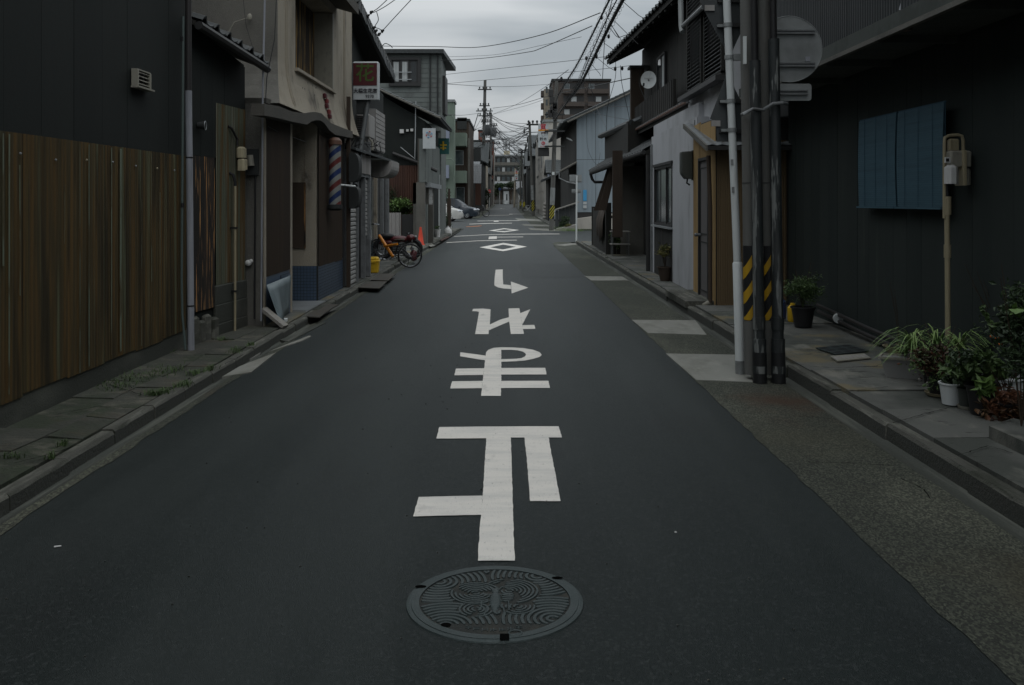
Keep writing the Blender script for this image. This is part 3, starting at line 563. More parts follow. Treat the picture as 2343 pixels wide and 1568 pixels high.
# ================================================================ building helpers
def core(root, M, u0, u1, d0, d1, z0, z1, m='grey_dark', name='wall'):
    b = MB(M); b.box(u0, u1, d0, d1, z0, z1); return b.build(name, m, root)
def panels(root, M, u0, u1, z0, z1, d, pw, pitch, amp, m, name='panel', rag=0., z1b=None, flat=.5):
    n = max(1, round((u1 - u0) / pw)); w = (u1 - u0) / n
    for i in range(n):
        b = MB(M); a, c = u0 + i * w, u0 + (i + 1) * w - .0015; e = .002 * (i % 2)
        if z1b is None: b.corr(a, c, z0 + U(-rag, rag), z1, d + e, pitch, amp, flat)
        else:
            t0, t1 = i / n, (i + 1) / n; k = len(b.v); b.corr(a, c, 0, 1, d + e, pitch, amp, flat)
            q = len(b.v) // 2; Mi = M.inverted()
            for j in range(len(b.v)):
                p = Mi @ Vector(b.v[j]); t = (p.x - u0) / (u1 - u0); p.z = z0 if j < q else z1 + (z1b - z1) * t; b.v[j] = tuple(M @ p)
        b.build(name, m, root)
def boards(root, M, u0, u1, z0, z1, d, pw, m, name='board', t=.012, gap=.004):   # vertical boards
    n = max(1, round((u1 - u0) / pw)); w = (u1 - u0) / n
    for i in range(n): b = MB(M); b.box(u0 + i * w + gap / 2, u0 + (i + 1) * w - gap / 2, d, d + t + U(0, .004), z0, z1); b.build(name, m, root)
def lap(root, M, u0, u1, z0, z1, d, ph, m, name='siding_board', t=.012):          # horizontal lap boards
    n = max(1, round((z1 - z0) / ph)); w = (z1 - z0) / n
    for i in range(n):
        b = MB(M); a, c = z0 + i * w, z0 + (i + 1) * w - .002
        b.add([(u0, d, a), (u1, d, a), (u1, d + t, a), (u0, d + t, a), (u0, d, c), (u1, d, c), (u1, d + t * .3, c), (u0, d + t * .3, c)], [(3, 2, 1, 0), (4, 5, 6, 7), (0, 1, 5, 4), (1, 2, 6, 5), (2, 3, 7, 6), (3, 0, 4, 7)]); b.build(name, m, root)
def window(root, M, u0, u1, z0, z1, d=0., n=2, fm='frame_dark', gm='glass_dark', fw=.035, deep=.05, curtain=None, bars=0):
    b = MB(M); b.box(u0, u1, d, d + deep, z0, z0 + fw); b.box(u0, u1, d, d + deep, z1 - fw, z1)
    b.box(u0, u0 + fw, d, d + deep - .002, z0 + fw, z1 - fw); b.box(u1 - fw, u1, d, d + deep - .002, z0 + fw, z1 - fw); f = b.build('window_frame', fm, root)
    w = (u1 - u0 - 2 * fw) / n
    for i in range(n):
        a = u0 + fw + i * w; q = MB(M); dd = d + deep * (.35 + .3 * (i % 2)); s = fw * .6
        q.box(a, a + s, dd - .01, dd + .008, z0 + fw, z1 - fw); q.box(a + w - s, a + w, dd - .01, dd + .008, z0 + fw, z1 - fw); q.box(a + s, a + w - s, dd - .01, dd + .008, z0 + fw, z0 + fw + s); q.box(a + s, a + w - s, dd - .01, dd + .008, z1 - fw - s, z1 - fw)
        q.build('sash', fm, f); q = MB(M); q.box(a + s, a + w - s, dd - .004, dd, z0 + fw + s, z1 - fw - s); q.build('pane', gm if curtain is None or i not in curtain else 'curtain', f)
    return f
def far_window(root, M, u0, u1, z0, z1, d=.01, gm='glass_mid', fm='aluminium'):
    b = MB(M); e = .05; b.box(u0, u1, d, d + .03, z0, z0 + e); b.box(u0, u1, d, d + .03, z1 - e, z1); b.box(u0, u0 + e, d, d + .03, z0 + e, z1 - e); b.box(u1 - e, u1, d, d + .03, z0 + e, z1 - e); f = b.build('window_frame', fm, root)
    b = MB(M); b.box(u0 + e, u1 - e, d, d + .01, z0 + e, z1 - e); b.build('pane', gm, f)
_tile = {}
def tile_mesh(w, l, m):
    k = (w, l, m)
    if k in _tile: return _tile[k]
    b = MB(); prof = [(0, .0), (.10, .046), (.22, .056), (.34, .022), (.5, .0), (.72, -.006), (.9, .006), (1.0, .026)]
    v = [(x * w * 1.03, 0, z + .022) for x, z in prof] + [(x * w * 1.03, l * 1.12, z) for x, z in prof] + [(x * w * 1.03, 0, z - .004) for x, z in prof]; n = len(prof)
    b.add(v, [(i, i + 1, n + i + 1, n + i) for i in range(n - 1)] + [(2 * n + i, 2 * n + i + 1, i + 1, i) for i in range(n - 1)])
    me = bpy.data.meshes.new('roof_tile'); me.from_pydata(b.v, [], b.f); me.materials.append(MAT(m)); me.update(); _tile[k] = me; return me
def tiles(root, o, u, up, W, Ls, m='roof_tile', w=.28, l=.26):       # rows of single pan tiles from the eave upwards
    o, u, up = Vector(o), Vector(u).normalized(), Vector(up).normalized(); nn = u.cross(up).normalized(); nn = nn if nn.z > 0 else -nn
    if u.cross(up).dot(nn) < 0: o = o + u * W; u = -u
    nu, nv = max(1, round(W / w)), max(1, round(Ls / l)); me = tile_mesh(round(W / nu, 3), round(Ls / nv, 3), m)
    for j in range(nv):
        for i in range(nu):
            ob = bpy.data.objects.new('roof_tile', me); p = o + u * (W / nu * i) + up * (Ls / nv * j - .05) + nn * U(.0, .010)
            mm = Matrix.Identity(4)
            for k in range(3): mm[k][0] = u[k]; mm[k][1] = up[k]; mm[k][2] = nn[k]; mm[k][3] = p[k]
            COL.objects.link(ob); ob.parent = root; ob.matrix_basis = mm
def roof_mass(root, o, u, up, W, Ls, m='roof_tile', name='roof', w=.28, l=.26, t=.07):      # far roofs: same relief joined, far beyond picking out
    o, u, up = Vector(o), Vector(u).normalized(), Vector(up).normalized(); nn = u.cross(up).normalized(); nn = nn if nn.z > 0 else -nn
    b = MB(); nu, nv = max(1, round(W / w)), max(1, round(Ls / l))
    for j in range(nv):
        v = []
        for i in range(nu * 2 + 1):
            h = .035 * (i % 2); p = o + u * (W * i / nu / 2); v += [p + up * (Ls * j / nv) + nn * (h + .02), p + up * (Ls * (j + 1) / nv) + nn * h]
        k = nu * 2 + 1; b.add(v, [(i * 2, i * 2 + 2, i * 2 + 3, i * 2 + 1) for i in range(k - 1)])
    q = [o, o + u * W, o + u * W + up * Ls, o + up * Ls]; b.hexa([p - nn * t for p in q] + [p - nn * .003 for p in q]); return b.build(name, m, root)
def pipe(name, label, cat, pts, r, m, n=10, brackets=(), bm='galvanised', parent=None, group=None):
    b = MB(); b.tube(pts, r, n)
    if parent is not None: return b.build(name, m, parent, smooth=True)
    root = thing(name, label, cat, group=group); b.build('pipe', m, root, smooth=True)
    for z in brackets:
        P = [Vector(p) for p in pts]
        for i in range(len(P) - 1):
            if min(P[i].z, P[i + 1].z) <= z <= max(P[i].z, P[i + 1].z) and abs(P[i].z - P[i + 1].z) > 1e-3:
                t = (z - P[i].z) / (P[i + 1].z - P[i].z); p = P[i].lerp(P[i + 1], t); q = MB(); q.lathe([(r * 1.0, -.014), (r * 1.18, -.014), (r * 1.18, .014), (r, .014)], p, 12)
                s = 1 if p.x > 0 else -1; q.box(p.x + s * r, p.x + s * (r + .07), p.y - .01, p.y + .01, z - .01, z + .01); q.build('bracket', bm, root); break
    return root
# ================================================================ left side of the street
A = LF(-3.17)
bA = thing('workshop', 'black clad workshop with rusty corrugated sheets along its foot', 'building')
core(bA, A, -3, 8.98, -5, -.002, 0, 5.6, 'black_cladding'); 
b = MB(A); b.box(-3, 8.96, 0, .03, 0, .27); b.build('footing', 'gutter_concrete', bA)
panels(bA, A, -3, 8.92, .255, 1.93, .036, .61, .051, .007, 'rusty_sheet', 'corrugated_sheet', .012)
boards(bA, A, -3, 8.97, 1.932, 5.6, .004, .455, 'black_cladding', 'cladding_panel', .014, .004)
D('pale_streak', (.115, .135, .095), .8, [((.06, .045, .02), (9, 9, 2.2), .46, .6, .95), ((.16, .15, .09), (30, 30, 1), .56, .7, .6)], None, rnd=.2)
for x_, w_, lo in ((21, .014, .3), (46, .010, .9), (148, .006, 1.2), (183, .014, .26), (204, .020, .28), (255, .012, .3), (276, .034, .3), (324, .010, .28), (347, .012, .8), (366, .007, .6), (8, .02, 1.1)):
    y_, _ = side(x_, 400, -3.118); b = MB(A); hz_ = U(1.5, 1.92) if w_ < .012 else 1.915; b.add([(y_ - w_ / 2, .052, lo), (y_ + w_ / 2, .052, lo), (y_ + w_ / 2 + U(-.006, .006), .052, hz_), (y_ - w_ / 2 + U(-.004, .004), .052, hz_), (y_, .0535, lo), (y_, .0535, hz_)], [(0, 4, 5, 3), (4, 1, 2, 5)]); b.build('folded_seam', 'pale_streak', bA)
for i in range(26):                                    # roofing nails and washers along the sheets
    t = -2.8 + i * .455; b = MB(A); b.ball((t + U(-.04, .04), .056, 1.80 + U(-.02, .02)), .009, 6, 4); b.build('nail', 'galvanised' if i % 3 else 'pvc_cream', bA)
y0, z1 = side(306, 160, -3.12); y1, z0 = side(337, 206, -3.12); v = thing('wall_vent', 'small cream louvred vent high on the black wall', 'vent', (-3.15, (y0 + y1) / 2, z0))
b = MB(A); b.box(y0, y0 + .02, .03, .085, z0, z1); b.box(y1 - .02, y1, .03, .085, z0, z1); b.box(y0, y1, .03, .08, z1, z1 + .012); b.box(y0 - .01, y1 + .04, .03, .10, z0 - .014, z0); b.build('vent_frame', 'meter_grey', v)
for i in range(4):
    z = z0 + .02 + i * (z1 - z0) / 4.2; b = MB(A); b.add([(y0 + .02, .035, z + .02), (y1 - .02, .035, z + .02), (y1 - .02, .075, z), (y0 + .02, .075, z), (y0 + .02, .035, z + .026), (y1 - .02, .035, z + .026), (y1 - .02, .075, z + .006), (y0 + .02, .075, z + .006)], [(3, 2, 1, 0), (4, 5, 6, 7), (0, 1, 5, 4), (2, 3, 7, 6), (1, 2, 6, 5), (3, 0, 4, 7)]); b.build('louvre', 'meter_grey', v)
Yp = 8.72; P = lambda x, y, Y=Yp: at(x, y, Y)
pp = thing('downpipe', 'fat grey plastic downpipe at the corner of the black workshop', 'pipe', tuple(P(438, 800)))
b = MB(); b.tube([P(431, 208), P(433, 360), P(437, 803)], .031, 14); b.build('lower_pipe', 'pvc_grey', pp, smooth=True)
b = MB(); b.tube([P(431, -200), P(431, 209)], .029, 12); b.build('upper_pipe', 'pvc_dark', pp, smooth=True)
for x, y in ((433, 361), (436, 700)): b = MB(); b.lathe([(.031, -.006), (.034, -.006), (.034, .006), (.031, .006)], P(x, y), 14); b.build('pipe_band', 'rubber_black', pp)
q = thing('conduit', 'thin green conduit beside the fat grey downpipe', 'pipe', tuple(P(420, 796)))
b = MB(); b.tube([P(419, 38, 8.66), P(417.5, 300, 8.66), P(415.5, 640, 8.66), P(417, 720, 8.66), P(424, 800, 8.66)], .0115, 8); b.build('conduit_pipe', 'pvc_green', q, smooth=True)
for y in (90, 470): b = MB(); b.lathe([(.0125, -.02), (.016, -.02), (.016, .02), (.0125, .02)], P(417, y, 8.66), 10); b.build('conduit_clip', 'rubber_black', q)
# --- narrow shed between the workshop and the barber's
B = frame((-3.17, 9.02, 0), (.111, 1), (1, -.111))
bB = thing('lean_to_shed', 'narrow shed with charred wood and greenish rusty sheet under a tiled eave', 'building')
core(bB, B, 0, 1.42, -4, 0, 0, 3.0, 'black_cladding'); b = MB(B); b.hexa([(0, -.3, 3.0), (1.42, -.3, 3.0), (1.42, -.002, 3.0), (0, -.002, 3.0), (0, -.3, 3.28), (1.42, -.3, 3.06), (1.42, -.002, 3.03), (0, -.002, 3.26)]); b.build('gable_fill', 'black_cladding', bB)
boards(bB, B, 0, 1.4, 1.95, 3.0, .003, .28, 'black_cladding', 'cladding_panel', .015)
b = MB(B); b.box(.02, .60, .003, .022, .40, 1.948); b.build('charred_panel', 'charred_wood', bB)
panels(bB, B, .63, 1.40, .62, 2.52, .022, .39, .05, .007, 'rusty_green_sheet', 'corrugated_sheet', .008)
for z0_, z1_, e in ((.0, .22, .05), (.225, .42, .045), (.425, .618, .04)):
    b = MB(B); b.bbox(.60, 1.0, 0, e, z0_, z1_); b.build('concrete_block', 'gutter_concrete', bB); b = MB(B); b.bbox(1.005, 1.40, 0, e + .004, z0_, z1_); b.build('concrete_block', 'gutter_concrete', bB)
for i in range(4): b = MB(B); b.bbox(.02 + i * .145, .155 + i * .145, 0, .06 + U(0, .02), 0, U(.30, .38), .02); b.build('foundation_stone', 'kerb_concrete', bB)
eo = Vector((-3.06, 8.99, 3.25)); eu = Vector((-2.76, 10.36, 3.02)) - eo; up_ = Vector((-1.6, .1, .62)); W = eu.length
b = MB(); nn = eu.cross(up_).normalized(); nn = nn if nn.z > 0 else -nn; qs = [eo, eo + eu, eo + eu + up_, eo + up_]; b.hexa([p - nn * .05 for p in qs] + [p - nn * .004 for p in qs]); b.build('roof', 'dark_wood', bB)
b = MB(); b.tube([eo + Vector((.03, -.02, -.05)), eo + eu + Vector((.03, 0, -.05))], .045, 8); b.build('eave_gutter', 'frame_dark', bB, smooth=True)
tiles(bB, eo, eu, up_, W, up_.length, w=.25, l=.24)
b = MB(B); mx_ = B @ Vector((1.15, .05, 2.05)); gm = thing('gas_meter', 'cream gas meter high on the greenish rusty sheet', 'gas meter', tuple(mx_))
b = MB(B); b.bbox(1.07, 1.19, .05, .13, 1.97, 2.09, .02); b.build('meter_body', 'meter_cream', gm); b = MB(B); b.bbox(1.075, 1.13, .06, .14, 1.83, 1.958, .015); b.bbox(1.145, 1.185, .06, .14, 1.84, 1.958, .012); b.build('meter_cover', 'meter_cream', gm)
b = MB(B); b.tube([(1.09, .06, 2.10), (1.09, .06, 2.17), (.96, .05, 2.28), (.92, .03, 2.30)], .014, 8); b.build('inlet_pipe', 'pvc_dark', gm, smooth=True); b = MB(B); b.box(1.20, 1.25, .06, .10, 2.0, 2.03); b.build('tap', 'galvanised', gm)
pr = thing('gas_pipe', 'slim cream gas pipe standing before the rusty green sheet', 'pipe', tuple(B @ Vector((1.0, .07, .08))))
b = MB(B); b.tube([(.98, .08, .07), (.985, .08, 1.66)], .0135, 10); b.build('pipe', 'pvc_cream', pr, smooth=True); b = MB(B); b.tube([(.985, .08, 1.66), (.985, .08, 1.70), (.975, .06, 1.78), (.97, .02, 1.8)], .017, 8); b.build('elbow', 'rubber_black', pr, smooth=True)
for z in (.52, 1.2): b = MB(B); b.box(.965, 1.005, .03, .10, z, z + .018); b.build('pipe_clip', 'rubber_black', pr)
sp = thing('wall_speaker', 'round grey speaker fixed to the black cladding beside the fat downpipe', 'speaker', tuple(B @ Vector((.22, .05, 2.25))))
b = MB(B); b.tube([(.2, .02, 2.25), (.22, .09, 2.25)], [.03, .046], 14); b.build('horn', 'grey_dark', sp, smooth=True); b = MB(B); b.torus((.224, .094, 2.25), .044, .004, (.2, .95, 0), 20, 5); b.build('horn_rim', 'aluminium', sp)
# --- barber's: grey stucco, upper storey flared out over the shop front
C = LF(-2.8)
bC = thing('barber_shop', 'old stucco barber shop with flared upper storey and rusted shuttered window', 'building')
X0 = lambda z: .13 * max(0., min(1., (3.25 - z) / .65)) ** 2 if z < 3.25 else 0.
b = MB(); b.box(-8.5, -2.81, 10.44, 11.755, 0, 2.6); b.build('rear_wall', 'stucco_grey', bC); b = MB(); b.box(-8.5, -3.2, 13.2, 16.2, 0, 2.6); b.build('rear_wall', 'stucco_grey', bC)
b = MB(C); b.box(10.44, 10.52, 0, .012, 0, 2.6); b.box(11.66, 11.76, .0, .015, 0.08, 2.6); b.build('jamb', 'stucco_beige', bC)
b = MB(C); b.box(10.445, 11.66, -.001, .004, .08, .64); b.build('plinth', 'blue_tile', bC)
panels(bC, C, 10.53, 11.655, .63, 2.5, .008, .57, .045, .008, 'brown_corrugated', 'corrugated_sheet', .012)
# recessed porch: its far wall faces the camera
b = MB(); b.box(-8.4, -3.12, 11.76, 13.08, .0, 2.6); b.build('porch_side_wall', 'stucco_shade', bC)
Pc = CF(13.1); b = MB(Pc); b.box(-3.13, -2.77, -.12, 0, .58, 2.6); b.build('porch_wall', 'stucco_beige', bC)
b = MB(Pc); b.box(-3.11, -2.935, .002, .022, .83, 1.76); b.build('porch_board', 'brown_wood', bC); b = MB(Pc); b.box(-2.933, -2.912, .002, .03, .83, 1.76); b.build('board_trim', 'charred_wood', bC)
def tile_wall(M, u0, u1, z0, z1, d, s=.045):
    nu, nz = max(1, round((u1 - u0) / s)), max(1, round((z1 - z0) / (s * 1.0))); b = MB(M); a, c = (u1 - u0) / nu, (z1 - z0) / nz
    for i in range(nu):
        for j in range(nz): e = U(0, .0015); b.add([(u0 + i * a + .002, d + e, z0 + j * c + .002), (u0 + (i + 1) * a - .002, d + e, z0 + j * c + .002), (u0 + (i + 1) * a - .002, d + e, z0 + (j + 1) * c - .002), (u0 + i * a + .002, d + e, z0 + (j + 1) * c - .002)], [(0, 1, 2, 3)])
    b.build('mosaic_tiles', 'blue_tile', bC, kind='stuff'); b = MB(M); b.box(u0, u1, d - .06, d - .004, z0, z1); b.build('tile_backing', 'grey_dark', bC)
tile_wall(Pc, -3.12, -2.76, .06, .58, .01); D2 = LF(-2.75); tile_wall(D2, 13.1, 15.0, .06, .58, .012); tile_wall(C, 11.2, 11.66, .06, .60, .012)
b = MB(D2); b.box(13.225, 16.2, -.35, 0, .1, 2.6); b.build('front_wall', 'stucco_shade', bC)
panels(bC, D2, 13.14, 14.95, .565, 2.45, .012, .6, .045, .008, 'brown_corrugated', 'corrugated_sheet', .012)
b = MB(D2); b.box(15.0, 15.06, 0, .03, .1, 2.5); b.box(15.35, 15.40, 0, .04, .1, 2.5); b.build('mullion', 'frame_dark', bC); b = MB(D2); b.box(15.06, 15.35, .002, .006, .12, 2.45); b.build('shop_glass', 'glass_dark', bC)
ts = MB(); pts = [at(604, 652, 10.4), at(664, 630, 11.55), at(669, 680, 11.6), at(664, 722, 11.5), at(640, 733, 11.0), at(603, 718, 10.4)]
v = []; n = 10
for i in range(n + 1):
    t = i / n; a = pts[0].lerp(pts[1], t); c = pts[5].lerp(pts[3], t) ; c.z = .10 + .05 * sin(t * 7)
    for j in range(6): s = j / 5; p = a.lerp(c, s); p.x = -2.8 + .05 + .05 * sin(t * 5 + 1) * s + .12 * s * (1 - t); v.append(p)
ts.add(v, [(i * 6 + j, i * 6 + j + 1, i * 6 + j + 7, i * 6 + j + 6) for i in range(n) for j in range(5)]); o = ts.build('torn_sheet', 'torn_sheet', None, smooth=2, **tagd('curled pale blue sheet of metal leaning at the shop corner', 'metal sheet')); sol = o.modifiers.new('s', 'SOLIDIFY'); sol.thickness = .003
# fascia under the upper storey, with its ogee wave
zc = lambda x, y: ((900 + x / 1.96) / 1.65334, (0 + y / 1.96) / 1.65334)
topp = [(195, 772), (300, 788), (400, 828), (500, 842), (570, 832), (620, 842), (690, 915), (790, 955), (850, 975)]; bot = [(195, 858), (300, 878), (400, 903), (512, 926), (545, 902), (575, 893), (610, 893), (640, 915), (680, 970), (720, 1000), (850, 1027)]
T = [side(*zc(*p), -2.62) for p in topp]; Bt = [side(*zc(*p), -2.62) for p in bot]
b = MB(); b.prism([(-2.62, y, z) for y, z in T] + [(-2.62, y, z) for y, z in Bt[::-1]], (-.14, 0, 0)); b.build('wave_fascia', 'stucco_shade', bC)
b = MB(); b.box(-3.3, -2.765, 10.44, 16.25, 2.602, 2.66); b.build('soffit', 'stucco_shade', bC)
# upper storey front as a gridded wall round the window opening
Cu = LF(-2.78); us = [11.0, 11.30, 11.60, 11.9, 13.0, 14.42, 14.9, 15.5, 16.1]; zs = [2.62, 2.72, 2.85, 3.0, 3.15, 3.205, 4.42, 5.2, 6.4]
b = MB(Cu); v = [(u - (X0(z) * 3.2 if i == 0 else 0) + (X0(z) * .6 if i == len(us) - 1 else 0), X0(z), z) for z in zs for i, u in enumerate(us)]; k = len(us)
b.add(v, [(j * k + i, j * k + i + 1, (j + 1) * k + i + 1, (j + 1) * k + i) for j in range(len(zs) - 1) for i in range(k - 1) if not (i in (3, 4) and j == 5)])
v = [(10.98 - X0(z) * 3.2 + .02, a, z) for z in zs for a in (X0(z), -5.5)]; b2 = MB(Cu); b2.add(v, [(j * 2, j * 2 + 1, j * 2 + 3, j * 2 + 2) for j in range(len(zs) - 1)]); b2.build('gable_wall', 'stucco_grey', bC)
v = [(16.1 + X0(z) * .6, a, z) for z in zs for a in (X0(z), -5.5)]; b.add(v, [(j * 2, j * 2 + 1, j * 2 + 3, j * 2 + 2) for j in range(len(zs) - 1)])
b.box(11.9, 14.42, -.5, -.32, 3.1, 4.5); b.poly([(11, 0, 6.4), (16.1, 0, 6.4), (16.1, -5.5, 6.4), (11, -5.5, 6.4)])
for u in (11.9, 14.42): b.poly([(u, 0, 3.205), (u, 0, 4.42), (u, -.34, 4.42), (u, -.34, 3.205)])
b.poly([(11.9, 0, 4.42), (14.42, 0, 4.42), (14.42, -.34, 4.42), (11.9, -.34, 4.42)]); b.build('upper_wall', 'stucco_beige', bC)
for u in (11.36, 11.41, 11.46, 15.28, 15.34, 15.40):
    b = MB(Cu); zz = [2.68, 2.78, 2.9, 3.05, 3.25, 6.3]; v = []
    for z in zz: v += [(u, X0(z) - .002, z), (u, X0(z) + .014, z), (u + .022, X0(z) + .014, z), (u + .022, X0(z) - .002, z)]
    b.add(v, [(i * 4 + j, i * 4 + j + 1, i * 4 + j + 5, i * 4 + j + 4) for i in range(5) for j in range(3)]); b.build('wall_rib', 'stucco_beige', bC)
D('cone_faded', (.16, .03, .03), .7)
D('rust_shutter', (.030, .024, .018), .75, [((.42, .26, .08), (26, 26, .8), .50, .64, .95), ((.015, .014, .013), (8, 8, .6), .5, .7, .8)], None, rnd=.2)
panels(bC, Cu, 11.92, 14.40, 3.21, 4.40, -.30, .41, .09, .018, 'rust_shutter', 'shutter_panel')
b = MB(Cu); b.box(11.86, 14.46, -.1, .05, 3.165, 3.204); b.build('window_sill', 'stucco_beige', bC)
b = MB(Cu); b.box(14.36, 14.42, -.28, .004, 3.205, 4.40); b.build('window_jamb', 'meter_grey', bC); b = MB(Cu); b.hexa([(11.7, 0, 4.55), (14.7, 0, 4.55), (14.7, .35, 4.45), (11.7, .35, 4.45), (11.7, 0, 4.7), (14.7, 0, 4.7), (14.7, .35, 4.6), (11.7, .35, 4.6)]); b.build('window_hood', 'stucco_shade', bC)
for i, (u, z) in enumerate(((13.60, 3.04), (13.68, 2.97), (13.61, 2.89), (13.67, 2.81), (13.62, 2.74))):
    b = MB(Cu); b.bbox(u - .06, u + .055, X0(z), X0(z) + .05, z - .030, z + .036, .014); b.build('sign_remnant', 'cone_faded' if i % 2 else 'print_dark_red', bC)
for i in range(7): u, z = U(12.1, 13.4), U(2.95, 3.12); b = MB(Cu); b.box(u, u + .012, X0(z) - .004, X0(z) + .004, z - .03, z + .01); b.build('anchor_hole', 'rubber_black', bC)
# pipes and wires on the barber's near corner
def wallpipe(name, label, pts, r, m='pvc_grey', cat='pipe'):
    b = MB(); b.tube(pts, r, 8); return b.build(name, m, None, smooth=True, label=label, category=cat)
wallpipe('drainpipe', 'thin grey drainpipe down the near corner of the barber shop', [at(607, -60, 10.3), at(601, 200, 10.3), at(600, 340, 10.3), at(597, 735, 10.3)], .011)
wallpipe('cable', 'thin dark cable sagging across the grey gable of the barber shop', [at(553, -30, 10.9), at(563, 60, 10.9), at(578, 110, 10.9), at(596, 160, 10.5)], .003, 'cable', 'cable')
wallpipe('cable', 'loose black cable hanging beside the drainpipe at the flared corner', [at(632, 0, 10.4), at(628, 90, 10.3), at(610, 180, 10.3), at(606, 260, 10.2), at(612, 290, 10.4), at(640, 305, 11.2), at(700, 325, 12.6)], .005, 'cable', 'cable')
wallpipe('conduit', 'black conduit down the stucco strip left of the barber shop corner', [at(584, 380, 10.4), at(583, 560, 10.4), at(582, 730, 10.4)], .010, 'rubber_black')
em = thing('meter_box', 'round grey electricity meter on a black board at the stucco corner', 'meter', tuple(at(578, 365, 10.42)))
p = at(578, 368, 10.4); b = MB(); b.box(p.x - .075, p.x + .06, 10.38, 10.436, p.z - .16, p.z + .13); b.build('meter_board', 'grey_dark', em); b = MB(); b.tube([p + Vector((-.02, -.04, .06)), p + Vector((-.01, -.04, -.06))], [.034, .040], 14); b.build('meter_cylinder', 'meter_grey', em, smooth=True)
p = at(568, 602, 10.4); b = MB(); b.ball(p, (.04, .03, .035), 9, 6); b.ball(p + Vector((.03, 0, .02)), (.025, .02, .025), 8, 5); b.build('crumpled_bag', 'white_plastic', None, **tagd('crumpled white plastic bag stuffed behind the conduit by the shop corner', 'plastic bag'))
p = at(571, 40, 10.95); b = MB(); b.ball(p, (.03, .02, .045), 8, 6); b.tube([p, p + Vector((-.18, 0, -.06)), p + Vector((-.26, 0, -.2))], .006, 6); b.build('insulator', 'meter_grey', None, **tagd('small grey insulator with looped wire on the stucco gable', 'insulator'))
# barber pole
q0 = at(766, 472, 13.7); bp = thing('barber_pole', 'barber pole with red, white and blue slanting stripes', 'barber pole', (q0.x, q0.y, q0.z)); r = .088
zb, zt = at(766, 470, 13.7).z, at(766, 330, 13.7).z
cols = []
for s in range(8):                                      # slanting bands, each wound round the tube
    for c_, m_ in ((0, 'barber_red'), (1, 'barber_white'), (2, 'barber_blue'), (3, 'barber_white')): cols.append(m_)
nb = 14; hb = (zt - zb) / 11.; slope = hb * 1.8
for i in range(-2, nb):
    b = MB(); n = 24; v = []
    for k in range(n + 1):
        a = 2 * pi * k / n; sl = slope * .5 * cos(a) + slope * .5; lo, hi = zb + i * hb + sl, zb + (i + 1) * hb + sl
        lo, hi = min(max(lo, zb), zt), min(max(hi, zb), zt); v += [(q0.x + r * cos(a), q0.y + r * sin(a), lo), (q0.x + r * cos(a), q0.y + r * sin(a), hi)]
    b.add(v, [(k * 2, k * 2 + 2, k * 2 + 3, k * 2 + 1) for k in range(n)]); b.build('stripe', cols[(i + 2) % 4], bp, smooth=True)
b = MB(); b.lathe([(0, zt + .10), (.06, zt + .09), (.10, zt + .05), (.105, zt - .01), (.092, zt - .012)], (q0.x, q0.y, 0), 24); b.build('cap', 'copper_pipe', bp, smooth=True)
b = MB(); b.lathe([(.092, zb + .012), (.11, zb + .01), (.11, zb - .05), (.07, zb - .08), (0, zb - .08)], (q0.x, q0.y, 0), 24); b.build('base', 'grey_dark', bp, smooth=True)
b = MB(); b.box(q0.x - .16, q0.x, q0.y - .02, q0.y + .02, zb - .04, zb); b.box(q0.x - .16, q0.x, q0.y - .02, q0.y + .02, zt + .02, zt + .05); b.build('bracket', 'frame_dark', bp)
# post with rounded boxes, tube light
po_ = thing('sign_post', 'square brown post carrying two dark rounded boxes', 'post', (-2.66, 15.15, .09)); b = MB(); b.box(-2.70, -2.64, 15.12, 15.18, .09, 3.2); b.build('post', 'brown_wood', po_)
for z0_, z1_ in ((1.80, 2.28), (1.38, 1.74)):
    b = MB(); pr_ = []; zc_, hh = (z0_ + z1_) / 2, (z1_ - z0_) / 2; pr_ = [(-2.635 + .16 * sin(radians(a)) ** .45, 15.0, zc_ - hh * cos(radians(a))) for a in range(0, 181, 15)]
    pr_ = [(-2.64, 15.0, z0_)] + pr_ + [(-2.64, 15.0, z1_)]; b.prism(pr_, (0, .32, 0)); b.build('lamp_box', 'grey_dark', po_)
b = MB(); b.tube([at(752, 421, 14.4), at(812, 427, 14.9)], .018, 10); b.build('tube_light', 'white_metal', None, smooth=True, **tagd('unlit white tube light on an arm beside the barber pole', 'lamp'))
# shop step, plates, planks
b = MB(); yy = [11.9 + i * .075 for i in range(15)]
for i, y in enumerate(yy): b.box(-3.1, -2.62, y, y + .045, .088, .100)
b.box(-3.1, -2.62, 11.85, 13.05, .08, .0885); b.build('ribbed_mat', 'aluminium', None, **tagd('ribbed metal mat in front of the blue tiled porch', 'door mat'))
def plank(name, p, L_, w, t, rz, tilt, m, label, cat, roll=0):
    b = MB(Matrix.Translation(p) @ Matrix.Rotation(rz, 4, 'Z') @ Matrix.Rotation(tilt, 4, 'Y') @ Matrix.Rotation(roll, 4, 'X')); b.bbox(-L_ / 2, L_ / 2, -w / 2, w / 2, -t / 2, t / 2, .003); return b.build(name, m, None, **tagd(label, cat))
p = at(628, 727, 10.35); plank('plank', p, .33, .12, .035, -.25, .62, 'plank_grey', 'weathered grey board tipped against the shop corner', 'plank'); p = g(645, 736, .1); plank('board_offcut', p + Vector((0, 0, .02)), .12, .09, .03, .1, 0, 'white_metal', 'small white offcut lying by the tipped board', 'board')
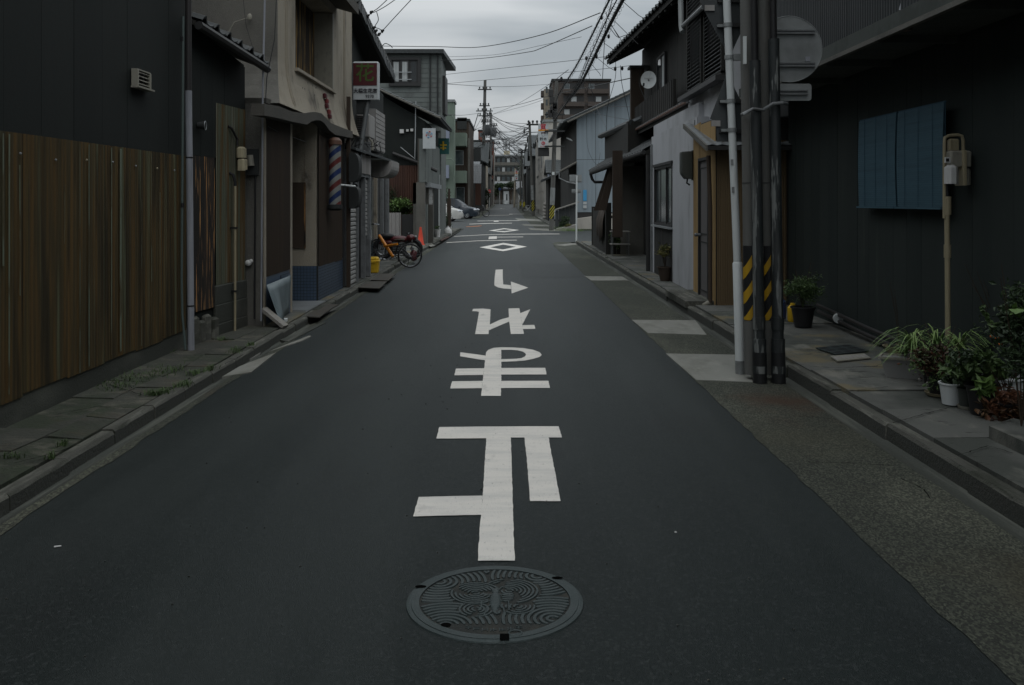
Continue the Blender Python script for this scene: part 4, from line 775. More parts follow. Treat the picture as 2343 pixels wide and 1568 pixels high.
for k, pl in enumerate((((698, 724), (742, 695), (775, 697), (762, 703), (730, 726)), ((803, 657), (822, 644), (885, 644), (868, 660)), ((829, 640), (855, 626), (905, 627), (888, 642)))):
    b = MB(); Q = [g(x, y, .075 if k else .085) for x, y in pl]; b.prism(Q, (0, 0, -.012)); b.build('ramp_plate', 'steel_plate', None, **tagd(('dark steel plate bridging the gutter at the blue porch', 'brown ramp plate below the first roller shutter', 'brown ramp plate next to the yellow bin')[k], 'ramp plate', 'steel plates over the left gutter'))
# --- building with roller shutters and a flower shop sign
S = LF(-2.68); bS = thing('flower_shop', 'dark gabled shop with roller shutters and a projecting sign', 'building')
b = MB(); b.box(-8, -2.9, 16.25, 17.4, 0, 2.45); b.box(-8, -3.42, 17.4, 25.5, 0, 2.45); b.box(-8, -2.9, 16.25, 20.9, 2.455, 3.9); b.prism([(-2.9, 16.25, 3.9), (-2.9, 19.4, 3.9), (-2.9, 16.25, 4.8)], (-5, 0, 0)); b.build('wall', 'black_cladding', bS)
b = MB(); b.box(-4, -2.72, 15.25, 17.4, 0, .1); b.build('step', 'pavement', bS)
b = MB(S); b.box(15.22, 15.28, -.3, .02, .1, 2.35); b.box(16.04, 16.10, -.3, .02, .1, 2.0); b.box(16.80, 16.85, -.3, .02, .1, 2.0); b.box(17.28, 17.42, -.3, .03, .1, 2.6); b.box(15.28, 17.28, -.3, .015, 1.93, 1.985); b.build('shutter_guide', 'galvanised', bS)
def shutter(u0, u1, z0, z1, d=-.03, step=.075):
    n = int((z1 - z0) / step)
    for i in range(n):
        a = z0 + i * step; b = MB(S); b.add([(u0, d, a), (u1, d, a), (u1, d + .014, a + .012), (u0, d + .014, a + .012), (u0, d + .012, a + step * .62), (u1, d + .012, a + step * .62), (u1, d, a + step * .9), (u0, d, a + step * .9)], [(0, 1, 2, 3), (3, 2, 5, 4), (4, 5, 6, 7)]); b.build('slat', 'shutter_steel', bS)
shutter(15.28, 16.04, .10, 1.90); shutter(16.85, 17.28, .85, 1.92)
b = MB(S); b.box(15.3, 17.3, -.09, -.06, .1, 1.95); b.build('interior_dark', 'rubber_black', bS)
panels(bS, S, 15.25, 17.36, 1.985, 2.32, .03, .35, .12, .012, 'pale_steel', 'fascia_panel'); b = MB(S); b.hexa([(15.2, -.25, 2.45), (20.8, -.25, 2.45), (20.8, .12, 2.33), (15.2, .12, 2.33), (15.2, -.25, 2.50), (20.8, -.25, 2.50), (20.8, .12, 2.37), (15.2, .12, 2.37)]); b.build('pent_roof', 'roof_tile', bS)
b = MB(S); b.box(17.42, 25.4, -.73, -.68, .1, 2.44); b.build('entrance_wall', 'frame_dark', bS)
for u in (19.2, 20.9, 22.5, 23.6, 24.6): b = MB(S); b.box(u, u + .10, -.68, -.60, .1, 2.3); b.build('door_post', 'galvanised' if u != 22.5 else 'stucco_beige', bS)
b = MB(S); b.box(21.1, 22.4, -.678, -.66, .2, 2.0); b.build('sliding_door', 'glass_mid', bS)
b = MB(); b.box(-3.12, -2.76, 18.7, 20.05, 2.52, 3.36); b.build('bay', 'pale_steel', bS)
for i in range(9): b = MB(); z = 2.54 + i * .092; b.box(-2.76, -2.745, 18.7, 20.05, z, z + .078); b.build('bay_board', 'pale_steel', bS)
e0, e1 = Vector((-2.72, 16.22, 4.93)), at(897, 180, 19.5); eu = e1 - e0; b = MB(); qq = [e0, e1, e1 + Vector((-5, 0, 0)), e0 + Vector((-5, 0, 0))]; b.hexa([p - Vector((0, 0, .10)) for p in qq] + [p - Vector((0, 0, .004)) for p in qq]); b.build('roof', 'dark_wood', bS)
tiles(bS, e1 - Vector((1.68, 0, 0)), (1, 0, 0), e0 - e1, 1.70, eu.length, w=.24, l=.24)
for i in range(22):
    p = e0.lerp(e1, (i + .5) / 22); b = MB(Matrix.Translation(p + Vector((.0, 0, .02))) @ Matrix.Rotation(-.28, 4, 'X')); b.bbox(-.06, .05 + U(0, .02), -.10, .11, -.11, .05 + U(0, .03), .02); b.tube([(-.02, -.12, .075), (-.02, .10, .03)], [.085, .050], 8); b.build('verge_tile', 'roof_tile', bS)
b = MB(); b.tube([e1 + Vector((.02, 0, -.06)), e1 + Vector((.0, -.3, .02))], .05, 8); b.build('gutter_end', 'rubber_black', bS)
ac = thing('air_conditioner', 'air conditioner outdoor unit on the wall under the flower shop sign', 'air conditioner', (-2.76, 17.5, 2.7)); b = MB(); b.bbox(-2.90, -2.66, 17.3, 18.0, 2.70, 3.12, .015); b.build('casing', 'pale_steel', ac)
for i in range(9): b = MB(); b.box(-2.885, -2.76, 17.288, 17.299, 2.74 + i * .04, 2.762 + i * .04); b.build('grille_bar', 'frame_dark', ac)
b = MB(); b.tube([(-2.7, 17.4, 2.7), (-2.62, 17.4, 2.6), (-2.62, 17.4, 2.45)], .02, 7); b.tube([(-2.8, 17.4, 2.7), (-2.7, 17.4, 2.5), (-2.72, 17.4, 2.35)], .014, 7); b.build('hose', 'meter_grey', ac, smooth=True)
aw = MB(); ol = [(-2.98, 0, 2.36), (-2.52, 0, 2.34)] + [(-2.52 - .22 * (1 - cos(radians(a))), 0, 2.22 - .22 * sin(radians(a))) for a in range(0, 91, 15)] + [(-2.98, 0, 2.0)]; aw.prism([(x, 19.4, z) for x, _, z in ol], (0, 1.3, 0)); aw.build('awning_box', 'pale_steel', None, **tagd('rounded pale metal awning box above the shop entrance', 'awning'))
# tangle of wire brackets on the pent roof
b = MB(); 
for i in range(16):
    p = Vector((-2.62 + U(-.12, .08), 15.9 + U(0, 3.3), 2.42 + U(0, .25))); q = p + Vector((U(-.1, .1), U(-.3, .3), U(-.15, .12))); b.tube([p, (p + q) / 2 + Vector((U(-.1, .1), 0, U(-.12, .05))), q], .008, 5)
b.build('wire_tangle', 'cable', None, kind='stuff', **tagd('tangle of service wires along the flower shop pent roof', 'wires'))
for k, (x, y, Y_) in enumerate(((822, 340, 16.5), (833, 350, 16.6), (826, 352, 16.4))):
    p = at(x, y, Y_); b = MB(); b.ball(p, (.035, .03, .045), 8, 6); b.build('insulator', 'insulator', None, **tagd(('lower left pale insulator in the wire tangle above the roller shutters', 'pale insulator at the right of the tangle above the roller shutters', 'middle pale insulator in the tangle above the roller shutters')[k], 'insulator', 'insulators above the shutters'))
# flower shop sign
sg = thing('flower_shop_sign', 'projecting flower shop sign, red above and white lettering panel below', 'sign', tuple(at(832, 230, 16.5)))
p0, p1 = at(807, 142, 16.5), at(867, 229, 16.5); zm = at(0, 197, 16.5).z
b = MB(); b.bbox(p0.x, p1.x, 16.45, 16.60, p1.z, p0.z, .02); b.build('sign_case', 'sign_white', sg)
b = MB(); b.box(p0.x + .015, p1.x - .03, 16.442, 16.449, zm, p0.z - .03); b.build('red_panel', 'print_dark_red', sg)
FM = lambda x, y, z: Matrix(((1, 0, 0, x), (0, 0, 1, y), (0, 1, 0, z), (0, 0, 0, 1))) @ Matrix.Scale(1, 4)
def letters(s, size, x, y, z, m, parent, name='lettering', bold=0., sq=1.): tb = text_mb(s, size, Matrix(((1, 0, 0, x), (0, 1, 0, y), (0, 0, 1, z), (0, 0, 0, 1))), .004, bold, sq); return tb.build(name, m, parent)
xc = (p0.x + p1.x) / 2 - .01
letters('花', .34, xc, 16.44, (zm + p0.z) / 2 - .01, 'print_green', sg, 'flower_emblem', .004)
letters('大橋生花店', .084, xc + .008, 16.44, zm - .10, 'print_black', sg, bold=.002); letters('9370', .075, xc + .085, 16.44, zm - .195, 'print_black', sg, bold=.001)
b = MB(); b.box(p0.x + .06, p0.x + .24, 16.5, 16.62, p1.z - .25, p1.z + .02); b.build('sign_bracket', 'grey_dark', sg)
b = MB(); b.tube([at(842, 230, 16.55), at(826, 330, 16.2), at(812, 425, 15.5)], .045, 10); b.build('leaning_duct', 'sign_back_dark', None, smooth=True, **tagd('leaning dark duct below the flower shop sign', 'duct'))
# --- low black house with a lean-to roof, tall grey house behind
K = CF(32.0); bK = thing('black_house', 'black clad house with a sloping roof and red brown sheeting below', 'building'); p0, p1 = at(850, 195, 32), at(1008, 270, 32)
b = MB(); b.prism([(-9, 32, 0), (-3.0, 32, 0), (-3.0, 32, 4.25), (p0.x, 32, p0.z - .15), (-9, 32, p0.z - .15)], (0, 5.8, 0)); b.build('wall', 'black_cladding', bK)
rdir = (p0 - p1).normalized(); roof_mass(bK, p1 + Vector((0, -.25, 0)), (0, 1, 0), rdir, 6.3, (p0 - p1).length + .3)
b = MB(); b.tube([p1 + Vector((.02, -.3, -.05)), p0 + Vector((0, -.3, -.05))], .035, 8); b.build('verge_board', 'stucco_grey', bK)
for a, c, z in (((898, 351), (973, 379), 0),): b = MB(); b.tube([at(*a, 31.9), at(*c, 31.9), at(1000, 392, 31.9)], .06, 8); b.build('lower_gutter', 'frame_dark', bK)
panels(bK, K, -5.2, -3.02, 0.05, 2.72, .01, .73, .08, .015, 'red_brown_corrugated', 'corrugated_sheet')
b = MB(); b.tube([at(951, 232, 31.9), at(949, 362, 31.9)], .018, 6); b.build('conduit', 'aluminium', bK); b = MB(); b.tube([at(916, 337, 31.9), at(950, 365, 31.9)], .012, 6); b.build('stay_wire', 'aluminium', bK)
for x, y, s in ((919, 301, 9), (932, 299, 5), (942, 298, 6)): p = at(x, y, 31.95); b = MB(); e = s / 2 * 32 / FP; b.box(p.x - e, p.x + e, 31.9, 31.99, p.z - e, p.z + e); b.build('vent_cap', 'white_plastic', bK)
Q = LF(-2.8); b = MB(Q); b.box(30.0, 35.7, -.25, 0, 2.1, 3.52); b.build('parapet', 'stucco_shade', bK)
panels(bK, Q, 30.0, 35.7, 2.1, 3.5, .005, 1.1, .09, .012, 'grey_siding', 'front_sheet'); b = MB(); b.box(-3.0, -2.8, 29.99, 30.0, 2.1, 3.5); b.build('parapet_end', 'grey_siding', bK)
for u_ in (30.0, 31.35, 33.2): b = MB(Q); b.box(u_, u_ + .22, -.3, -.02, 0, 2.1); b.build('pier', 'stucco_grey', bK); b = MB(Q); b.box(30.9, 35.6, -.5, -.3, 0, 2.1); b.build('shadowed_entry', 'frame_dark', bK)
for i in range(16): b = MB(Q); b.box(31.6, 33.2, -.06, -.045 + .01 * (i % 2), .1 + i * .12, .215 + i * .12); b.build('slat', 'shutter_steel', bK)
b = MB(Q); b.box(30.6, 35.2, -.1, .12, 1.95, 2.1); b.build('canopy', 'aluminium', bK)
ws = thing('emblem_sign', 'small white sign with a round red and blue emblem over the grey parapet', 'sign', (-2.7, 30, 3.5)); p0, p1 = at(967, 294, 29.9), at(996, 342, 29.9); b = MB(); b.box(p0.x, p1.x, 29.88, 29.95, p1.z + .02, p0.z); b.build('sign_panel', 'sign_white', ws)
cx_, cz_ = (p0.x + p1.x) / 2, p0.z - .2
for k in range(6):
    a0 = k * pi / 3; b = MB(); b.tube([(cx_ + .095 * cos(a0 + t), 29.87, cz_ + .095 * sin(a0 + t)) for t in (0, .3, .6)], .014, 5); b.build('emblem_arc', 'print_red' if k % 2 else 'print_blue', ws)
b = MB(); b.lathe([(0, 0), (.06, 0)], (0, 0, 0), 16); o_ = [(cx_ + .06 * cos(a), 29.872, cz_ + .06 * sin(a)) for a in [i * pi / 8 for i in range(16)]]; b = MB(); b.poly(o_); b.build('emblem_disc', 'pvc_grey', ws)
ts_ = thing('teal_sign', 'teal shop sign with a yellow cross mark beyond the black house', 'sign', tuple(at(1015, 335, 38))); p0, p1 = at(1003, 317, 38), at(1027, 353, 38); b = MB(); b.box(p0.x, p1.x, 37.95, 38.1, p1.z, p0.z); b.build('sign_box', 'sign_teal', ts_)
cx_, cz_ = p0.x + .2, (p0.z + p1.z) / 2; b = MB(); b.box(cx_ - .03, cx_ + .03, 37.93, 37.949, cz_ - .16, cz_ + .2); b.box(cx_ - .14, cx_ + .14, 37.935, 37.948, cz_ + .02, cz_ + .07); b.box(cx_ - .12, cx_ + .12, 37.935, 37.948, cz_ - .1, cz_ - .06); b.build('cross_mark', 'flower_yellow', ts_)
T_ = CF(38.5); bT = thing('grey_house', 'tall grey sided house with a dark framed window under a flat roof', 'building'); p0, p1 = at(860, 118, 38.5), at(1009, 118, 38.5)
b = MB(); b.box(-9.5, p1.x, 38.55, 41.3, 0, p0.z); b.build('wall', 'grey_siding', bT); lap(bT, T_, -6.2, p1.x, 4.4, p0.z - .1, .003, .20, 'grey_siding', t=.02)
b = MB(); b.hexa([(-9.5, 38.2, p0.z - .12), (p1.x + .12, 38.2, p0.z - .12), (p1.x + .40, 41.9, p0.z - .34), (-9.5, 41.9, p0.z - .3), (-9.5, 38.2, p0.z + .05), (p1.x + .12, 38.2, p0.z + .05), (p1.x + .40, 41.9, p0.z - .16), (-9.5, 41.9, p0.z)]); b.build('roof', 'roof_tile', bT)
w0, w1 = at(890, 132, 38.5), at(963, 198, 38.5); window(bT, T_, w0.x, w1.x, w1.z, w0.z, .03, 3, fw=.12, deep=.12, curtain=(0, 1)); b = MB(T_); zz = (w0.z + w1.z) / 2 - .35
for k in range(2): b.box(w0.x + .1, w0.x + .95, .16, .18, zz + .3 * k, zz + .03 + .3 * k)
b.build('window_rail', 'aluminium', bT)
for x in (984, 1001): b = MB(); b.tube([at(x, 122, 38.4), at(x, 282, 38.4)], .035, 7); b.build('downpipe', 'grey_dark', bT)
b = MB(T_); b.box(-4, p1.x, .02, .12, 4.7, 4.82); b.build('string_course', 'grey_siding', bT)
b = MB(); x_ = p1.x + .001; b.box(x_, x_ + .12, 39.2, 40.6, 5.2, 6.8); b.build('side_window', 'frame_dark', bT)
# yard wall before the black house
yw = thing('yard_wall', 'block gate pillar and low yard wall with pale fence sheets', 'wall', (-2.9, 31, 0)); 
def dbox(x0, x1, y0, y1, Y, dep): p, q = at(x0, y0, Y), at(x1, y1, Y); return (p.x, q.x, Y, Y + dep, q.z, p.z)
b = MB(); a = dbox(945, 960, 467, 563, 30.6, .8); b.box(a[0], a[1], a[2], a[3], 0, a[5]); b.build('pillar', 'stucco_grey', yw); b = MB(); b.box(a[1] + .003, a[1] + .22, 30.9, 31.6, 0, a[5] - .02); b.build('pillar', 'grey_siding', yw)
b = MB(); a = dbox(976, 988, 467, 560, 30.8, .3); b.box(a[0] - .05, a[1], 31.2, 31.4, 0, 1.38); b.build('low_wall', 'stucco_shade', yw)
b = MB(); b.box(at(918, 0, 30.9).x, at(945, 0, 30.9).x, 30.95, 31.0, 0, 1.05); b.build('gate', 'frame_dark', yw); a = at(880, 487, 30.9)
panels(yw, CF(30.9), a.x, at(917, 0, 30.9).x, .05, a.z, .0, .28, .14, .03, 'pale_steel', 'fence_sheet')
p = at(951, 458, 31); b = MB(); b.tube([p + Vector((0, 0, -.08)), p + Vector((0, 0, .07))], .08, 10); b.build('gate_lamp', 'white_plastic', yw); b = MB(); b.box(p.x - .09, p.x - .02, 30.9, 31.1, p.z - .09, p.z + .08); b.build('lamp_shade', 'frame_dark', yw)
# ================================================================ right side of the street
F_ = RF(3.62); bF = thing('dark_house', 'black clad house with a jettied corrugated upper storey', 'building')
core(bF, F_, -3, 12.1, -6, -.002, 0, 2.85, 'black_cladding_lifted'); boards(bF, F_, -3, 12.1, .115, 2.8, .0, .30, 'black_cladding_lifted', 'cladding_board', .010, .003)
D('beam_lifted', (.06, .068, .062), .85, [((.04, .045, .04), (3, 3, 3), .45, .65, .8)])  # wood grey painted lighter to lift the unlit corner under the jetty
J = RF(3.0); b = MB(); b.box(3.02, 9, -3, 12.05, 2.98, 6.5); b.build('upper_wall', 'grey_dark', bF)
D('dark_corrugated', (.022, .026, .027), .55, [((.034, .037, .04), (2, 2, .4), .45, .7, .8)], None, rnd=.08, spec=.4)
panels(bF, J, -3, 12.05, 2.96, 6.5, .0, .76, .052, .010, 'dark_corrugated', 'corrugated_sheet')
b = MB(); b.box(2.96, 3.62, -3, 12.1, 2.84, 2.955); b.build('jetty_beam', 'beam_lifted', bF); b = MB(); b.box(2.955, 3.0, -3, 12.1, 2.80, 2.838); b.build('jetty_trim', 'stucco_grey', bF)
for i in range(9): b = MB(); b.box(2.99, 3.62, 1 + i * 1.3, 1.06 + i * 1.3, 2.78, 2.84); b.build('joist', 'beam_lifted', bF)
el = thing('elbow_pipe', 'orange brown elbow pipe coming out of the dark upper wall', 'pipe', tuple(at(2070, 40, 7.2)))
p = at(2071, 62, 7.15); b = MB(); b.tube([p + Vector((0, 0, -.03)), p + Vector((0, 0, .13)), p + Vector((.01, -.02, .18)), p + Vector((.05, -.05, .215)), p + Vector((.5, -.4, .32))], .043, 14); b.build('pipe', 'copper_pipe', el, smooth=True)
b = MB(); b.lathe([(.044, -.03), (.052, -.03), (.052, .0), (.044, .0)], p, 16); b.build('collar', 'grey_dark', el); b = MB(); b.tube([p + Vector((0, 0, .125)), p + Vector((.005, -.01, .17)), p + Vector((.05, -.05, .22)), p + Vector((.08, -.07, .225))], .049, 14); b.build('elbow', 'pvc_grey', el, smooth=True)
# blue reed shades
yA, zA = side(1965, 275, 3.5); yB, _ = side(2052, 250, 3.5); yC, zC = side(2159, 238, 3.5)
D('blue_cord', (.035, .08, .115), .8)
for k, (a, c, lb) in enumerate(((yB + .022, yA, 'blue slatted shade on the dark wall, the one nearer the poles'), (yC, yB - .012, 'blue slatted shade beside the gas meter on the dark wall'))):
    sh_ = thing('reed_blind', lb, 'blind', (3.5, (a + c) / 2, 1.42), 'pair of blue blinds'); n = 46; zt_, zb_ = 2.30, 1.43
    for i in range(n):
        z = zb_ + (zt_ - zb_) * i / n; bulge = .012 * sin(pi * i / n) + (.03 if i < 1 else 0); hh = (zt_ - zb_) / n; b = MB()
        b.box(a, c, 3.50 - bulge, 3.503 - bulge, z, z + hh * .86); b.M = None; b.v = [(y, x, z_) for x, y, z_ in b.v]; b.build('slat', 'blue_shade', sh_)
    b = MB(); b.box(3.51, 3.514, a, c, zb_, zt_); b.build('backing_cloth', 'blue_cord', sh_)
    b = MB(); b.box(3.505, 3.52, a, c, zt_, zt_ + .012); b.build('head_rail', 'blue_cord', sh_)
    for t in (.2, .5, .8): b = MB(); yy = a + (c - a) * t; b.box(3.485, 3.488, yy, yy + .004, zb_, zt_); b.build('cord', 'blue_cord', sh_)
# gas riser and meter
gp = thing('gas_riser', 'cream gas riser pipe standing in front of the dark wall', 'pipe', tuple(at(2166, 750, 7.3))); Yg = 7.3; G_ = lambda x, y, Y=Yg: at(x, y, Y)
b = MB(); b.tube([G_(2168, 775), G_(2167, 600), G_(2166, 490)], .0205, 12); b.build('lower_pipe', 'pvc_cream', gp, smooth=True)
for y0_, y1_, r_ in ((450, 492, .029), (560, 590, .027)): b = MB(); b.tube([G_(2167, y1_), G_(2167, y0_)], r_, 12); b.build('coupling', 'pvc_cream', gp, smooth=True)
b = MB(); b.tube([G_(2160, 500), G_(2160, 330), G_(2161, 316), G_(2170, 311), G_(2190, 309), G_(2200, 312), G_(2203, 322), G_(2203, 350)], .0135, 10); b.build('loop_pipe', 'pvc_cream', gp, smooth=True)
b = MB(); b.tube([G_(2166, 450), G_(2166, 420)], .018, 10); b.tube([G_(2166, 478), G_(2166, 455)], .026, 10); b.build('valve', 'rubber_black', gp, smooth=True)
gm2 = thing('gas_meter', 'pale gas meter on the cream riser beside the blue shade', 'gas meter', tuple(G_(2190, 420)))
def pxbox(x0, x1, y0, y1, Y, dep, c=.012): p, q = at(x0, y0, Y), at(x1, y1, Y); b = MB(); b.bbox(p.x, q.x, Y - dep / 2, Y + dep / 2, q.z, p.z, c); return b
pxbox(2166, 2214, 346, 382, 7.28, .13).build('upper_case', 'meter_grey', gm2); pxbox(2163, 2186, 378, 421, 7.22, .10, .02).build('dial_housing', 'white_plastic', gm2); pxbox(2188, 2215, 383, 424, 7.3, .11, .02).build('lower_case', 'meter_grey', gm2)
pxbox(2168, 2192, 318, 345, 7.3, .05).build('fitting', 'pvc_cream', gm2); pxbox(2161, 2173, 360, 373, 7.2, .02, .002).build('tag', 'white_plastic', gm2); pxbox(2163.5, 2170.5, 363, 370, 7.188, .01, .002).build('tag_window', 'rubber_black', gm2)
pxbox(2194, 2202, 345, 425, 7.26, .14, .004).build('seam_flange', 'pvc_cream', gm2)
# pipes at the foot of the dark wall
lp = thing('wall_foot_pipes', 'pair of dark pipes along the foot of the dark wall', 'pipe', tuple(at(1960, 760, 8.6)))
for dz in (.0, .07): b = MB(); b.tube([(3.50 - dz * .1, 10.6, .24 + dz), (3.47, 9.1, .19 + dz), (3.47, 7.4, .16 + dz * .8), (3.5, 6.6, .15 + dz * .7)], .021, 9); b.build('pipe', 'pvc_dark', lp, smooth=True)
b = MB(); b.lathe([(.030, -.03), (.030, .03)], (0, 0, 0), 14); p = Vector((3.475, 9.9, .25)); b = MB(); b.tube([p, p + Vector((0, -.03, -.004))], .052, 14); b.build('white_clamp', 'white_metal', lp, smooth=True)
# --- tan corrugated shop
X1 = 2.66; bG = thing('tan_house', 'tan corrugated house with a grey door and small tin roof', 'building')
b = MB(); b.box(2.70, 8, 12.24, 13.72, 0, 2.6); b.build('wall', 'frame_dark', bG)
G1 = RF(2.69, 0); panels(bG, G1, 13.18, 13.72, .12, 2.62, .003, .27, .040, .007, 'tan_siding', 'corrugated_sheet', z1b=2.60); panels(bG, G1, 12.24, 12.52, .12, 2.5, .003, .28, .04, .007, 'tan_siding', 'corrugated_sheet'); panels(bG, G1, 12.525, 13.175, 2.08, 2.58, .003, .33, .04, .007, 'tan_siding', 'corrugated_sheet')
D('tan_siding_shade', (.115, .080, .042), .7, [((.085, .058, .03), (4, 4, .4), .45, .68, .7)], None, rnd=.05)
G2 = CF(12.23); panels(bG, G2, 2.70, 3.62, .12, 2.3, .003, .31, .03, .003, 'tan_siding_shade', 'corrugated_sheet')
b = MB(G1); b.box(12.52, 12.56, 0, .05, .16, 2.10); b.box(13.14, 13.18, 0, .05, .16, 2.10); b.box(12.56, 13.14, 0, .05, 2.06, 2.10); b.build('door_frame', 'frame_dark', bG)
b = MB(G1); b.box(12.56, 13.14, .0, .02, .16, 2.06); dr = b.build('door', 'door_grey', bG)
for z0_, z1_ in ((.26, .92), (1.05, 1.95)):
    b = MB(G1); b.box(12.63, 13.07, .02, .026, z0_, z1_); b.build('door_panel', 'door_grey', dr)
    for q in ((12.62, 13.08, z0_ - .012, z0_), (12.62, 13.08, z1_, z1_ + .012), (12.61, 12.62, z0_ - .012, z1_ + .012), (13.08, 13.09, z0_ - .012, z1_ + .012)): b = MB(G1); b.box(q[0], q[1], .0205, .032, q[2], q[3]); b.build('moulding', 'grey_dark', dr)
b = MB(G1); b.tube([(13.10, .02, 1.02), (13.10, .075, 1.02)], .022, 10); b.ball((13.10, .09, 1.02), .028, 10, 6); b.build('handle', 'galvanised', dr, smooth=True)
b = MB(); b.tube([(2.60, 12.28, 2.1), (2.62, 12.26, 1.4), (2.62, 12.26, .16)], .028, 10); b.build('downpipe', 'brown_wood', bG, smooth=True); b = MB(); b.tube([(2.62, 12.26, .16), (2.56, 12.3, .12), (2.42, 12.5, .13)], .034, 10); b.build('drain_shoe', 'meter_grey', bG, smooth=True)
r0, r1 = at(1564, 284, 14.0), at(1617, 333, 11.95); b = MB(); n = 26; v = []
xs = [r1.x + (4.2 - r1.x) * i / n for i in range(n + 1)]
for i in range(n + 1): z = .014 * (i % 2); v += [(xs[i], 11.95, r1.z + z), (xs[i] - (r1.x - r0.x), 14.0, r0.z + z)]
b.add(v, [(i * 2, i * 2 + 2, i * 2 + 3, i * 2 + 1) for i in range(n)]); b.build('tin_roof', 'tin_roof', bG)
b = MB(); b.hexa([(r1.x, 11.95, r1.z - .06), (4.2, 11.95, r1.z - .06), (4.2, 14, r0.z - .06), (r0.x, 14, r0.z - .06), (r1.x, 11.95, r1.z - .008), (4.2, 11.95, r1.z - .008), (4.2, 14, r0.z - .008), (r0.x, 14, r0.z - .008)]); b.build('roof_deck', 'frame_dark', bG)
b = MB(); b.hexa([(r1.x - .015, 11.94, r1.z - .07), (r1.x + .01, 11.94, r1.z - .07), (r0.x + .01, 14, r0.z - .07), (r0.x - .015, 14, r0.z - .07), (r1.x - .015, 11.94, r1.z + .002), (r1.x + .01, 11.94, r1.z + .002), (r0.x + .01, 14, r0.z + .002), (r0.x - .015, 14, r0.z + .002)]); b.build('verge_board', 'stucco_grey', bG)
b = MB(); b.box(2.3, 3.6, 12.3, 13.9, .08, .17); b.build('doorstep', 'kerb_concrete', None, **tagd('rough concrete doorstep below the grey door', 'step'))
mb_ = thing('meter_box', 'grey green box hanging from the corner of the tan wall', 'box', tuple(at(1570, 400, 13.75))); p, q = at(1556, 348, 13.75), at(1585, 410, 13.75)
b = MB(); b.prism([(p.x, 13.66, p.z), (q.x - .02, 13.66, p.z + .01), (q.x - .02, 13.66, q.z), (p.x + .06, 13.66, q.z), (p.x + .01, 13.66, q.z + .07), (p.x, 13.66, q.z + .12)], (0, .17, 0)); o = b.build('box', 'grey_green_plastic', mb_); bv = o.modifiers.new('b', 'BEVEL'); bv.width = .015; bv.segments = 2
b = MB(); b.box(q.x - .02, q.x + .01, 13.7, 13.8, q.z - .02, p.z + .02); b.build('back_board', 'frame_dark', mb_); b = MB(); b.tube([(p.x + .1, 13.72, q.z), (p.x + .09, 13.72, q.z - .06), (p.x + .13, 13.7, q.z - .09)], .014, 6); b.build('cable_gland', 'rubber_black', mb_)
# --- white stucco house with louvred upper storey
X2 = 2.74; bH = thing('white_house', 'white stucco house with louvred shutters above and a dark window below', 'building'); W_ = RF(X2)
b = MB(W_); b.box(13.74, 14.12, -5, -.003, 0, 2.75); b.box(14.12, 18.6, -5, -.10, 0, 3.0); b.build('rear_wall', 'white_stucco', bH)
b = MB(W_); b.box(13.73, 15.78, -.002, .0, .1, 2.72) if False else None
def wallholes(M, us, zs, holes, m, name, root, th=.1):
    b = MB(M)
    for i in range(len(us) - 1):
        for j in range(len(zs) - 1):
            if (i, j) not in holes: b.add([(us[i], 0, zs[j]), (us[i + 1], 0, zs[j]), (us[i + 1], 0, zs[j + 1]), (us[i], 0, zs[j + 1])], [(0, 1, 2, 3)])
    return b.build(name, m, root)
ya, z1 = side(1538, 372, X2); yb, z0 = side(1497, 372, X2); _, zb0 = side(1538, 521, X2)
wallholes(W_, [13.73, 14.3, ya, yb, 18.2], [.1, zb0, z1, 2.75], {(2, 1), (2, 0)}, 'white_stucco', 'front_wall', bH)
b = MB(W_); b.box(ya, yb, -.08, -.01, .1, zb0 - .03); b.build('under_window', 'dark_wood', bH); boards(bH, W_, ya + .01, yb, .1, zb0 - .03, -.008, .16, 'dark_wood', 'board', .012)
b = MB(W_); b.box(ya - .03, yb + .03, -.05, .07, zb0 - .03, zb0); b.build('window_sill', 'aluminium', bH)
window(bH, W_, ya + .01, yb, zb0 + .004, z1 - .02, -.055, 3, fw=.045, deep=.07, gm='glass_mid')
b = MB(W_); b.box(ya - .05, yb + .03, .0, .04, z1 - .02, z1 + .03); b.build('window_head', 'frame_dark', bH)
b = MB(); b.box(2.70, 2.715, 13.735, 13.75, .1, 2.7); b.build('corner_trim', 'galvanised', bH)
b = MB(W_); b.tube([(18.25, .06, .1), (18.25, .06, 2.4)], .045, 10); b.build('downpipe', 'frame_dark', bH, smooth=True); b = MB(W_); b.box(18.05, 18.12, 0, .04, .1, 2.6); b.build('trim_post', 'galvanised', bH)
# pent roof with brown gutter between storeys
t0, t1 = at(1450, 300, 22.0), at(1574, 232, 15.4); X_, Z_ = (t0.x + t1.x) / 2, (t0.z + t1.z) / 2
b = MB(); b.tube([t0, t1], .033, 9); b.build('gutter', 'copper_pipe', bH, smooth=True)
o1, o2 = t1 + Vector((.04, 0, -.02)), t0 + Vector((.04, 0, -.02)); up2 = Vector((.48, 0, .28)); b = MB(); b.hexa([p - Vector((0, 0, .09)) for p in (o1, o2, o2 + up2, o1 + up2)] + [p - Vector((0, 0, .004)) for p in (o1, o2, o2 + up2, o1 + up2)]); b.build('pent_roof', 'dark_wood', bH)
tiles(bH, o2, o1 - o2, up2, (o1 - o2).length, up2.length, w=.26, l=.28)
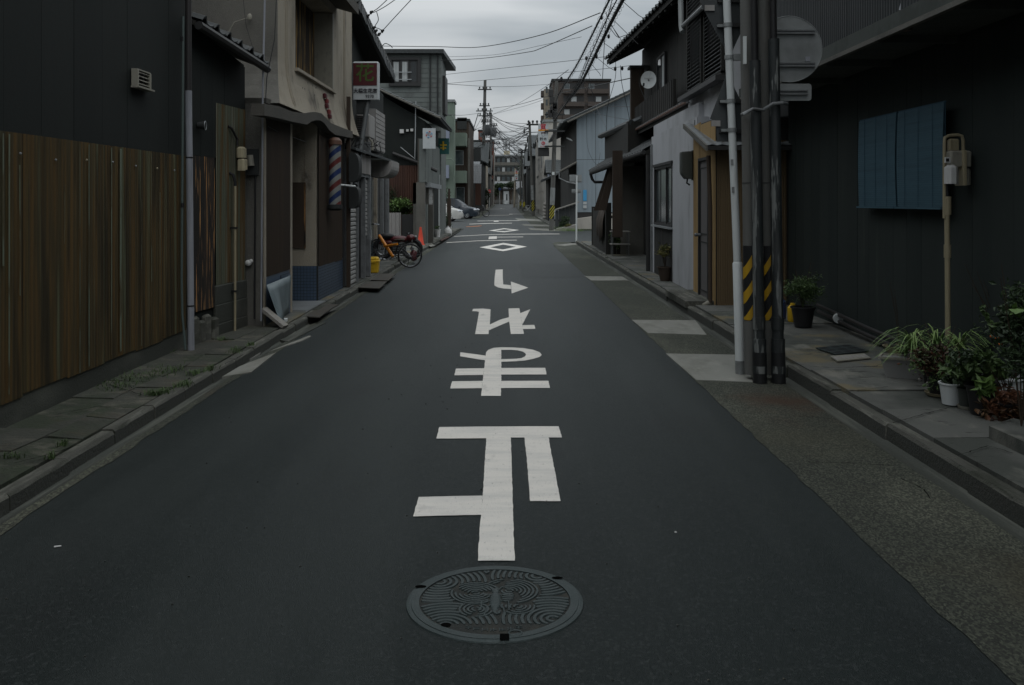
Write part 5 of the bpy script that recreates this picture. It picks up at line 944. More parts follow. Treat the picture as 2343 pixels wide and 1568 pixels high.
# louvred storey
lu = [side(1583, 100, 2.86)[0], side(1650, 100, 2.86)[0]]; V = RF(2.86)
b = MB(V); b.box(12.3, 15.35, -4, -.06, 2.62, 6.5); b.build('upper_wall', 'white_stucco', bH)
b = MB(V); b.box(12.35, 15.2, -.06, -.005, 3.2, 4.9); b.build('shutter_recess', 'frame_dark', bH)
for (a, c) in ((13.82, 14.95), (12.45, 13.62)):
    ps = MB(V); ps.box(a, a + .05, 0, .05, 3.22, 4.75); ps.box(c - .05, c, 0, .05, 3.22, 4.75); ps.box(a, c, .0, .05, 3.2, 3.25); ps.box(a, c, 0, .05, 4.72, 4.77); fr_ = ps.build('louvre_frame', 'dark_wood', bH)
    for i in range(26):
        z = 3.26 + i * .056; b = MB(V); b.add([(a + .05, .01, z + .03), (c - .05, .01, z + .03), (c - .05, .045, z), (a + .05, .045, z), (a + .05, .01, z + .036), (c - .05, .01, z + .036), (c - .05, .045, z + .008), (a + .05, .045, z + .008)], [(3, 2, 1, 0), (4, 5, 6, 7), (0, 1, 5, 4), (1, 2, 6, 5), (2, 3, 7, 6), (3, 0, 4, 7)]); b.build('louvre', 'sign_back_dark', fr_)
b = MB(V); b.box(12.4, 15.25, 0, .14, 3.12, 3.19); b.build('ledge', 'frame_dark', bH)
b = MB(); b.tube([at(1575, 78, 15.3), at(1575, 236, 15.3)], .035, 8); b.build('downpipe', 'galvanised', bH, smooth=True); b = MB(); b.tube([at(1556, -40, 15.6), at(1558, 60, 15.6), at(1561, 74, 15.5)], .045, 8); b.build('downpipe', 'sign_back', bH, smooth=True)
b = MB(); b.tube([at(1561, 61, 15.6), at(1609, 16, 13.0)], .035, 8); b.build('eave_gutter', 'galvanised', bH, smooth=True); b = MB(); a_, c_ = at(1563, 58, 15.6), at(1612, 12, 13.0); b.hexa([a_ + Vector((0, 0, -.02)), c_ + Vector((0, 0, -.02)), c_ + Vector((2, 0, .9)), a_ + Vector((2, 0, .9)), a_ + Vector((0, 0, .06)), c_ + Vector((0, 0, .06)), c_ + Vector((2, 0, 1.0)), a_ + Vector((2, 0, 1.0))]); b.build('eave', 'dark_wood', bH)
# --- dark timber house with deep eaves, satellite dish and railed veranda
bI = thing('timber_house', 'dark timber house with deep tiled eaves and a railed veranda', 'building'); X3 = 3.38; I_ = RF(X3)
b = MB(I_); b.box(18.7, 24.2, -6, -.01, 0, 3.2); b.build('lower_wall', 'dark_wood', bI)
b = MB(I_); b.box(15.4, 24.1, -6, 0, 2.4, 5.4); b.build('upper_wall', 'dark_wood', bI)
boards(bI, I_, 17.5, 22.2, 3.3, 4.9, .002, .22, 'dark_wood', 'wall_board')
e0, e1 = at(1388, 138, 24.2), at(1540, -15, 16.9); eu = e1 - e0; upI = Vector((2.0, 0, .95))
b = MB(); qq = [e0, e1, e1 + upI, e0 + upI]; b.hexa([p - Vector((0, 0, .12)) for p in qq] + [p - Vector((0, 0, .004)) for p in qq]); b.build('roof_deck', 'dark_wood', bI)
tiles(bI, e0, eu, upI, eu.length, upI.length * .6, w=.30, l=.33)
for i in range(14): p = e0.lerp(e1, (i + .5) / 14); b = MB(); b.hexa([p + Vector((.02, -.03, -.17)), p + Vector((.02, .03, -.17)), p + Vector((1.0, .03, .30)), p + Vector((1.0, -.03, .30)), p + Vector((.02, -.03, -.125)), p + Vector((.02, .03, -.125)), p + Vector((1.0, .03, .345)), p + Vector((1.0, -.03, .345))]); b.build('rafter', 'dark_wood', bI)
w0, w1 = at(1442, 158, 23), at(1463, 288, 23); b = MB(); b.box(w0.x, w1.x + .1, 22.9, 23.1, w1.z, w0.z); b.build('wing_wall', 'brown_wood', bI); b = MB(); b.box(w0.x - .04, w1.x + .4, 22.8, 23.3, w0.z + .002, w0.z + .06); b.build('wing_wall_cap', 'roof_tile', bI)
b = MB(); b.box(2.62, 3.36, 17.5, 22.85, 3.05, 3.95) if False else b.box(3.04, 3.10, 17.5, 22.85, 3.22, 3.80); b.build('balcony_front', 'dark_wood', bI)
for i in range(22): b = MB(); y = 17.6 + i * .24; b.box(3.02, 3.038, y, y + .17, 3.2, 3.79); b.build('balcony_board', 'dark_wood', bI)
window(bI, I_, 20.1, 21.2, 3.75, 4.75, .03, 2, curtain=(0,))
ds = thing('satellite_dish', 'round pale satellite dish on the timber balcony', 'satellite dish', tuple(at(1483, 184, 21))); dc = at(1483, 183, 20.0); rd = 19.5 / FP * 20.0; ax = Vector((-.35, -.93, .10)).normalized()
def tmat(o, z):
    z = Vector(z).normalized(); x = Vector((0, 0, 1)).cross(z).normalized(); y = z.cross(x); m = Matrix.Identity(4)
    for i in range(3): m[i][0] = x[i]; m[i][1] = y[i]; m[i][2] = z[i]; m[i][3] = o[i]
    return m
TM = tmat(dc, ax); b = MB(TM); b.lathe([(0, -.035), (rd * .35, -.030), (rd * .7, -.018), (rd, .0), (rd, -.006), (rd * .7, -.026), (0, -.045)], (0, 0, 0), 28, .93, 1.05); b.build('reflector', 'white_metal', ds, smooth=True)
tb = text_mb('Panasonic', .046, TM @ Matrix(((1, 0, 0, 0), (0, 0, 1, .035), (0, 1, 0, -.012), (0, 0, 0, 1))), .003, .0); tb.build('lettering', 'grey_plastic', ds)
b = MB(); b.tube([dc + Vector((-.09, -.0, -.10)), dc + Vector((-.14, -.22, -.16))], .008, 6); b.build('feed_arm', 'frame_dark', ds); b = MB(); b.tube([dc + Vector((-.14, -.22, -.17)), dc + Vector((-.13, -.21, -.10))], .02, 8); b.build('receiver', 'grey_dark', ds); b = MB(); b.tube([dc, dc + Vector((.1, .25, -.1)), dc + Vector((.12, .3, -.4))], .014, 6); b.build('mast', 'frame_dark', ds)
# lower roof and gutter of the timber house
f0, f1 = at(1352, 393, 26.5), at(1478, 345, 18.9); upL = Vector((.95, 0, .62)); b = MB(); qq = [f0, f1, f1 + upL, f0 + upL]; b.hexa([p - Vector((0, 0, .10)) for p in qq] + [p - Vector((0, 0, .004)) for p in qq]); b.build('lower_roof', 'dark_wood', bI)
tiles(bI, f0, f1 - f0, upL, (f1 - f0).length, upL.length, w=.28, l=.28)
b = MB(); b.tube([f0 + Vector((-.02, -.15, -.03)), f1 + Vector((-.05, 0, -.03))], .05, 9); b.build('gutter', 'frame_dark', bI, smooth=True)
b = MB(); b.tube([f0 + Vector((-.02, 0, -.05)), f0 + Vector((.03, .0, -.22)), f0 + Vector((.1, 0, -.30)), f0 + Vector((.55, 0, -.30)), f0 + Vector((.7, 0, -.3))], .04, 8); b.build('swan_neck', 'frame_dark', bI, smooth=True)
b = MB(); b.box(3.2, 8, 24.2, 28.5, 0, 3.3); b.build('rear_wing', 'dark_wood', bI)
h0, h1 = at(1372, 312, 27.0), at(1444, 281, 21.6); b = MB(); b.tube([h0, h1], .07, 8); b.build('ridge_tiles', 'roof_tile', bI, smooth=True); roof_mass(bI, h0 + Vector((.0, 0, -.02)), h1 - h0, Vector((.9, 0, .5)), (h1 - h0).length, .8); b = MB(); b.box(2.7, 3.3, 21.6, 27, 2.5, 3.35); b.build('upper_flank', 'dark_wood', bI)
# posts, blinds, veranda
b = MB(); b.box(2.95, 3.10, 19.9, 20.05, .1, 2.6); b.build('porch_post', 'brown_wood', bI)
p, q = at(1401, 345, 21), at(1424, 543, 21); b = MB(); b.box(p.x, q.x, 21, 21.06, q.z, p.z); b.build('hanging_blind', 'brown_wood', bI)
for k, (xx0, xx1) in enumerate(((1398, 1368), (1392, 1358))): a_, c_ = at(xx0, 375, 23.5 + k), at(xx1, 482, 23.5 + k); b = MB(); b.prism([a_, a_ + Vector((.16, 0, 0)), c_ + Vector((.2, 0, 0)), c_], (0, .02, 0)); b.build('slanting_blind', 'brown_wood', bI)
b = MB(); b.box(2.8, 5, 23.9, 24.15, .1, 2.4); b.build('porch_back_wall', 'stucco_grey', bI)
vf = thing('veranda_fence', 'dark timber fence round the veranda by the crossing', 'fence', (2.45, 27, .1))
b = MB(); b.box(2.42, 2.56, 23.9, 24.05, .0, 1.45); b.build('post', 'dark_wood', vf); b = MB(); b.box(2.50, 2.64, 29.0, 29.15, .0, 1.32); b.build('post', 'dark_wood', vf)
for i in range(30): y = 24.1 + i * .165; b = MB(); x_ = 2.46 + (y - 24) * .012; b.box(x_, x_ + .02, y, y + .15, .08, 1.28 + U(-.01, .01)); b.build('board', 'dark_wood', vf)
b = MB(); b.box(2.44, 3.9, 23.94, 23.99, 1.05, 1.12); b.build('rail', 'dark_wood', vf); b = MB(); b.box(2.58, 3.9, 23.95, 23.98, .62, .67); b.build('rail', 'dark_wood', vf)
for i in range(7): b = MB(); x_ = 2.72 + i * .15; b.box(x_, x_ + .025, 23.95, 23.98, .67, 1.05); b.build('baluster', 'dark_wood', vf)
for i in range(8): b = MB(); x_ = 2.58 + i * .13; b.box(x_, x_ + .12, 23.96, 23.99, .06, .60); b.build('board', 'dark_wood', vf)
pd = MB(); v = [(2.35 + .06 * sin(i * .9), 24.2 + i * .35, 1.30 + (.18 * sin(i * .7 + 1))) for i in range(6)]
pd = MB(); pd.add([p for i in range(7) for p in ((2.40 + .02 * sin(i * 2.2), 24.6 + i * .28, .45 + .1 * sin(i * 1.7)), (2.41 + .03 * sin(i * 1.9), 24.6 + i * .28, .95), (2.50, 24.6 + i * .26, 1.36 + .03 * (i % 2)))], [(i * 3 + j, i * 3 + 3 + j, i * 3 + 4 + j, i * 3 + 1 + j) for i in range(6) for j in range(2)]); o = pd.build('draped_cloth', 'brown_wood', None, smooth=2, **tagd('brown cloth draped over the timber fence by the crossing', 'cloth')); o.modifiers.new('s', 'SOLIDIFY').thickness = .006
stn = thing('plant_stand', 'small pale metal stand in front of the veranda fence', 'stand', (2.7, 23.2, .1))
for x_, y_ in ((2.52, 23.2), (2.92, 23.2), (2.52, 23.55), (2.92, 23.55)): b = MB(); b.tube([(x_, y_, .1), (x_, y_, .72)], .012, 6); b.build('leg', 'galvanised', stn)
for z in (.40, .72): b = MB(); b.box(2.48, 2.96, 23.15, 23.6, z, z + .02); b.build('shelf', 'plank_grey', stn)
# --- pale blue steel warehouse across the side street
Jc = CF(49.2); bJ = thing('blue_steel_house', 'pale blue steel sided house across the side street', 'building'); e0 = at(1284, 280, 48.9); e1 = at(1450, 203, 48.9); k = (e1.z - e0.z) / (e1.x - e0.x); rz = lambda x: e0.z + (x - e0.x) * k
b = MB(); b.prism([(3.42, 49.22, 0), (9.2, 49.22, 0), (9.2, 49.22, rz(9.2) - .15), (3.42, 49.22, rz(3.42) - .15)], (0, 16, 0)); b.prism([(9.2, 49.22, 0), (15, 49.22, 0), (15, 49.22, rz(3.42) - .2), (9.2, 49.22, rz(9.2) - .15)], (0, 16, 0)); b.build('wall', 'frame_dark', bJ)
wj = 1.02
for i in range(7):
    a, c = 3.43 + i * wj, 3.43 + (i + 1) * wj - .02
    for z0_, z1_ in ((.9, 3.68), (3.70, 6.9 if i else 5.95)):
        top0, top1 = (z1_, z1_) if z1_ < 5 else (min(rz(a), 2 * rz(9.2) - rz(a)) - .17, min(rz(c), 2 * rz(9.2) - rz(c)) - .17)
        b = MB(Jc); n = 8; v = []
        for q in range(n + 1): u = a + (c - a) * q / n; v += [(u, .012 * (q % 2), z0_), (u, .012 * (q % 2), top0 + (top1 - top0) * q / n)]
        b.add(v, [(q * 2, q * 2 + 2, q * 2 + 3, q * 2 + 1) for q in range(n)]); b.build('steel_sheet', 'blue_steel', bJ)
b = MB(); b.hexa([(3.42, 49.0, 0), (7.5, 49.0, 0), (7.5, 49.2, 0), (3.42, 49.2, 0), (3.42, 49.0, .55), (7.5, 49.0, 1.1), (7.5, 49.2, 1.12), (3.42, 49.2, .57)]); b.build('plinth', 'cream_tile', bJ)
rdir = (e1 - e0).normalized(); roof_mass(bJ, e0 + Vector((0, -.2, 0)), (0, 1, 0), rdir, 16.6, (Vector((9.2, 48.9, rz(9.2))) - e0).length); roof_mass(bJ, Vector((9.2, 48.7, rz(9.2))), (0, 1, 0), Vector((rdir.x, 0, -rdir.z)), 16.6, 6.4, name='roof')
b = MB(); b.tube([e0 + Vector((.3, -.28, -.02)), e1 + Vector((0, -.28, -.16))], .055, 7); b.build('verge_board', 'stucco_grey', bJ); b = MB(); b.tube([e0 + Vector((0, -.3, 0)), e0 + Vector((0, 16, 0))], .08, 7); b.build('gutter', 'galvanised', bJ)
b = MB(); b.tube([at(1297, 316, 56), at(1312, 323, 52), at(1312, 370, 52)], .055, 8); b.build('downpipe', 'white_metal', bJ, smooth=True)
for q in range(14): b = MB(); y = 49.5 + q * 1.1; b.box(3.40, 3.418, y, y + 1.05, 0, 5.9); b.build('wall_board', 'dark_wood', bJ)
p0, p1 = at(1302, 392, 50.5), at(1330, 366, 49.4); b = MB(); b.hexa([(2.55, 49.0, 2.98), (3.4, 49.0, 3.45), (3.4, 56, 3.45), (2.55, 56, 2.98), (2.55, 49.0, 3.06), (3.4, 49.0, 3.53), (3.4, 56, 3.53), (2.55, 56, 3.06)]); b.build('porch_roof', 'roof_tile', bJ); b = MB(); b.tube([(2.52, 48.95, 3.05), (3.42, 48.95, 3.55)], .06, 6); b.build('porch_verge', 'stucco_grey', bJ); b = MB(); b.tube([(2.5, 49, 3.0), (2.5, 49.0, 2.7), (2.9, 49.1, 2.5), (3.4, 49.15, 2.4)], .04, 6); b.build('swan_neck', 'galvanised', bJ)
for (y0_, y1_, m_) in ((435, 460, 'print_blue'), (462, 468, 'sign_white'), (470, 477, 'sign_white')): p, q = at(1334, y0_, 49.1), at(1342, y1_, 49.1); b = MB(); b.box(p.x, q.x, 49.14, 49.17, q.z, p.z); b.build('notice', m_, None, **tagd({435: 'tall blue address plate on the pale blue wall', 462: 'small white plate just below the blue address plate', 470: 'lower small white plate under the blue one'}[y0_], 'notice'))
fw_ = thing('garden_fence', 'teal panelled fence leaning behind the striped utility pole', 'fence', (2.9, 48, 0))
for i in range(6): b = MB(); x_ = 2.25 + i * .19; b.box(x_, x_ + .175, 48.3 + i * .05, 48.33 + i * .05, .05, 1.0 + i * .06); b.build('board', 'sign_back_dark', fw_)
b = MB(); b.hexa([(2.2, 48.0, 1.0), (3.5, 48.1, 1.42), (3.5, 48.7, 1.42), (2.2, 48.6, 1.0), (2.2, 48.0, 1.05), (3.5, 48.1, 1.47), (3.5, 48.7, 1.47), (2.2, 48.6, 1.05)]); b.build('fence_cap', 'plank_grey', fw_)
cr_ = thing('beer_crate', 'red plastic bottle crate with white print at the foot of the blue house', 'crate', tuple(g(1339, 521))); p = g(1328, 521, .02); q = g(1350, 521, .02); xa, xb, yy = p.x, q.x, p.y
b = MB(); b.box(xa, xb, yy, yy + .03, .02, .10); b.box(xa, xb, yy, yy + .03, .28, .34); b.box(xa, xb, yy + .005, yy + .02, .1, .28); b.box(xa, xa + .03, yy + .03, yy + .36, .02, .34); b.box(xb - .03, xb, yy + .03, yy + .36, .02, .34); b.box(xa, xb, yy + .36, yy + .39, .02, .34); b.box(xa, xb, yy, yy + .39, .0, .02); b.build('crate_body', 'red_plastic', cr_)
letters('★ ★', .10, (xa + xb) / 2, yy - .004, .22, 'print_orange', cr_) if False else None
for i in range(2):
    b = MB(); xx = (xa + xb) / 2 - .06 + i * .12; b.poly([(xx + .035 * cos(pi / 2 + k * pi / 5) * (1 if k % 2 == 0 else .42), yy - .003, .225 + .035 * sin(pi / 2 + k * pi / 5) * (1 if k % 2 == 0 else .42)) for k in range(10)]); b.build('star_print', 'sign_white', cr_)
for i in range(4): b = MB(); xx = xa + .08 + i * (xb - xa - .16) / 3; b.box(xx - .03, xx + .03, yy - .004, yy - .001, .115, .155); b.build('print_mark', 'sign_white', cr_)
# ---------------------------------------------------------------- farther down on the right
def house(name, label, X0_, X1_, Y0, Y1, h, m, roofm='roof_tile', wins=(), gable=None, front_side=1, zb=None, over=.4, rname='roof'):
    z = gz(Y0) if zb is None else zb; root = thing(name, label, 'building', ((X0_ + X1_) / 2, Y0, z)); b = MB(); b.box(X0_, X1_, Y0, Y1, z, z + h); b.build('wall', m, root)
    if gable == 'x':                                   # ridge runs along the street
        xm = (X0_ + X1_) / 2; rh = (X1_ - X0_) * .22; b = MB(); b.prism([(X0_, Y0, z + h), (X1_, Y0, z + h), (xm, Y0, z + h + rh)], (0, Y1 - Y0, 0)); b.build('gable', m, root)
        for s in (-1, 1):
            xe = X0_ - over if s < 0 else X1_ + over; roof_mass(root, (xe, Y0 - over, z + h - over * .44), (0, 1, 0), (-s * (xm - X0_ + over), 0, rh + over * .44), Y1 - Y0 + 2 * over, math.hypot(xm - X0_ + over, rh + over * .44), roofm, rname, .5, .5, .12)
    elif gable == 'y':                                 # roof slope faces the camera
        ym = (Y0 + Y1) / 2; rh = (Y1 - Y0) * .25
        for s in (-1, 1):
            ye = Y0 - over if s < 0 else Y1 + over; roof_mass(root, (X0_ - over, ye, z + h - over * .5), (1, 0, 0), (0, -s * (ym - Y0 + over), rh + over * .5), X1_ - X0_ + 2 * over, math.hypot(ym - Y0 + over, rh + over * .5), roofm, rname, .45, .45, .12)
    else: b = MB(); b.box(X0_ - .1, X1_ + .1, Y0 - .1, Y1 + .1, z + h + .002, z + h + .22); b.build('parapet', roofm, root)
    for (x0, x1, z0, z1) in wins: far_window(root, CF(Y0), x0, x1, z + z0, z + z1)
    return root
hL = house('cream_building', 'cream tiled three storey building beyond the pawnshop sign', 2.9, 9, 84, 114, 8.6, 'cream_tile', 'sign_back')
Lf = RF(2.88)
for i in range(12):
    for j in range(9): b = MB(Lf); b.box(84.1 + i * 2.3, 84.1 + i * 2.3 + 2.24, 0, .03, .5 + gz(95) + j * .9, .5 + gz(95) + j * .9 + .86); b.build('cladding_panel', 'cream_tile', hL)
for y_ in (88, 97): far_window(hL, Lf, y_, y_ + 1.6, 4.6, 6.0, .04)
house('blue_shed', 'narrow blue grey shed below the cream building', 3.2, 5.2, 79.5, 83.8, 4.0, 'blue_render', 'roof_tile', over=.3, gable='y')
house('brown_garage', 'low brown garage front beside the blue grey shed', 2.9, 5.5, 100, 104, 3.9, 'brown_brick')
house('plum_house', 'dark plum rendered house between the poles on the right', 2.6, 7, 66.5, 71, 3.2, 'dark_wood', gable='x')
for k, (y_, h_, m_) in enumerate(((118, 7.2, 'grey_dark'), (131, 6.2, 'stucco_grey'), (146, 6.8, 'grey_dark'), (160, 6.0, 'brown_brick'), (176, 6.2, 'dark_wood'))):
    house('row_house', ('dark row house just past the cream building', 'grey stucco row house on the far right', 'dark slate row house on the far right', 'brown brick row house with corrugated eaves', 'last dark row house on the right before the gate')[k], 2.7 + sh(y_) + .5 + (k % 2) * .3, 9, y_, y_ + 11.5, h_, m_, gable='x' if k % 2 else 'y', wins=((3.6 + sh(y_) + .3, 4.9 + sh(y_), 3.6, 4.9),))
# brown apartment block with balconies
ap = thing('apartment_block', 'brown brick apartment block rising over the right hand roofs', 'building'); Yq = 225.; p0, p1 = at(1264, 186, Yq), at(1395, 186, Yq); zt_ = p0.z
b = MB(); b.box(p0.x, p1.x, Yq, Yq + 14, 0, zt_); b.build('wall', 'brown_brick', ap); q0 = at(1244, 205, Yq + 6); b = MB(); b.box(q0.x, p0.x - .002, Yq + 5, Yq + 13, 0, q0.z); b.build('stair_wing', 'stucco_beige', ap)
QM = CF(Yq)
for f in range(10):
    z = zt_ - 3.1 * (f + 1)
    if z < 6: break
    for (a, c) in ((p0.x + 2.6, p0.x + 7.6), (p0.x + 8.6, p1.x - .4)):
        b = MB(QM); b.box(a, c, .0, .02, z + 1.15, z + 2.6); b.build('balcony_opening', 'frame_dark', ap); b = MB(QM); b.box(a - .1, c + .1, .02, .9, z, z + 1.1); b.build('balcony', 'brown_brick', ap)
        n = int((c - a) / 1.7)
        for i in range(n):
            if (i + f) % 2 == 0: far_window(ap, QM, a + .2 + i * 1.7, a + 1.5 + i * 1.7, z + 1.2, z + 2.4, .03, 'curtain' if (i + f) % 4 else 'glass_mid')
    b = MB(); b.box(q0.x - .7, q0.x - .002, Yq + 6, Yq + 9, z + .1, z + 1.5); b.build('balcony', 'brown_brick', ap); 
    for k in (0, 1): b = MB(CF(Yq + 5)); b.box(q0.x + .4 + k * .9, q0.x + .9 + k * .9, 0, .05, z + .8, z + 2.3); b.build('window', 'glass_mid', ap)
b = MB(); b.box(p0.x - .3, p1.x + .3, Yq - .5, Yq + 14.3, zt_ + .002, zt_ + .5); b.build('parapet', 'grey_dark', ap)
# far end: long grey block, gate house, trees
fb = thing('far_apartments', 'long grey balconied block closing the far end of the street', 'building'); Yf = 290.; p0, p1 = at(1122, 358, Yf), at(1203, 358, Yf); b = MB(); b.box(p0.x, p1.x, Yf, Yf + 12, 0, p0.z); b.build('wall', 'grey_siding', fb)
for f in range(5):
    z = p0.z - 2.9 * (f + 1); b = MB(CF(Yf)); b.box(p0.x + .3, p1.x - .3, .3, .4, z, z + 1.0); b.build('balcony', 'stucco_grey', fb)
    b = MB(CF(Yf)); b.box(p0.x + .3, p1.x - .3, .0, .02, z + 1.0, z + 2.5); b.build('opening', 'frame_dark', fb)
    for i in range(7): b = MB(CF(Yf)); x_ = p0.x + .5 + i * 1.55; b.box(x_, x_ + .9, .02, .05, z + .6, z + 2.3); b.build('window', 'glass_mid' if (i + f) % 3 else 'curtain', fb)
b = MB(); b.box(p0.x - .5, p1.x + .5, Yf - .5, Yf + 12, p0.z + .002, p0.z + .5); b.build('parapet', 'aluminium', fb)
q0, q1 = at(1152, 344, Yf), at(1166, 358, Yf); b = MB(); b.box(q0.x, q1.x, Yf + 4, Yf + 7, q1.z, q0.z); b.build('roof_hut', 'meter_cream', fb)
for x_ in (1152.5, 1156, 1158.5, 1165): b = MB(); b.tube([at(x_, 344, Yf + 4), at(x_, 324, Yf + 4)], .12, 5); b.build('antenna', 'grey_dark', fb)
gh = house('gate_house', 'tiled gate house facing down the street at its far end', -4.2, 1.6, 208, 214, 3.6, 'stucco_grey', 'roof_tile_pale', gable='y', zb=gz(205), over=.6)
zz = gz(205); b = MB(); b.box(-1.9, -.7, 207.5, 207.9, zz, zz + 2.9); b.build('white_door', 'white_metal', gh); b = MB(); b.box(-1.3, -1.02, 207.45, 207.49, zz + .8, zz + 2.2); b.build('door_panel', 'grey_dark', gh)
fr = thing('guard_rail', 'pale guard rail across the far end of the street', 'railing', (-1.5, 206.4, zz))
for i in range(15): b = MB(); b.tube([(-4.6 + i * .5, 206.4, zz), (-4.6 + i * .5, 206.4, zz + .85)], .035, 5); b.build('post', 'galvanised', fr)
for h_ in (.45, .85): b = MB(); b.tube([(-4.6, 206.4, zz + h_), (2.4, 206.4, zz + h_)], .03, 5); b.build('rail', 'galvanised', fr)
# ---------------------------------------------------------------- farther down on the left
hg = house('green_house', 'tall pale green rendered house beyond the parking court', -9.5, -5.15, 82, 84.4, 10.2, 'green_render', 'sign_back', wins=())
b = MB(); p0, p1 = at(1012, 290, 81), at(1027, 325, 81); b.box(p0.x, p1.x, 80.9, 81.9, p1.z, p0.z); b.build('blue_balcony', 'blue_render', hg); p0, p1 = at(1012, 378, 81), at(1026, 408, 81); b = MB(); b.box(p0.x, p1.x, 80.9, 81.9, p1.z, p0.z); b.build('blue_balcony', 'blue_render', hg)
for y_ in (264, 364): p0 = at(1014, y_, 81.5); b = MB(); b.tube([p0, p0 + Vector((.7, 0, 0)), p0 + Vector((.95, 0, -.3)), p0 + Vector((.95, 0, -1.6))], .06, 6); b.build('downpipe', 'green_render', hg, smooth=True)
h2 = house('balcony_house', 'dark house with pale green balconies beyond the parked cars', -9, -4.1, 88, 99, 9.0, 'brown_wood', 'roof_tile')
for (y0_, y1_) in ((304, 334), (391, 419)):
    p0, p1 = at(1037, y0_, 85.5), at(1066, y1_, 85.5); b = MB(); b.box(p0.x, p1.x, 85.5, 87.9, p1.z, p0.z); b.build('balcony', 'green_render', h2)
    for i in range(5): b = MB(); x_ = p0.x + .1 + i * .24; b.tube([(x_, 85.6, p0.z), (x_, 85.6, p0.z + .35)], .02, 5); b.build('baluster', 'frame_dark', h2)
for (x0, x1, z0, z1) in ((-5.4, -4.6, 4.9, 6.3), (-5.3, -4.5, 1.2, 2.8)): far_window(h2, CF(88), x0, x1, z0, z1)
b = MB(); b.box(-4.15, -3.95, 87.2, 87.5, 0, 7.4); b.build('corner_post', 'stucco_grey', h2)
b = MB(); b.box(-5.2, -4.3, 87.9, 92, 8.3, 9.4); b.build('roof_room', 'grey_dark', h2)
hr = house('tiled_house', 'old house with pale wavy roof tiles and a brown lower wall', -8, -4.3, 104, 114, 4.0, 'frame_dark', 'roof_tile_pale', gable='y', over=.6)
p0, p1 = at(1087, 420, 103), at(1100, 470, 103); b = MB(); b.box(p0.x, p1.x, 103, 103.2, p1.z, p0.z); b.build('brown_front', 'red_brown_corrugated', hr); p0, p1 = at(1080, 376, 102), at(1101, 420, 102); roof_mass(hr, (p0.x, 101.5, p1.z), (1, 0, 0), (0, .8, p0.z - p1.z), p1.x - p0.x, math.hypot(.8, p0.z - p1.z), 'roof_tile_pale', 'tiled_pent', .25, .28)
b = MB(); b.box(p0.x - 1.2, p1.x - .1, 102.4, 103.5, 5.9, 7.4); b.build('dormer', 'grey_dark', hr)
for k, (y_, h_, m_, xx) in enumerate(((118, 6.4, 'grey_dark', -3.7), (134, 6.8, 'stucco_beige', -3.8), (150, 5.6, 'dark_wood', -3.9), (166, 6.2, 'stucco_grey', -4.0), (182, 5.2, 'brown_brick', -4.0))):
    house('row_house', ('dark gabled row house behind the tall utility pole', 'beige row house on the left with shutters', 'low dark timber row house on the left', 'grey row house near the no entry sign', 'low brown row house at the far left corner')[k], -9, xx, y_, y_ + 13, h_, m_, gable='y' if k % 2 else 'x', wins=((xx - 1.5, xx - .4, 3.3, 4.6), (xx - 1.5, xx - .5, .8, 2.2)))
def tower(label, x0, x1, y0, Y, dep, m, fl=3.0, nm='apartment_building'):
    p, q = at(x0, y0, Y), at(x1, y0, Y); r = thing(nm, label, 'building', (p.x, Y, 0)); b = MB(); b.box(p.x, q.x, Y, Y + dep, 0, p.z); b.build('wall', m, r); n = int(p.z / fl) - 1
    for f in range(max(0, n)):
        z = p.z - fl * (f + 1)
        if z < 8: break
        b = MB(CF(Y)); b.box(p.x + .3, q.x - .3, .02, .6, z, z + 1.0); b.build('balcony', 'stucco_grey' if f % 2 else m, r); b = MB(CF(Y)); b.box(p.x + .4, q.x - .4, 0, .015, z + 1.0, z + 2.4); b.build('window_band', 'glass_mid', r)
    b = MB(); b.box(p.x - .2, q.x + .2, Y - .2, Y + dep, p.z + .002, p.z + .4); b.build('parapet', 'grey_dark', r); return r
tower('narrow red brick tower seen past the tall pole', 1094, 1108, 300, 300, 8, 'red_brick'); tower('red brown block with cream balconies left of the far end', 1108, 1129, 324, 260, 10, 'red_brick'); tower('grey office block low over the left roofs', 1074, 1096, 324, 250, 10, 'grey_siding')
tower('pale block behind the utility poles at the left', 1060, 1078, 330, 235, 10, 'stucco_beige')
# old shed posts and planting at the corner before the parking court
dp = thing('corner_posts', 'weathered timber posts and pipes at the court corner', 'post', (-3.5, 44, 0))
for x_, m_, Y_, t_ in ((1004, 'white_metal', 38, 400), (1009, 'brown_wood', 39, 412), (1016, 'frame_dark', 41, 420), (1027, 'brown_wood', 45, 432)): p, q = at(x_ - 2.2, t_, Y_), at(x_ + 2.2, 520, Y_); b = MB(); b.box(p.x, q.x, Y_, Y_ + .1, 0, p.z); b.build('post', m_, dp)
p, q = at(1022, 455, 48), at(1031, 520, 48); b = MB(); b.box(p.x, q.x, 48, 48.3, 0, p.z); b.build('fence_end', 'brown_wood', None, **tagd('brown timber fence end hiding the white car tail', 'fence'))
b = MB(); b.box(-6.5, -3.35, 38.2, 38.5, 0, 2.3); b.build('shed_wall', 'frame_dark', None, **tagd('dark shed wall behind the corner plants', 'wall'))
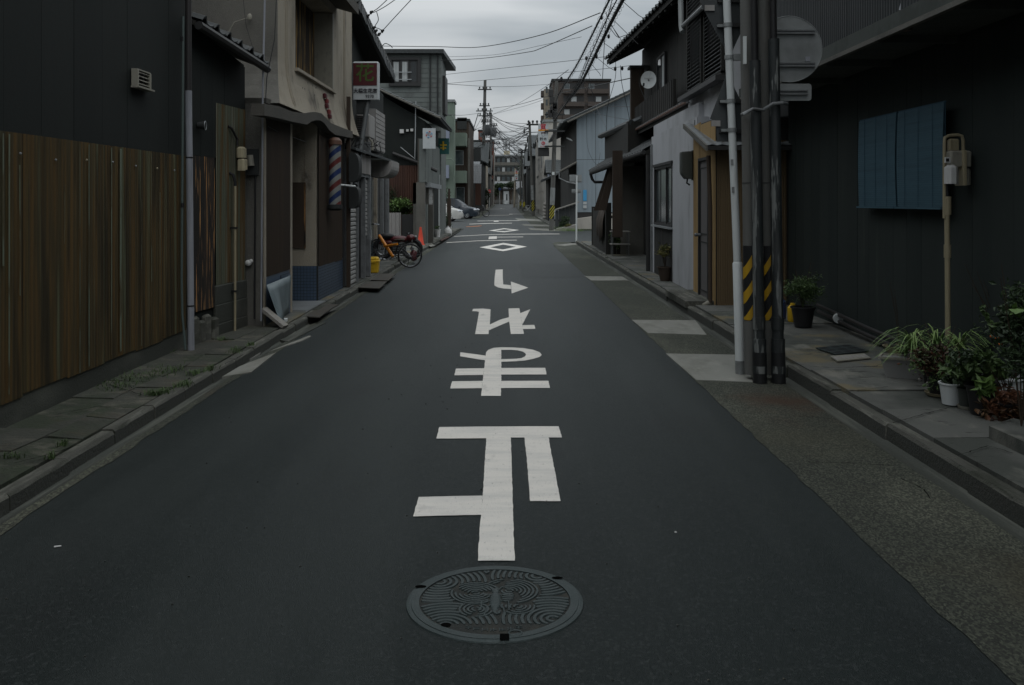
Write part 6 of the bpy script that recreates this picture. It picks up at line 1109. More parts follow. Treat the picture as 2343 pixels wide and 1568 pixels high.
# ================================================================ poles, signs, wires
def stripes(root, pts, r, f0, f1, n, pitch, steep, ang=(-95, 95)):
    """black sleeve with slanting yellow bands round the side that faces the street; pts = axis ends"""
    a, c = Vector(pts[0]), Vector(pts[1]); Ln = (c - a).length; b = MB(); b.tube([a.lerp(c, f0), a.lerp(c, f1)], r * 1.015, 20); b.build('warning_sleeve', 'stripe_black', root, smooth=True)
    H_ = (f1 - f0) * Ln
    for i in range(n):
        zc_ = H_ * (i + .5) / n; v = []; K_ = 18
        for k in range(K_ + 1):
            an = radians(ang[0] + (ang[1] - ang[0]) * k / K_); off = sin(an) * r * steep
            for s in (-1, 1):
                h_ = min(max(zc_ + off + s * pitch / 2, .002), H_ - .002); p = a.lerp(c, f0 + h_ / Ln); v.append(p + Vector((sin(an) * r * 1.03, -cos(an) * r * 1.03, 0)))
        b = MB(); b.add(v, [(k * 2, k * 2 + 2, k * 2 + 3, k * 2 + 1) for k in range(K_)]); b.build('yellow_band', 'stripe_yellow' if Ln < 9 and a.y < 20 else 'paint_yellow_bright', root, smooth=True)
# white sign pole in the foreground, leaning a little
wp = thing('sign_pole', 'white steel sign pole leaning slightly left, nearest the kerb', 'pole', tuple(at(1693, 857, 8.0)))
w_ = [at(1693.5, 858, 8), at(1686.5, 603, 8), at(1662, -5, 8.0)]; wt = w_[1] + (w_[2] - w_[1]) * 1.6
b = MB(); b.tube([w_[0], w_[1], w_[1] + Vector((0, 0, .012))], [.041, .041, .034], 18); b.build('lower_tube', 'white_metal', wp, smooth=True); b = MB(); b.tube([w_[1] + Vector((0, 0, .011)), wt], .0335, 16); b.build('upper_tube', 'white_metal', wp, smooth=True)
b = MB(); b.tube([w_[0] + Vector((0, 0, -.03)), w_[0].lerp(w_[1], .13)], .0418, 18); b.build('rust_foot', 'sign_back', wp, smooth=True)
for y, in ((58,), (132,), (232,), (298,)):
    t = (603 - y) / (603 + 5); p = w_[1].lerp(w_[2], t); b = MB(); b.lathe([(.034, -.017), (.040, -.017), (.040, .017), (.034, .017)], p, 16); b.box(p.x - .085, p.x - .03, p.y + .02, p.y + .04, p.z - .012, p.z + .012) if y != 132 else b.box(p.x + .035, p.x + .15, p.y - .02, p.y + .012, p.z - .028, p.z + .028); b.build('clamp', 'sign_back', wp)
for y in (372, 435): t = (603 - y) / 608; p = w_[1].lerp(w_[2], t); b = MB(); b.box(p.x - .030, p.x - .008, p.y - .036, p.y - .030, p.z - .025, p.z + .025); b.build('sticker_patch', 'sign_back', wp)
def z5(x, y): return (1240 + x * .3086, y * .3086)
def plate(name, label, pts, Y, m='sign_back_dark', t=.003, cat='road sign'):
    r_ = thing(name, label, cat, tuple(at(*pts[0], Y))); b = MB(); b.prism([at(*p, Y) for p in pts], (0, t, 0)); b.build('sign_plate', m, r_); return r_
s1_ = plate('triangle_sign', 'upper triangular sign seen from behind, point down, on the white pole', [z5(1150, -60), z5(1190, 60), z5(1375, 400), z5(1400, 400), z5(1560, 60), z5(1640, -60)], 8.07)
b = MB(); p, q = at(*z5(1205, 40), 8.06), at(*z5(1277, 82), 8.06); b.box(p.x, q.x, 8.055, 8.068, q.z, p.z); b.build('label_sticker', 'pale_steel', s1_)
for y0_ in (-10, 172): b = MB(); p, q = at(*z5(1300, y0_), 8.05), at(*z5(1500, y0_ + 30), 8.05); b.box(p.x, q.x, 8.04, 8.068, q.z, p.z); b.build('rail', 'frame_dark', s1_)
s2_ = plate('triangle_sign', 'lower dark sign seen from behind, widening downward, on the white pole', [z5(1368, 545), z5(1243, 885), z5(1283, 890), z5(1296, 1052), z5(1500, 1052), z5(1500, 800)], 8.07)
b = MB(); p, q = at(*z5(1255, 895), 8.06), at(*z5(1320, 938), 8.06); b.box(p.x, q.x, 8.055, 8.068, q.z, p.z); b.build('label_sticker', 'pale_steel', s2_)
for y0_ in (738, 962): b = MB(); p, q = at(*z5(1315, y0_), 8.05), at(*z5(1500, y0_ + 26), 8.05); b.box(p.x, q.x, 8.04, 8.068, q.z, p.z); b.build('rail', 'frame_dark', s2_)
def z6(x, y): return ((2650 + x / 2.24) / 1.65334, (y / 2.24) / 1.65334)
b = MB(); p, q = at(*z6(357, 312), 7.7), at(*z6(383, 545), 7.7); b.box(p.x, q.x, 7.68, 7.70, q.z, p.z); bm_ = b.build('bracket_plate', 'white_metal', None, **tagd('white edge-on bracket plate fixed to the dark utility poles', 'bracket'))
# pair of slim concrete poles with black cable guards
cl = [('a', (1722, 880), (1710, 0), .066, 7.78, 'pole_concrete', 'concrete utility pole with warning stripes, left of the pair'), ('c', (1765, 880), (1749, 0), .066, 7.78, 'pole_concrete', 'concrete utility pole with warning stripes, right of the pair')]
for k, bt, tp, r_, Y_, m_, lb in cl:
    a_, c_ = at(*bt, Y_), at(*tp, Y_); a_.z = .05; tp_ = a_ + (c_ - a_) * 1.75; root = thing('utility_pole', lb, 'utility pole', tuple(a_), 'striped concrete poles by the near kerb'); b = MB(); b.tube([a_, tp_], [r_ * 1.05, r_ * .9], 20); b.build('shaft', m_, root, smooth=True)
    Ln = (tp_ - a_).length; f = lambda yy: ((at(bt[0], yy, Y_).z - a_.z) / (tp_.z - a_.z)); stripes(root, (a_, tp_), r_ * 1.04, f(732), f(562), 3, .10 if k == 'a' else .085, 1.9)
    for yy in (420,): b = MB(); p = a_.lerp(tp_, f(yy)); b.tube([p, p + Vector((0, 0, .006))], r_ * 1.05, 20); b.build('joint_band', 'grey_dark', root)
for bt, tp, r_, Y_, top_y, lb in (((1738, 885), (1724, 0), .046, 7.62, 140, 'black peeling cable guard pipe in front of the left striped pole'), ((1781, 887), (1768, 0), .046, 7.62, 90, 'black peeling cable guard pipe in front of the right striped pole')):
    a_, c_ = at(*bt, Y_), at(*tp, Y_); a_.z = .0; root = thing('cable_guard', lb, 'pipe', tuple(a_), 'black cable guards by the near kerb'); f = lambda yy: (at(bt[0], yy, Y_).z - a_.z) / (c_.z - a_.z); b = MB(); b.tube([a_, a_.lerp(c_, f(top_y))], r_, 18); b.build('guard_pipe', 'pole_black', root, smooth=True)
    b = MB(); b.tube([a_.lerp(c_, f(top_y)), a_ + (c_ - a_) * 1.5], r_ * .62, 12); b.build('cable_bundle', 'rubber_black', root, smooth=True)
    for yy, h_, rr_ in ((740, .05, 1.12), (800, .09, 1.2), (845, .03, 1.28)): b = MB(); p = a_.lerp(c_, f(yy)); b.tube([p - Vector((0, 0, h_)), p + Vector((0, 0, h_))], r_ * rr_, 18); b.build('collar', 'pole_black', root, smooth=True)
    b = MB(); b.tube([a_, a_.lerp(c_, f(805))], r_ * 1.25, 18); b.build('base_sleeve', 'stripe_black', root, smooth=True)
b = MB(); p0, p1 = at(1698, 248, 7.56), at(1800, 224, 7.56); n = 10
b = MB(); b.tube([at(1697, 262, 7.72), at(1702, 260, 7.56), at(1722, 250, 7.54), at(1745, 252, 7.60), at(1768, 238, 7.54), at(1790, 236, 7.56), at(1800, 238, 7.7)], .014, 8); b.build('strap', 'galvanised', None, smooth=True, **tagd('metal strap binding the four dark poles together', 'strap'))
# round sign and plate seen from behind
rs = thing('round_sign', 'round grey sign plate seen from behind beside the striped poles', 'road sign', tuple(at(1805, 189, 7.9))); c_ = at(1805, 113, 7.9); r_ = 76 / FP * 7.9; b = MB()
b.prism([(c_.x + r_ * cos(2 * pi * i / 48), 7.9, c_.z + r_ * sin(2 * pi * i / 48)) for i in range(48)], (0, .004, 0)); b.build('sign_plate', 'sign_back', rs)
b = MB(); b.torus((c_.x, 7.9, c_.z), r_ - .003, .004, (0, 1, 0), 56, 6); b.build('rolled_rim', 'sign_back', rs, smooth=True)
for yy in (73, 148):
    p, q = at(1776, yy - 5, 7.88), at(1864, yy + 5, 7.88); b = MB(); b.box(p.x, q.x, 7.872, 7.899, q.z, q.z + .012); b.box(p.x, q.x, 7.872, 7.899, p.z - .012, p.z); b.box(p.x, q.x, 7.885, 7.897, q.z + .012, p.z - .012); b.build('mounting_rail', 'galvanised', rs)
p, q = at(1842, 130, 7.89), at(1853, 141, 7.89); b = MB(); b.box(p.x, q.x, 7.888, 7.897, q.z, p.z); b.build('blue_sticker', 'pvc_grey', rs)
pl_ = thing('small_sign_plate', 'small rounded sign plate seen from behind under the round sign', 'road sign', tuple(at(1820, 231, 7.9))); p, q = at(1770, 192, 7.9), at(1856, 231, 7.9); b = MB(); b.prism([(p.x, 7.9, p.z), (q.x - .02, 7.9, p.z), (q.x - .006, 7.9, p.z - .006), (q.x, 7.9, p.z - .02), (q.x, 7.9, q.z + .02), (q.x - .006, 7.9, q.z + .006), (q.x - .02, 7.9, q.z), (p.x, 7.9, q.z)], (0, .004, 0)); b.build('sign_plate', 'sign_back', pl_)
for yy in (206, 214): p, q = at(1785, yy, 7.88), at(1848, yy + 3, 7.88); b = MB(); b.box(p.x, q.x, 7.875, 7.897, q.z, p.z); b.build('mounting_rail', 'galvanised', pl_)
# signpost at the crossing
sp = thing('street_sign', 'white signpost with two grey plates seen from behind at the crossing', 'road sign', tuple(g(1318, 555, .03))); p = g(1318, 555, .03); b = MB(); b.tube([p, at(1319, 402, p.y)], .031, 10); b.build('post', 'white_metal', sp, smooth=True)
for (x0, x1, y0, y1) in ((1303, 1331, 400, 418), (1308, 1329, 433, 442)): a_, c_ = at(x0, y0, p.y - .06), at(x1, y1, p.y - .06); b = MB(); b.box(a_.x, c_.x, p.y + .05, p.y + .07, c_.z, a_.z); b.box(a_.x, c_.x, p.y + .03, p.y + .05, c_.z + .04, c_.z + .07); b.build('sign_plate', 'sign_back', sp)
# utility pole with the pawnshop sign, others down the street
def upole(label, bx, by, tx, ty, Y_, r_, bands=None, arms=(), m='pole_concrete', group='utility poles along the street', pale=None):
    a_, c_ = at(bx, by, Y_), at(tx, ty, Y_); root = thing('utility_pole', label, 'utility pole', tuple(a_), group); b = MB(); b.tube([a_, c_], [r_, r_ * .72], 16); b.build('shaft', m, root, smooth=True); L_ = c_.z - a_.z
    if bands: f = lambda yy: (at(0, yy, Y_).z - a_.z) / L_; stripes(root, (a_, c_), r_, f(bands[1]), f(bands[0]), bands[2], bands[3], 1.5)
    if pale: f = lambda yy: (at(0, yy, Y_).z - a_.z) / L_; b = MB(); b.tube([a_.lerp(c_, f(pale[1])), a_.lerp(c_, f(pale[0]))], r_ * .99, 16); b.build('pale_sleeve', 'sign_back', root, smooth=True)
    for (yy, w, off) in arms:
        f_ = (at(0, yy, Y_).z - a_.z) / L_; p = a_.lerp(c_, f_); b = MB(); b.box(p.x - w / 2 + off, p.x + w / 2 + off, Y_ - r_ - .12, Y_ - r_ - .01, p.z - .08, p.z + .08); b.build('crossarm', 'grey_dark', root)
        for i in range(4): b = MB(); xx = p.x + off - w / 2 + w * (i + .5) / 4; b.lathe([(0, .42), (.09, .38), (.12, .22), (.06, .18), (.06, .08)], (xx, Y_ - r_ - .06, p.z), 8); b.build('insulator', 'grey_dark', root)
    return root, a_, c_
P1, p1a, p1c = upole('utility pole with yellow stripes and the pawnshop sign at the crossing', 1261, 528, 1273, 186, 46.8, .125, (470, 501, 4, .06), (), pale=(430, 469))
p = p1a.lerp(p1c, .38); b = MB(); b.box(p.x - .07, p.x + .05, 46.62, 46.67, p.z - .07, p.z + .09); b.build('number_plate', 'white_metal', P1)
for yy, s_ in ((262, .3), (300, .24), (335, .2)): q = at(1269, yy, 46.4); b = MB(); b.box(q.x - .5, q.x + .5, 46.5, 46.58, q.z - .04, q.z + .04); b.build('crossarm', 'grey_dark', P1)
for i in range(7): q = at(1262 + U(-4, 8), U(200, 275), 46.5); b = MB(); b.bbox(q.x - .12, q.x + .12, 46.3, 46.55, q.z - .18, q.z + .18, .03); b.build('splice_box', 'frame_dark', P1)
P2, p2a, p2c = upole('utility pole with yellow stripes, second along the right side', 1220, 497, 1211, 279, 88, .15, (459, 483, 4, .085), ((286, 1.6, .5),), pale=(424, 458)); P3, p3a, p3c = upole('utility pole with faded stripes, third on the right', 1199, 484, 1193, 345, 118, .14, (462, 474, 4, .1), ((350, .9, 0),)); P4, p4a, p4c = upole('thin striped utility pole, last before the far gate', 1191, 481, 1189, 360, 135, .13, (461, 472, 4, .1))
PL, pla, plc = upole('very tall utility pole with crossarms on the left', 1103.5, 473, 1109.5, 184, 140, .30, None, ((206, 2.1, 0), (243, 1.6, 0), (255, 2.5, 0), (266, 2.2, .2), (280, 1.6, .3))); PM, pma, pmc = upole('utility pole behind the tall one, hung with a transformer', 1121, 474, 1123, 258, 165, .24, None, ((288, 1.6, .4), (305, 1.8, .8), (330, 1.6, .9)))
for root_, (a_, c_), Y_, y0_, y1_, n_ in ((PL, (pla, plc), 140, 250, 345, 20), (PM, (pma, pmc), 165, 280, 350, 18), (P2, (p2a, p2c), 88, 295, 345, 14), (P3, (p3a, p3c), 118, 350, 390, 8)):
    for i in range(n_):
        yy = U(y0_, y1_); f_ = (at(0, yy, Y_).z - a_.z) / (c_.z - a_.z); p = a_.lerp(c_, f_) + Vector((U(-.9, 1.0), -.35, 0)); b = MB()
        if i % 3: b.lathe([(0, .22), (.07, .18), (.09, -.1), (.05, -.25), (0, -.3)], p, 7)
        else: b.tube([p, a_.lerp(c_, f_ + U(-.03, .03))], .035, 5)
        b.build('insulator' if i % 3 else 'brace', 'grey_dark', root_)
for k, (x, y, Y_) in enumerate(((1115, 302, 138), (1129, 306, 163))): q = at(x, y, Y_); b = MB(); b.lathe([(0, 1.1), (.45, 1.0), (.5, .9), (.5, -.4), (.4, -.55), (0, -.6)], q, 14); b.build('transformer', 'sign_back_dark', (PL, PM)[k], smooth=True)
for k, (x, y0_, y1_) in enumerate(((1106.5, 372, 350),)): b = MB(); b.tube([at(1107, 372, 139), at(1121, 366, 139)], [.05, .10], 8); b.build('street_lamp_arm', 'pale_steel', PL)
UP5, _, _ = upole('plain pale pole carrying the far pawnshop sign', 1176, 475, 1179, 386, 150, .17, None, (), 'stucco_beige')
up6, _, _ = upole('short pale wooden pole at the far left corner', 1128, 470, 1131, 350, 172, .15, None, (), 'plank_grey'); tv = thing('antenna_mast', 'thin roof antenna mast leaning over the left houses', 'antenna', tuple(at(1081, 330, 110)))
b = MB(); b.tube([at(1081, 330, 110), at(1084, 292, 110), at(1094, 259, 110)], .05, 5); b.build('mast', 'grey_dark', tv); b = MB(); b.tube([at(1077, 306, 110), at(1090, 296, 110)], .04, 5); b.build('boom', 'grey_dark', tv)
# pawnshop signs
def pawn(label, x0, x1, y0, y1, Y_, full):
    p, q = at(x0, y0, Y_), at(x1, y1, Y_); r_ = thing('pawnshop_sign', label, 'sign', ((p.x + q.x) / 2, Y_, q.z), 'white pawnshop signs on poles'); w, h_ = q.x - p.x, p.z - q.z; b = MB(); b.box(p.x, q.x, Y_, Y_ + .1, q.z, p.z); b.build('sign_board', 'sign_white', r_); y = Y_ - .004; cx = (p.x + q.x) / 2
    letters('質', w * .62, cx, y, p.z - h_ * .135, 'print_red', r_, bold=w * .012); b = MB(); b.box(p.x, q.x, y, Y_ - .001, p.z - h_ * .30, p.z - h_ * .23); b.build('orange_band', 'print_orange', r_)
    zc_ = p.z - h_ * .45; b = MB(); b.poly([(cx + w * .17 * cos(a), y, zc_ + h_ * .085 * sin(a)) for a in [2 * pi * i / 18 for i in range(18)]]); b.build('face_outline', 'pvc_grey', r_); b = MB(); b.poly([(cx + w * .12 * cos(a), y - .003, zc_ + h_ * .0 + h_ * .065 * sin(a)) for a in [2 * pi * i / 18 for i in range(18)]]); b.build('face', 'sign_white', r_)
    b = MB(); b.poly([(cx - w * .20, y - .006, zc_ + h_ * .01), (cx - w * .20, y - .006, zc_ + h_ * .10), (cx + w * .20, y - .006, zc_ + h_ * .10), (cx + w * .20, y - .006, zc_ + h_ * .01), (cx + w * .13, y - .006, zc_ + h_ * .055), (cx - w * .13, y - .006, zc_ + h_ * .055)]); b.build('hair', 'print_dark_red', r_)
    letters('鈴木', w * .36, cx, y, p.z - h_ * .645, 'print_black', r_, bold=w * .006)
    b = MB(); b.poly([(cx + w * .19 * cos(a), y, p.z - h_ * .82 + w * .19 * sin(a)) for a in [2 * pi * i / 24 for i in range(24)]]); b.build('red_disc', 'print_red', r_)
    if full:
        zc2 = p.z - h_ * .82; b = MB(); b.tube([(cx + w * .10 * cos(a), y - .006, zc2 + w * .10 * sin(a)) for a in [radians(t) for t in range(130, 331, 25)]], w * .022, 5); b.tube([(cx - w * .02, y - .006, zc2 + w * .02), (cx + w * .09, y - .006, zc2 + w * .02), (cx + w * .09, y - .006, zc2 - w * .05)], w * .022, 5); b.build('arrow_mark', 'sign_white', r_)
        for i in range(8): b = MB(); xx = cx - w * .3 + i * w * .08; b.box(xx, xx + w * .045, y, Y_ - .001, q.z + h_ * .035, q.z + h_ * .06); b.build('phone_digit', 'print_red', r_)
    return r_, p, q
R1, rp, rq = pawn('white pawnshop sign with red and black lettering at the crossing pole', 1231, 1254, 284.5, 338, 46.6, True); b = MB(); b.box(rp.x, rq.x + .05, 46.7, 47.1, rq.z - .42, rq.z - .003); b.build('lamp_housing', 'frame_dark', R1); b = MB(); b.box(rq.x, p1c.x, 46.62, 46.66, rp.z - .3, rp.z - .25); b.build('bracket', 'galvanised', R1)
pawn('small far pawnshop sign on the plain pale pole', 1177.5, 1185, 391, 412.5, 149.6, False)
b = MB(); p, q = at(1101, 426, 139.5), at(1106.5, 463, 139.5); b.box(p.x, q.x, 139.6, 139.75, q.z, p.z); vs = b.build('pole_banner', 'sign_white', None, **tagd('narrow white banner with small lettering on the tall left pole', 'sign')); pch = [('print_red', 1), ('print_black', 3)]
for i in range(5): b = MB(); zz_ = p.z - .35 - i * .42; b.box(p.x + .08, q.x - .08, 139.58, 139.598, zz_ - .13, zz_ + .13); b.build('lettering', 'print_red' if i == 0 else 'grey_plastic', vs)
# no entry sign, mirror, small signs far down
ne = thing('no_entry_sign', 'red no entry sign on a white post at the far left', 'road sign', tuple(at(1119, 476, 150))); c_ = at(1119.5, 438, 150); b = MB(); b.prism([(c_.x + .27 * cos(2 * pi * i / 24), 150, c_.z + .27 * sin(2 * pi * i / 24)) for i in range(24)], (0, .02, 0)); b.build('disc', 'sign_red', ne); b = MB(); b.box(c_.x - .19, c_.x + .19, 149.98, 149.998, c_.z - .045, c_.z + .045); b.build('bar', 'sign_white', ne); b = MB(); b.tube([at(1119, 476, 150.1), at(1119.5, 436, 150.1)], .05, 6); b.build('post', 'white_metal', ne)
cm = thing('road_mirror', 'round grey traffic mirror on a white post at the far right', 'mirror', tuple(at(1186, 478, 135))); c_ = at(1190, 437, 135); b = MB(); b.prism([(c_.x + .52 * cos(2 * pi * i / 24), 135, c_.z + .52 * sin(2 * pi * i / 24)) for i in range(24)], (0, .05, 0)); b.build('mirror_disc', 'glass_mid', cm); b = MB(); b.tube([at(1185.5, 478, 135.1), at(1185.5, 430, 135.1)], .05, 6); b.build('post', 'white_metal', cm)
for x, y0_, y1_, Y_, lb in ((1143, 468, 432, 190, 'thin white post with a small disc sign before the gate house'),): r_ = thing('street_sign', lb, 'road sign', tuple(at(x, y0_, Y_))); b = MB(); b.tube([at(x, y0_, Y_), at(x, y1_, Y_)], .05, 6); b.build('post', 'white_metal', r_); c_ = at(x, y1_ + 1, Y_ - .1); b = MB(); b.prism([(c_.x + .3 * cos(2 * pi * i / 16), Y_ - .1, c_.z + .3 * sin(2 * pi * i / 16)) for i in range(16)], (0, .03, 0)); b.build('disc', 'barber_blue', r_)
b = MB(); b.tube([at(1097.5, 476, 130), at(1097.5, 458, 130)], .06, 8); b.build('guard_post', 'bin_yellow', None, **tagd('short yellow guard post beside the tall left pole', 'bollard'))
# ---------------------------------------------------------------- wires
def crv(P, n=8):
    P = [Vector(p) for p in P]
    if len(P) == 2: return P
    Q = [P[0] * 2 - P[1]] + P + [P[-1] * 2 - P[-2]]; out = []
    for i in range(1, len(Q) - 2):
        for k in range(n):
            t = k / n; a, b_, c, d = Q[i - 1], Q[i], Q[i + 1], Q[i + 2]
            out.append(.5 * ((2 * b_) + (c - a) * t + (2 * a - 5 * b_ + 4 * c - d) * t * t + (3 * b_ - a - 3 * c + d) * t ** 3))
    return out + [P[-1]]
def wire(label, pts, r_=.008, cat='wire', group='overhead wires', name='wire', n=6):
    P = [Vector(p) if len(p) == 3 and isinstance(p, Vector) else at(*p) for p in pts]; b = MB(); b.tube(crv(P), r_, 5); return b.build(name, 'cable', None, label=label, category=cat, group=group)
wire('heavy wire sagging from the grey house roof up to the cable bundle', [(876, 106, 30), (1000, 107.5, 30), (1100, 108, 28), (1240, 80, 24), (1373, 30, 20)], .011)
wire('second heavy wire below it, from the grey house to the cable bundle', [(1008, 139, 38), (1103, 134, 34), (1200, 121, 28), (1240, 110, 26), (1354, 60, 21)], .011)
wire('thin wire close above the second heavy wire', [(1010, 131, 40), (1130, 126, 36), (1240, 104, 28), (1330, 85, 26)], .006); wire('thin straight wire rising to the right across mid sky', [(1010, 172, 42), (1318, 138, 30), (1400, 128, 27)], .008)
wire('thin straight wire below the mid sky one', [(1010, 193, 42), (1331, 163, 32), (1440, 151, 28)], .008); wire('wire sagging level to the corner of the brown apartments', [(1008, 192, 42), (1143, 199, 60), (1246, 194, 70), (1310, 186, 80)], .012)
wire('wire from the tall left pole to the right roofs', [(1127, 248, 138), (1185, 240, 120), (1260, 219, 90), (1440, 180, 50)], .03, n=8); wire('slanting wire climbing from the tall pole to the brown apartments', [(1112, 268, 139), (1180, 240, 120), (1246, 200, 90), (1300, 160, 60)], .022)
wire('long wire from the left houses to the tall pole top', [(1015, 262, 60), (1060, 264, 90), (1100, 259, 139)], .02); wire('second slanting wire below the first', [(1128, 262, 138), (1200, 243, 110), (1245, 228, 90)], .018)
# fan of far service drops between the poles
rw = random.Random(11)
for i in range(40):
    x0_, y0_ = rw.choice([(1110, 262), (1124, 290), (1126, 306), (1112, 312), (1122, 335)]); x1_, y1_ = rw.choice([(1209, 292), (1211, 300), (1207, 320), (1194, 350), (1190, 365), (1208, 335)])
    y0_ += rw.uniform(-8, 14); y1_ += rw.uniform(-10, 14); sg_ = rw.uniform(4, 14)
    wire('thin far service wire in the tangle over the end of the street', [(x0_, y0_, 138), ((x0_ + x1_) / 2, (y0_ + y1_) / 2 + sg_, 118), (x1_, y1_, 92)], rw.choice((.018, .024, .032)), group='tangled far wires')
for i, (a_, c_) in enumerate((((1125, 345), (1208, 306)), ((1125, 320), (1206, 309)), ((1060, 345), (1104, 330)), ((1045, 335), (1104, 338)), ((1050, 300), (1105, 290)), ((1068, 320), (1106, 262)))): wire(('thick dark wire from the transformer pole to the right pole', 'thick dark wire just above it', 'dark wire from the green balconies to the tall pole', 'level dark wire left of the tall pole', 'wire from the balcony house roof to the tall pole', 'steep wire from the balcony house to the crossarm')[i], [(a_[0], a_[1], 120), ((a_[0] + c_[0]) / 2, (a_[1] + c_[1]) / 2 + 4, 105), (c_[0], c_[1], 90)], .035 if i < 2 else .02)
# cable bundle running down the right side, lashed with loose turns
def XZ(x, y, X): Y_ = X * FP / (x - CX); return Vector((X, Y_, H - (y - HY) / FP * Y_))
bA_ = [Vector((1.8, 7.7, 5.15)), XZ(1394, 0, 1.8), XZ(1325, 139, 1.8), XZ(1297, 185, 1.82), XZ(1277, 218, 1.9), at(1268, 245, 46.6)]
bB_ = [Vector((1.85, 7.7, 4.75)), XZ(1411, 0, 1.85), XZ(1352, 125, 1.85), XZ(1326, 185, 1.88), XZ(1300, 225, 1.95), at(1268, 262, 46.6)]
bC_ = [Vector((1.9, 7.7, 4.9)), XZ(1425, 0, 1.9), XZ(1372, 105, 1.9), XZ(1329, 190, 1.92), XZ(1297, 234, 2.0), at(1268, 276, 46.6)]
ct = thing('cable_bundle', 'thick lashed cable bundle running down the right side to the crossing pole', 'cables')
for P_, r_ in ((bA_, .020), (bB_, .012), (bC_, .034)): b = MB(); b.tube(crv(P_, 6), r_, 7); b.build('cable', 'cable', ct, smooth=True)
def helix(P_, R_, turns, r_=.0035, j=.3):
    C_ = crv(P_[1:5], 12); b = MB(); pts = []; m_ = turns * 9
    for i in range(m_):
        t = i / (m_ - 1) * (len(C_) - 1); k = min(int(t), len(C_) - 2); c = C_[k].lerp(C_[k + 1], t - k); a = i * 2 * pi / 9; rr_ = R_ * (1 + j * sin(i * .37) * cos(i * .11)); pts.append(c + Vector((cos(a) * rr_, 0, sin(a) * rr_ - R_ * .6)))
    b.tube(pts, r_, 4); return b.build('lashing_wire', 'cable', ct)
helix(bA_, .045, 46); helix(bB_, .075, 60); helix(bC_, .05, 40)
for i in range(9): a_ = bC_[1].lerp(bC_[3], U(0, 1)); q = a_ + Vector((U(.1, .5), U(-.5, .5), -U(.2, .5))); b = MB(); b.tube([a_, (a_ + q) / 2 + Vector((.1, 0, -.1)), q], .006, 5); b.build('tap_wire', 'cable', ct)
for i, (P_, lb) in enumerate((([(1470, 141, 22), (1462, 190, 22), (1480, 240, 21), (1484, 270, 20.5)], 'drop wire hanging past the dark eave'), ([(1408, 140, 24), (1407, 180, 24), (1390, 245, 24), (1387, 300, 25)], 'drop wire hanging left of the satellite dish'), ([(1419, 150, 22), (1422, 190, 22), (1435, 250, 22), (1440, 275, 22)], 'drop wire close beside the dark wing wall'),
    ([(1340, 235, 42), (1341, 260, 48), (1343, 330, 48.8), (1352, 360, 48.9), (1367, 377, 49), (1373, 350, 48)], 'looped wire hanging on the pale blue wall'), ([(1345, 165, 30), (1360, 235, 40), (1385, 290, 30)], 'slanting wire in front of the pale blue wall'), ([(1310, 232, 40), (1360, 242, 36), (1442, 245, 26)], 'level black wire crossing before the blue gable'), ([(1350, 258, 44), (1400, 268, 36), (1440, 275, 28)], 'lower level wire before the blue gable'),
    ([(1396, 66, 19), (1412, 85, 19), (1428, 82, 18), (1440, 78, 17.5)], 'short wire from the bundle to the dark eave'), ([(1385, 30, 19), (1400, 60, 19), (1416, 88, 19)], 'short looped wire under the cable bundle'), ([(1400, 0, 18), (1385, 60, 18.5), (1382, 105, 19), (1378, 180, 20)], 'thin vertical drop wire before the sky'))): wire(lb, P_, .007, group=None)
for i, (x, y, Y_) in enumerate(((1407, 158, 22), (1423, 157, 22), (1392, 84, 19), (1376, 41, 20), (1364, 130, 23), (1284, 181, 46), (1341, 134, 26))): p = at(x, y, Y_); b = MB(); b.ball(p, (.03 * Y_ / 20, .03, .05 * Y_ / 20), 8, 6); b.build('wire_clamp', 'cable', None, **tagd('black wire clamp, one of those strung along the cable bundle', 'clamp', 'wire clamps by the cable bundle'))
def z2c(x, y): return ((900 + x / 1.96) / 1.65334, (y / 1.96) / 1.65334)
for lb, P_ in (('wire from the tiled gable up out of the picture, upper one', [(1110, -5), (1040, 60), (1000, 88), (965, 120)]), ('wire just below the upper one at the tiled gable', [(1170, -5), (1090, 50), (1020, 88), (985, 98)]), ('steep wire rising right from the gable insulators', [(1290, -8), (1180, 110), (1072, 228)]), ('loose loop of wire between the gable insulators', [(1028, 90), (1040, 150), (1015, 200), (1045, 215), (1068, 230)]), ('wire hanging down the tiled gable edge', [(955, 130), (975, 190), (1012, 250), (1040, 265)]), ('short looped wire over the sloping eave', [(1060, 355), (1090, 325), (1130, 340), (1145, 358)])): wire(lb, [(*z2c(*p), 14.5) for p in P_], .0065, group=None)
for i, (x, y) in enumerate(((985, 95), (960, 122), (1006, 210), (1020, 234), (1044, 258), (1068, 234))): p = at(*z2c(x, y), 14.5); b = MB(); b.ball(p, (.022, .03, .03), 9, 6); b.ball(p + Vector((.02, 0, .015)), (.016, .02, .02), 8, 5); b.build('insulator', 'cable', None, **tagd('black insulator on the service wires at the tiled gable', 'insulator', 'black insulators at the tiled gable'))
wire('wire along the top of the pent roof by the shutters', [(945, 166, 20), (1010, 190, 22)], .006, group=None) if False else None
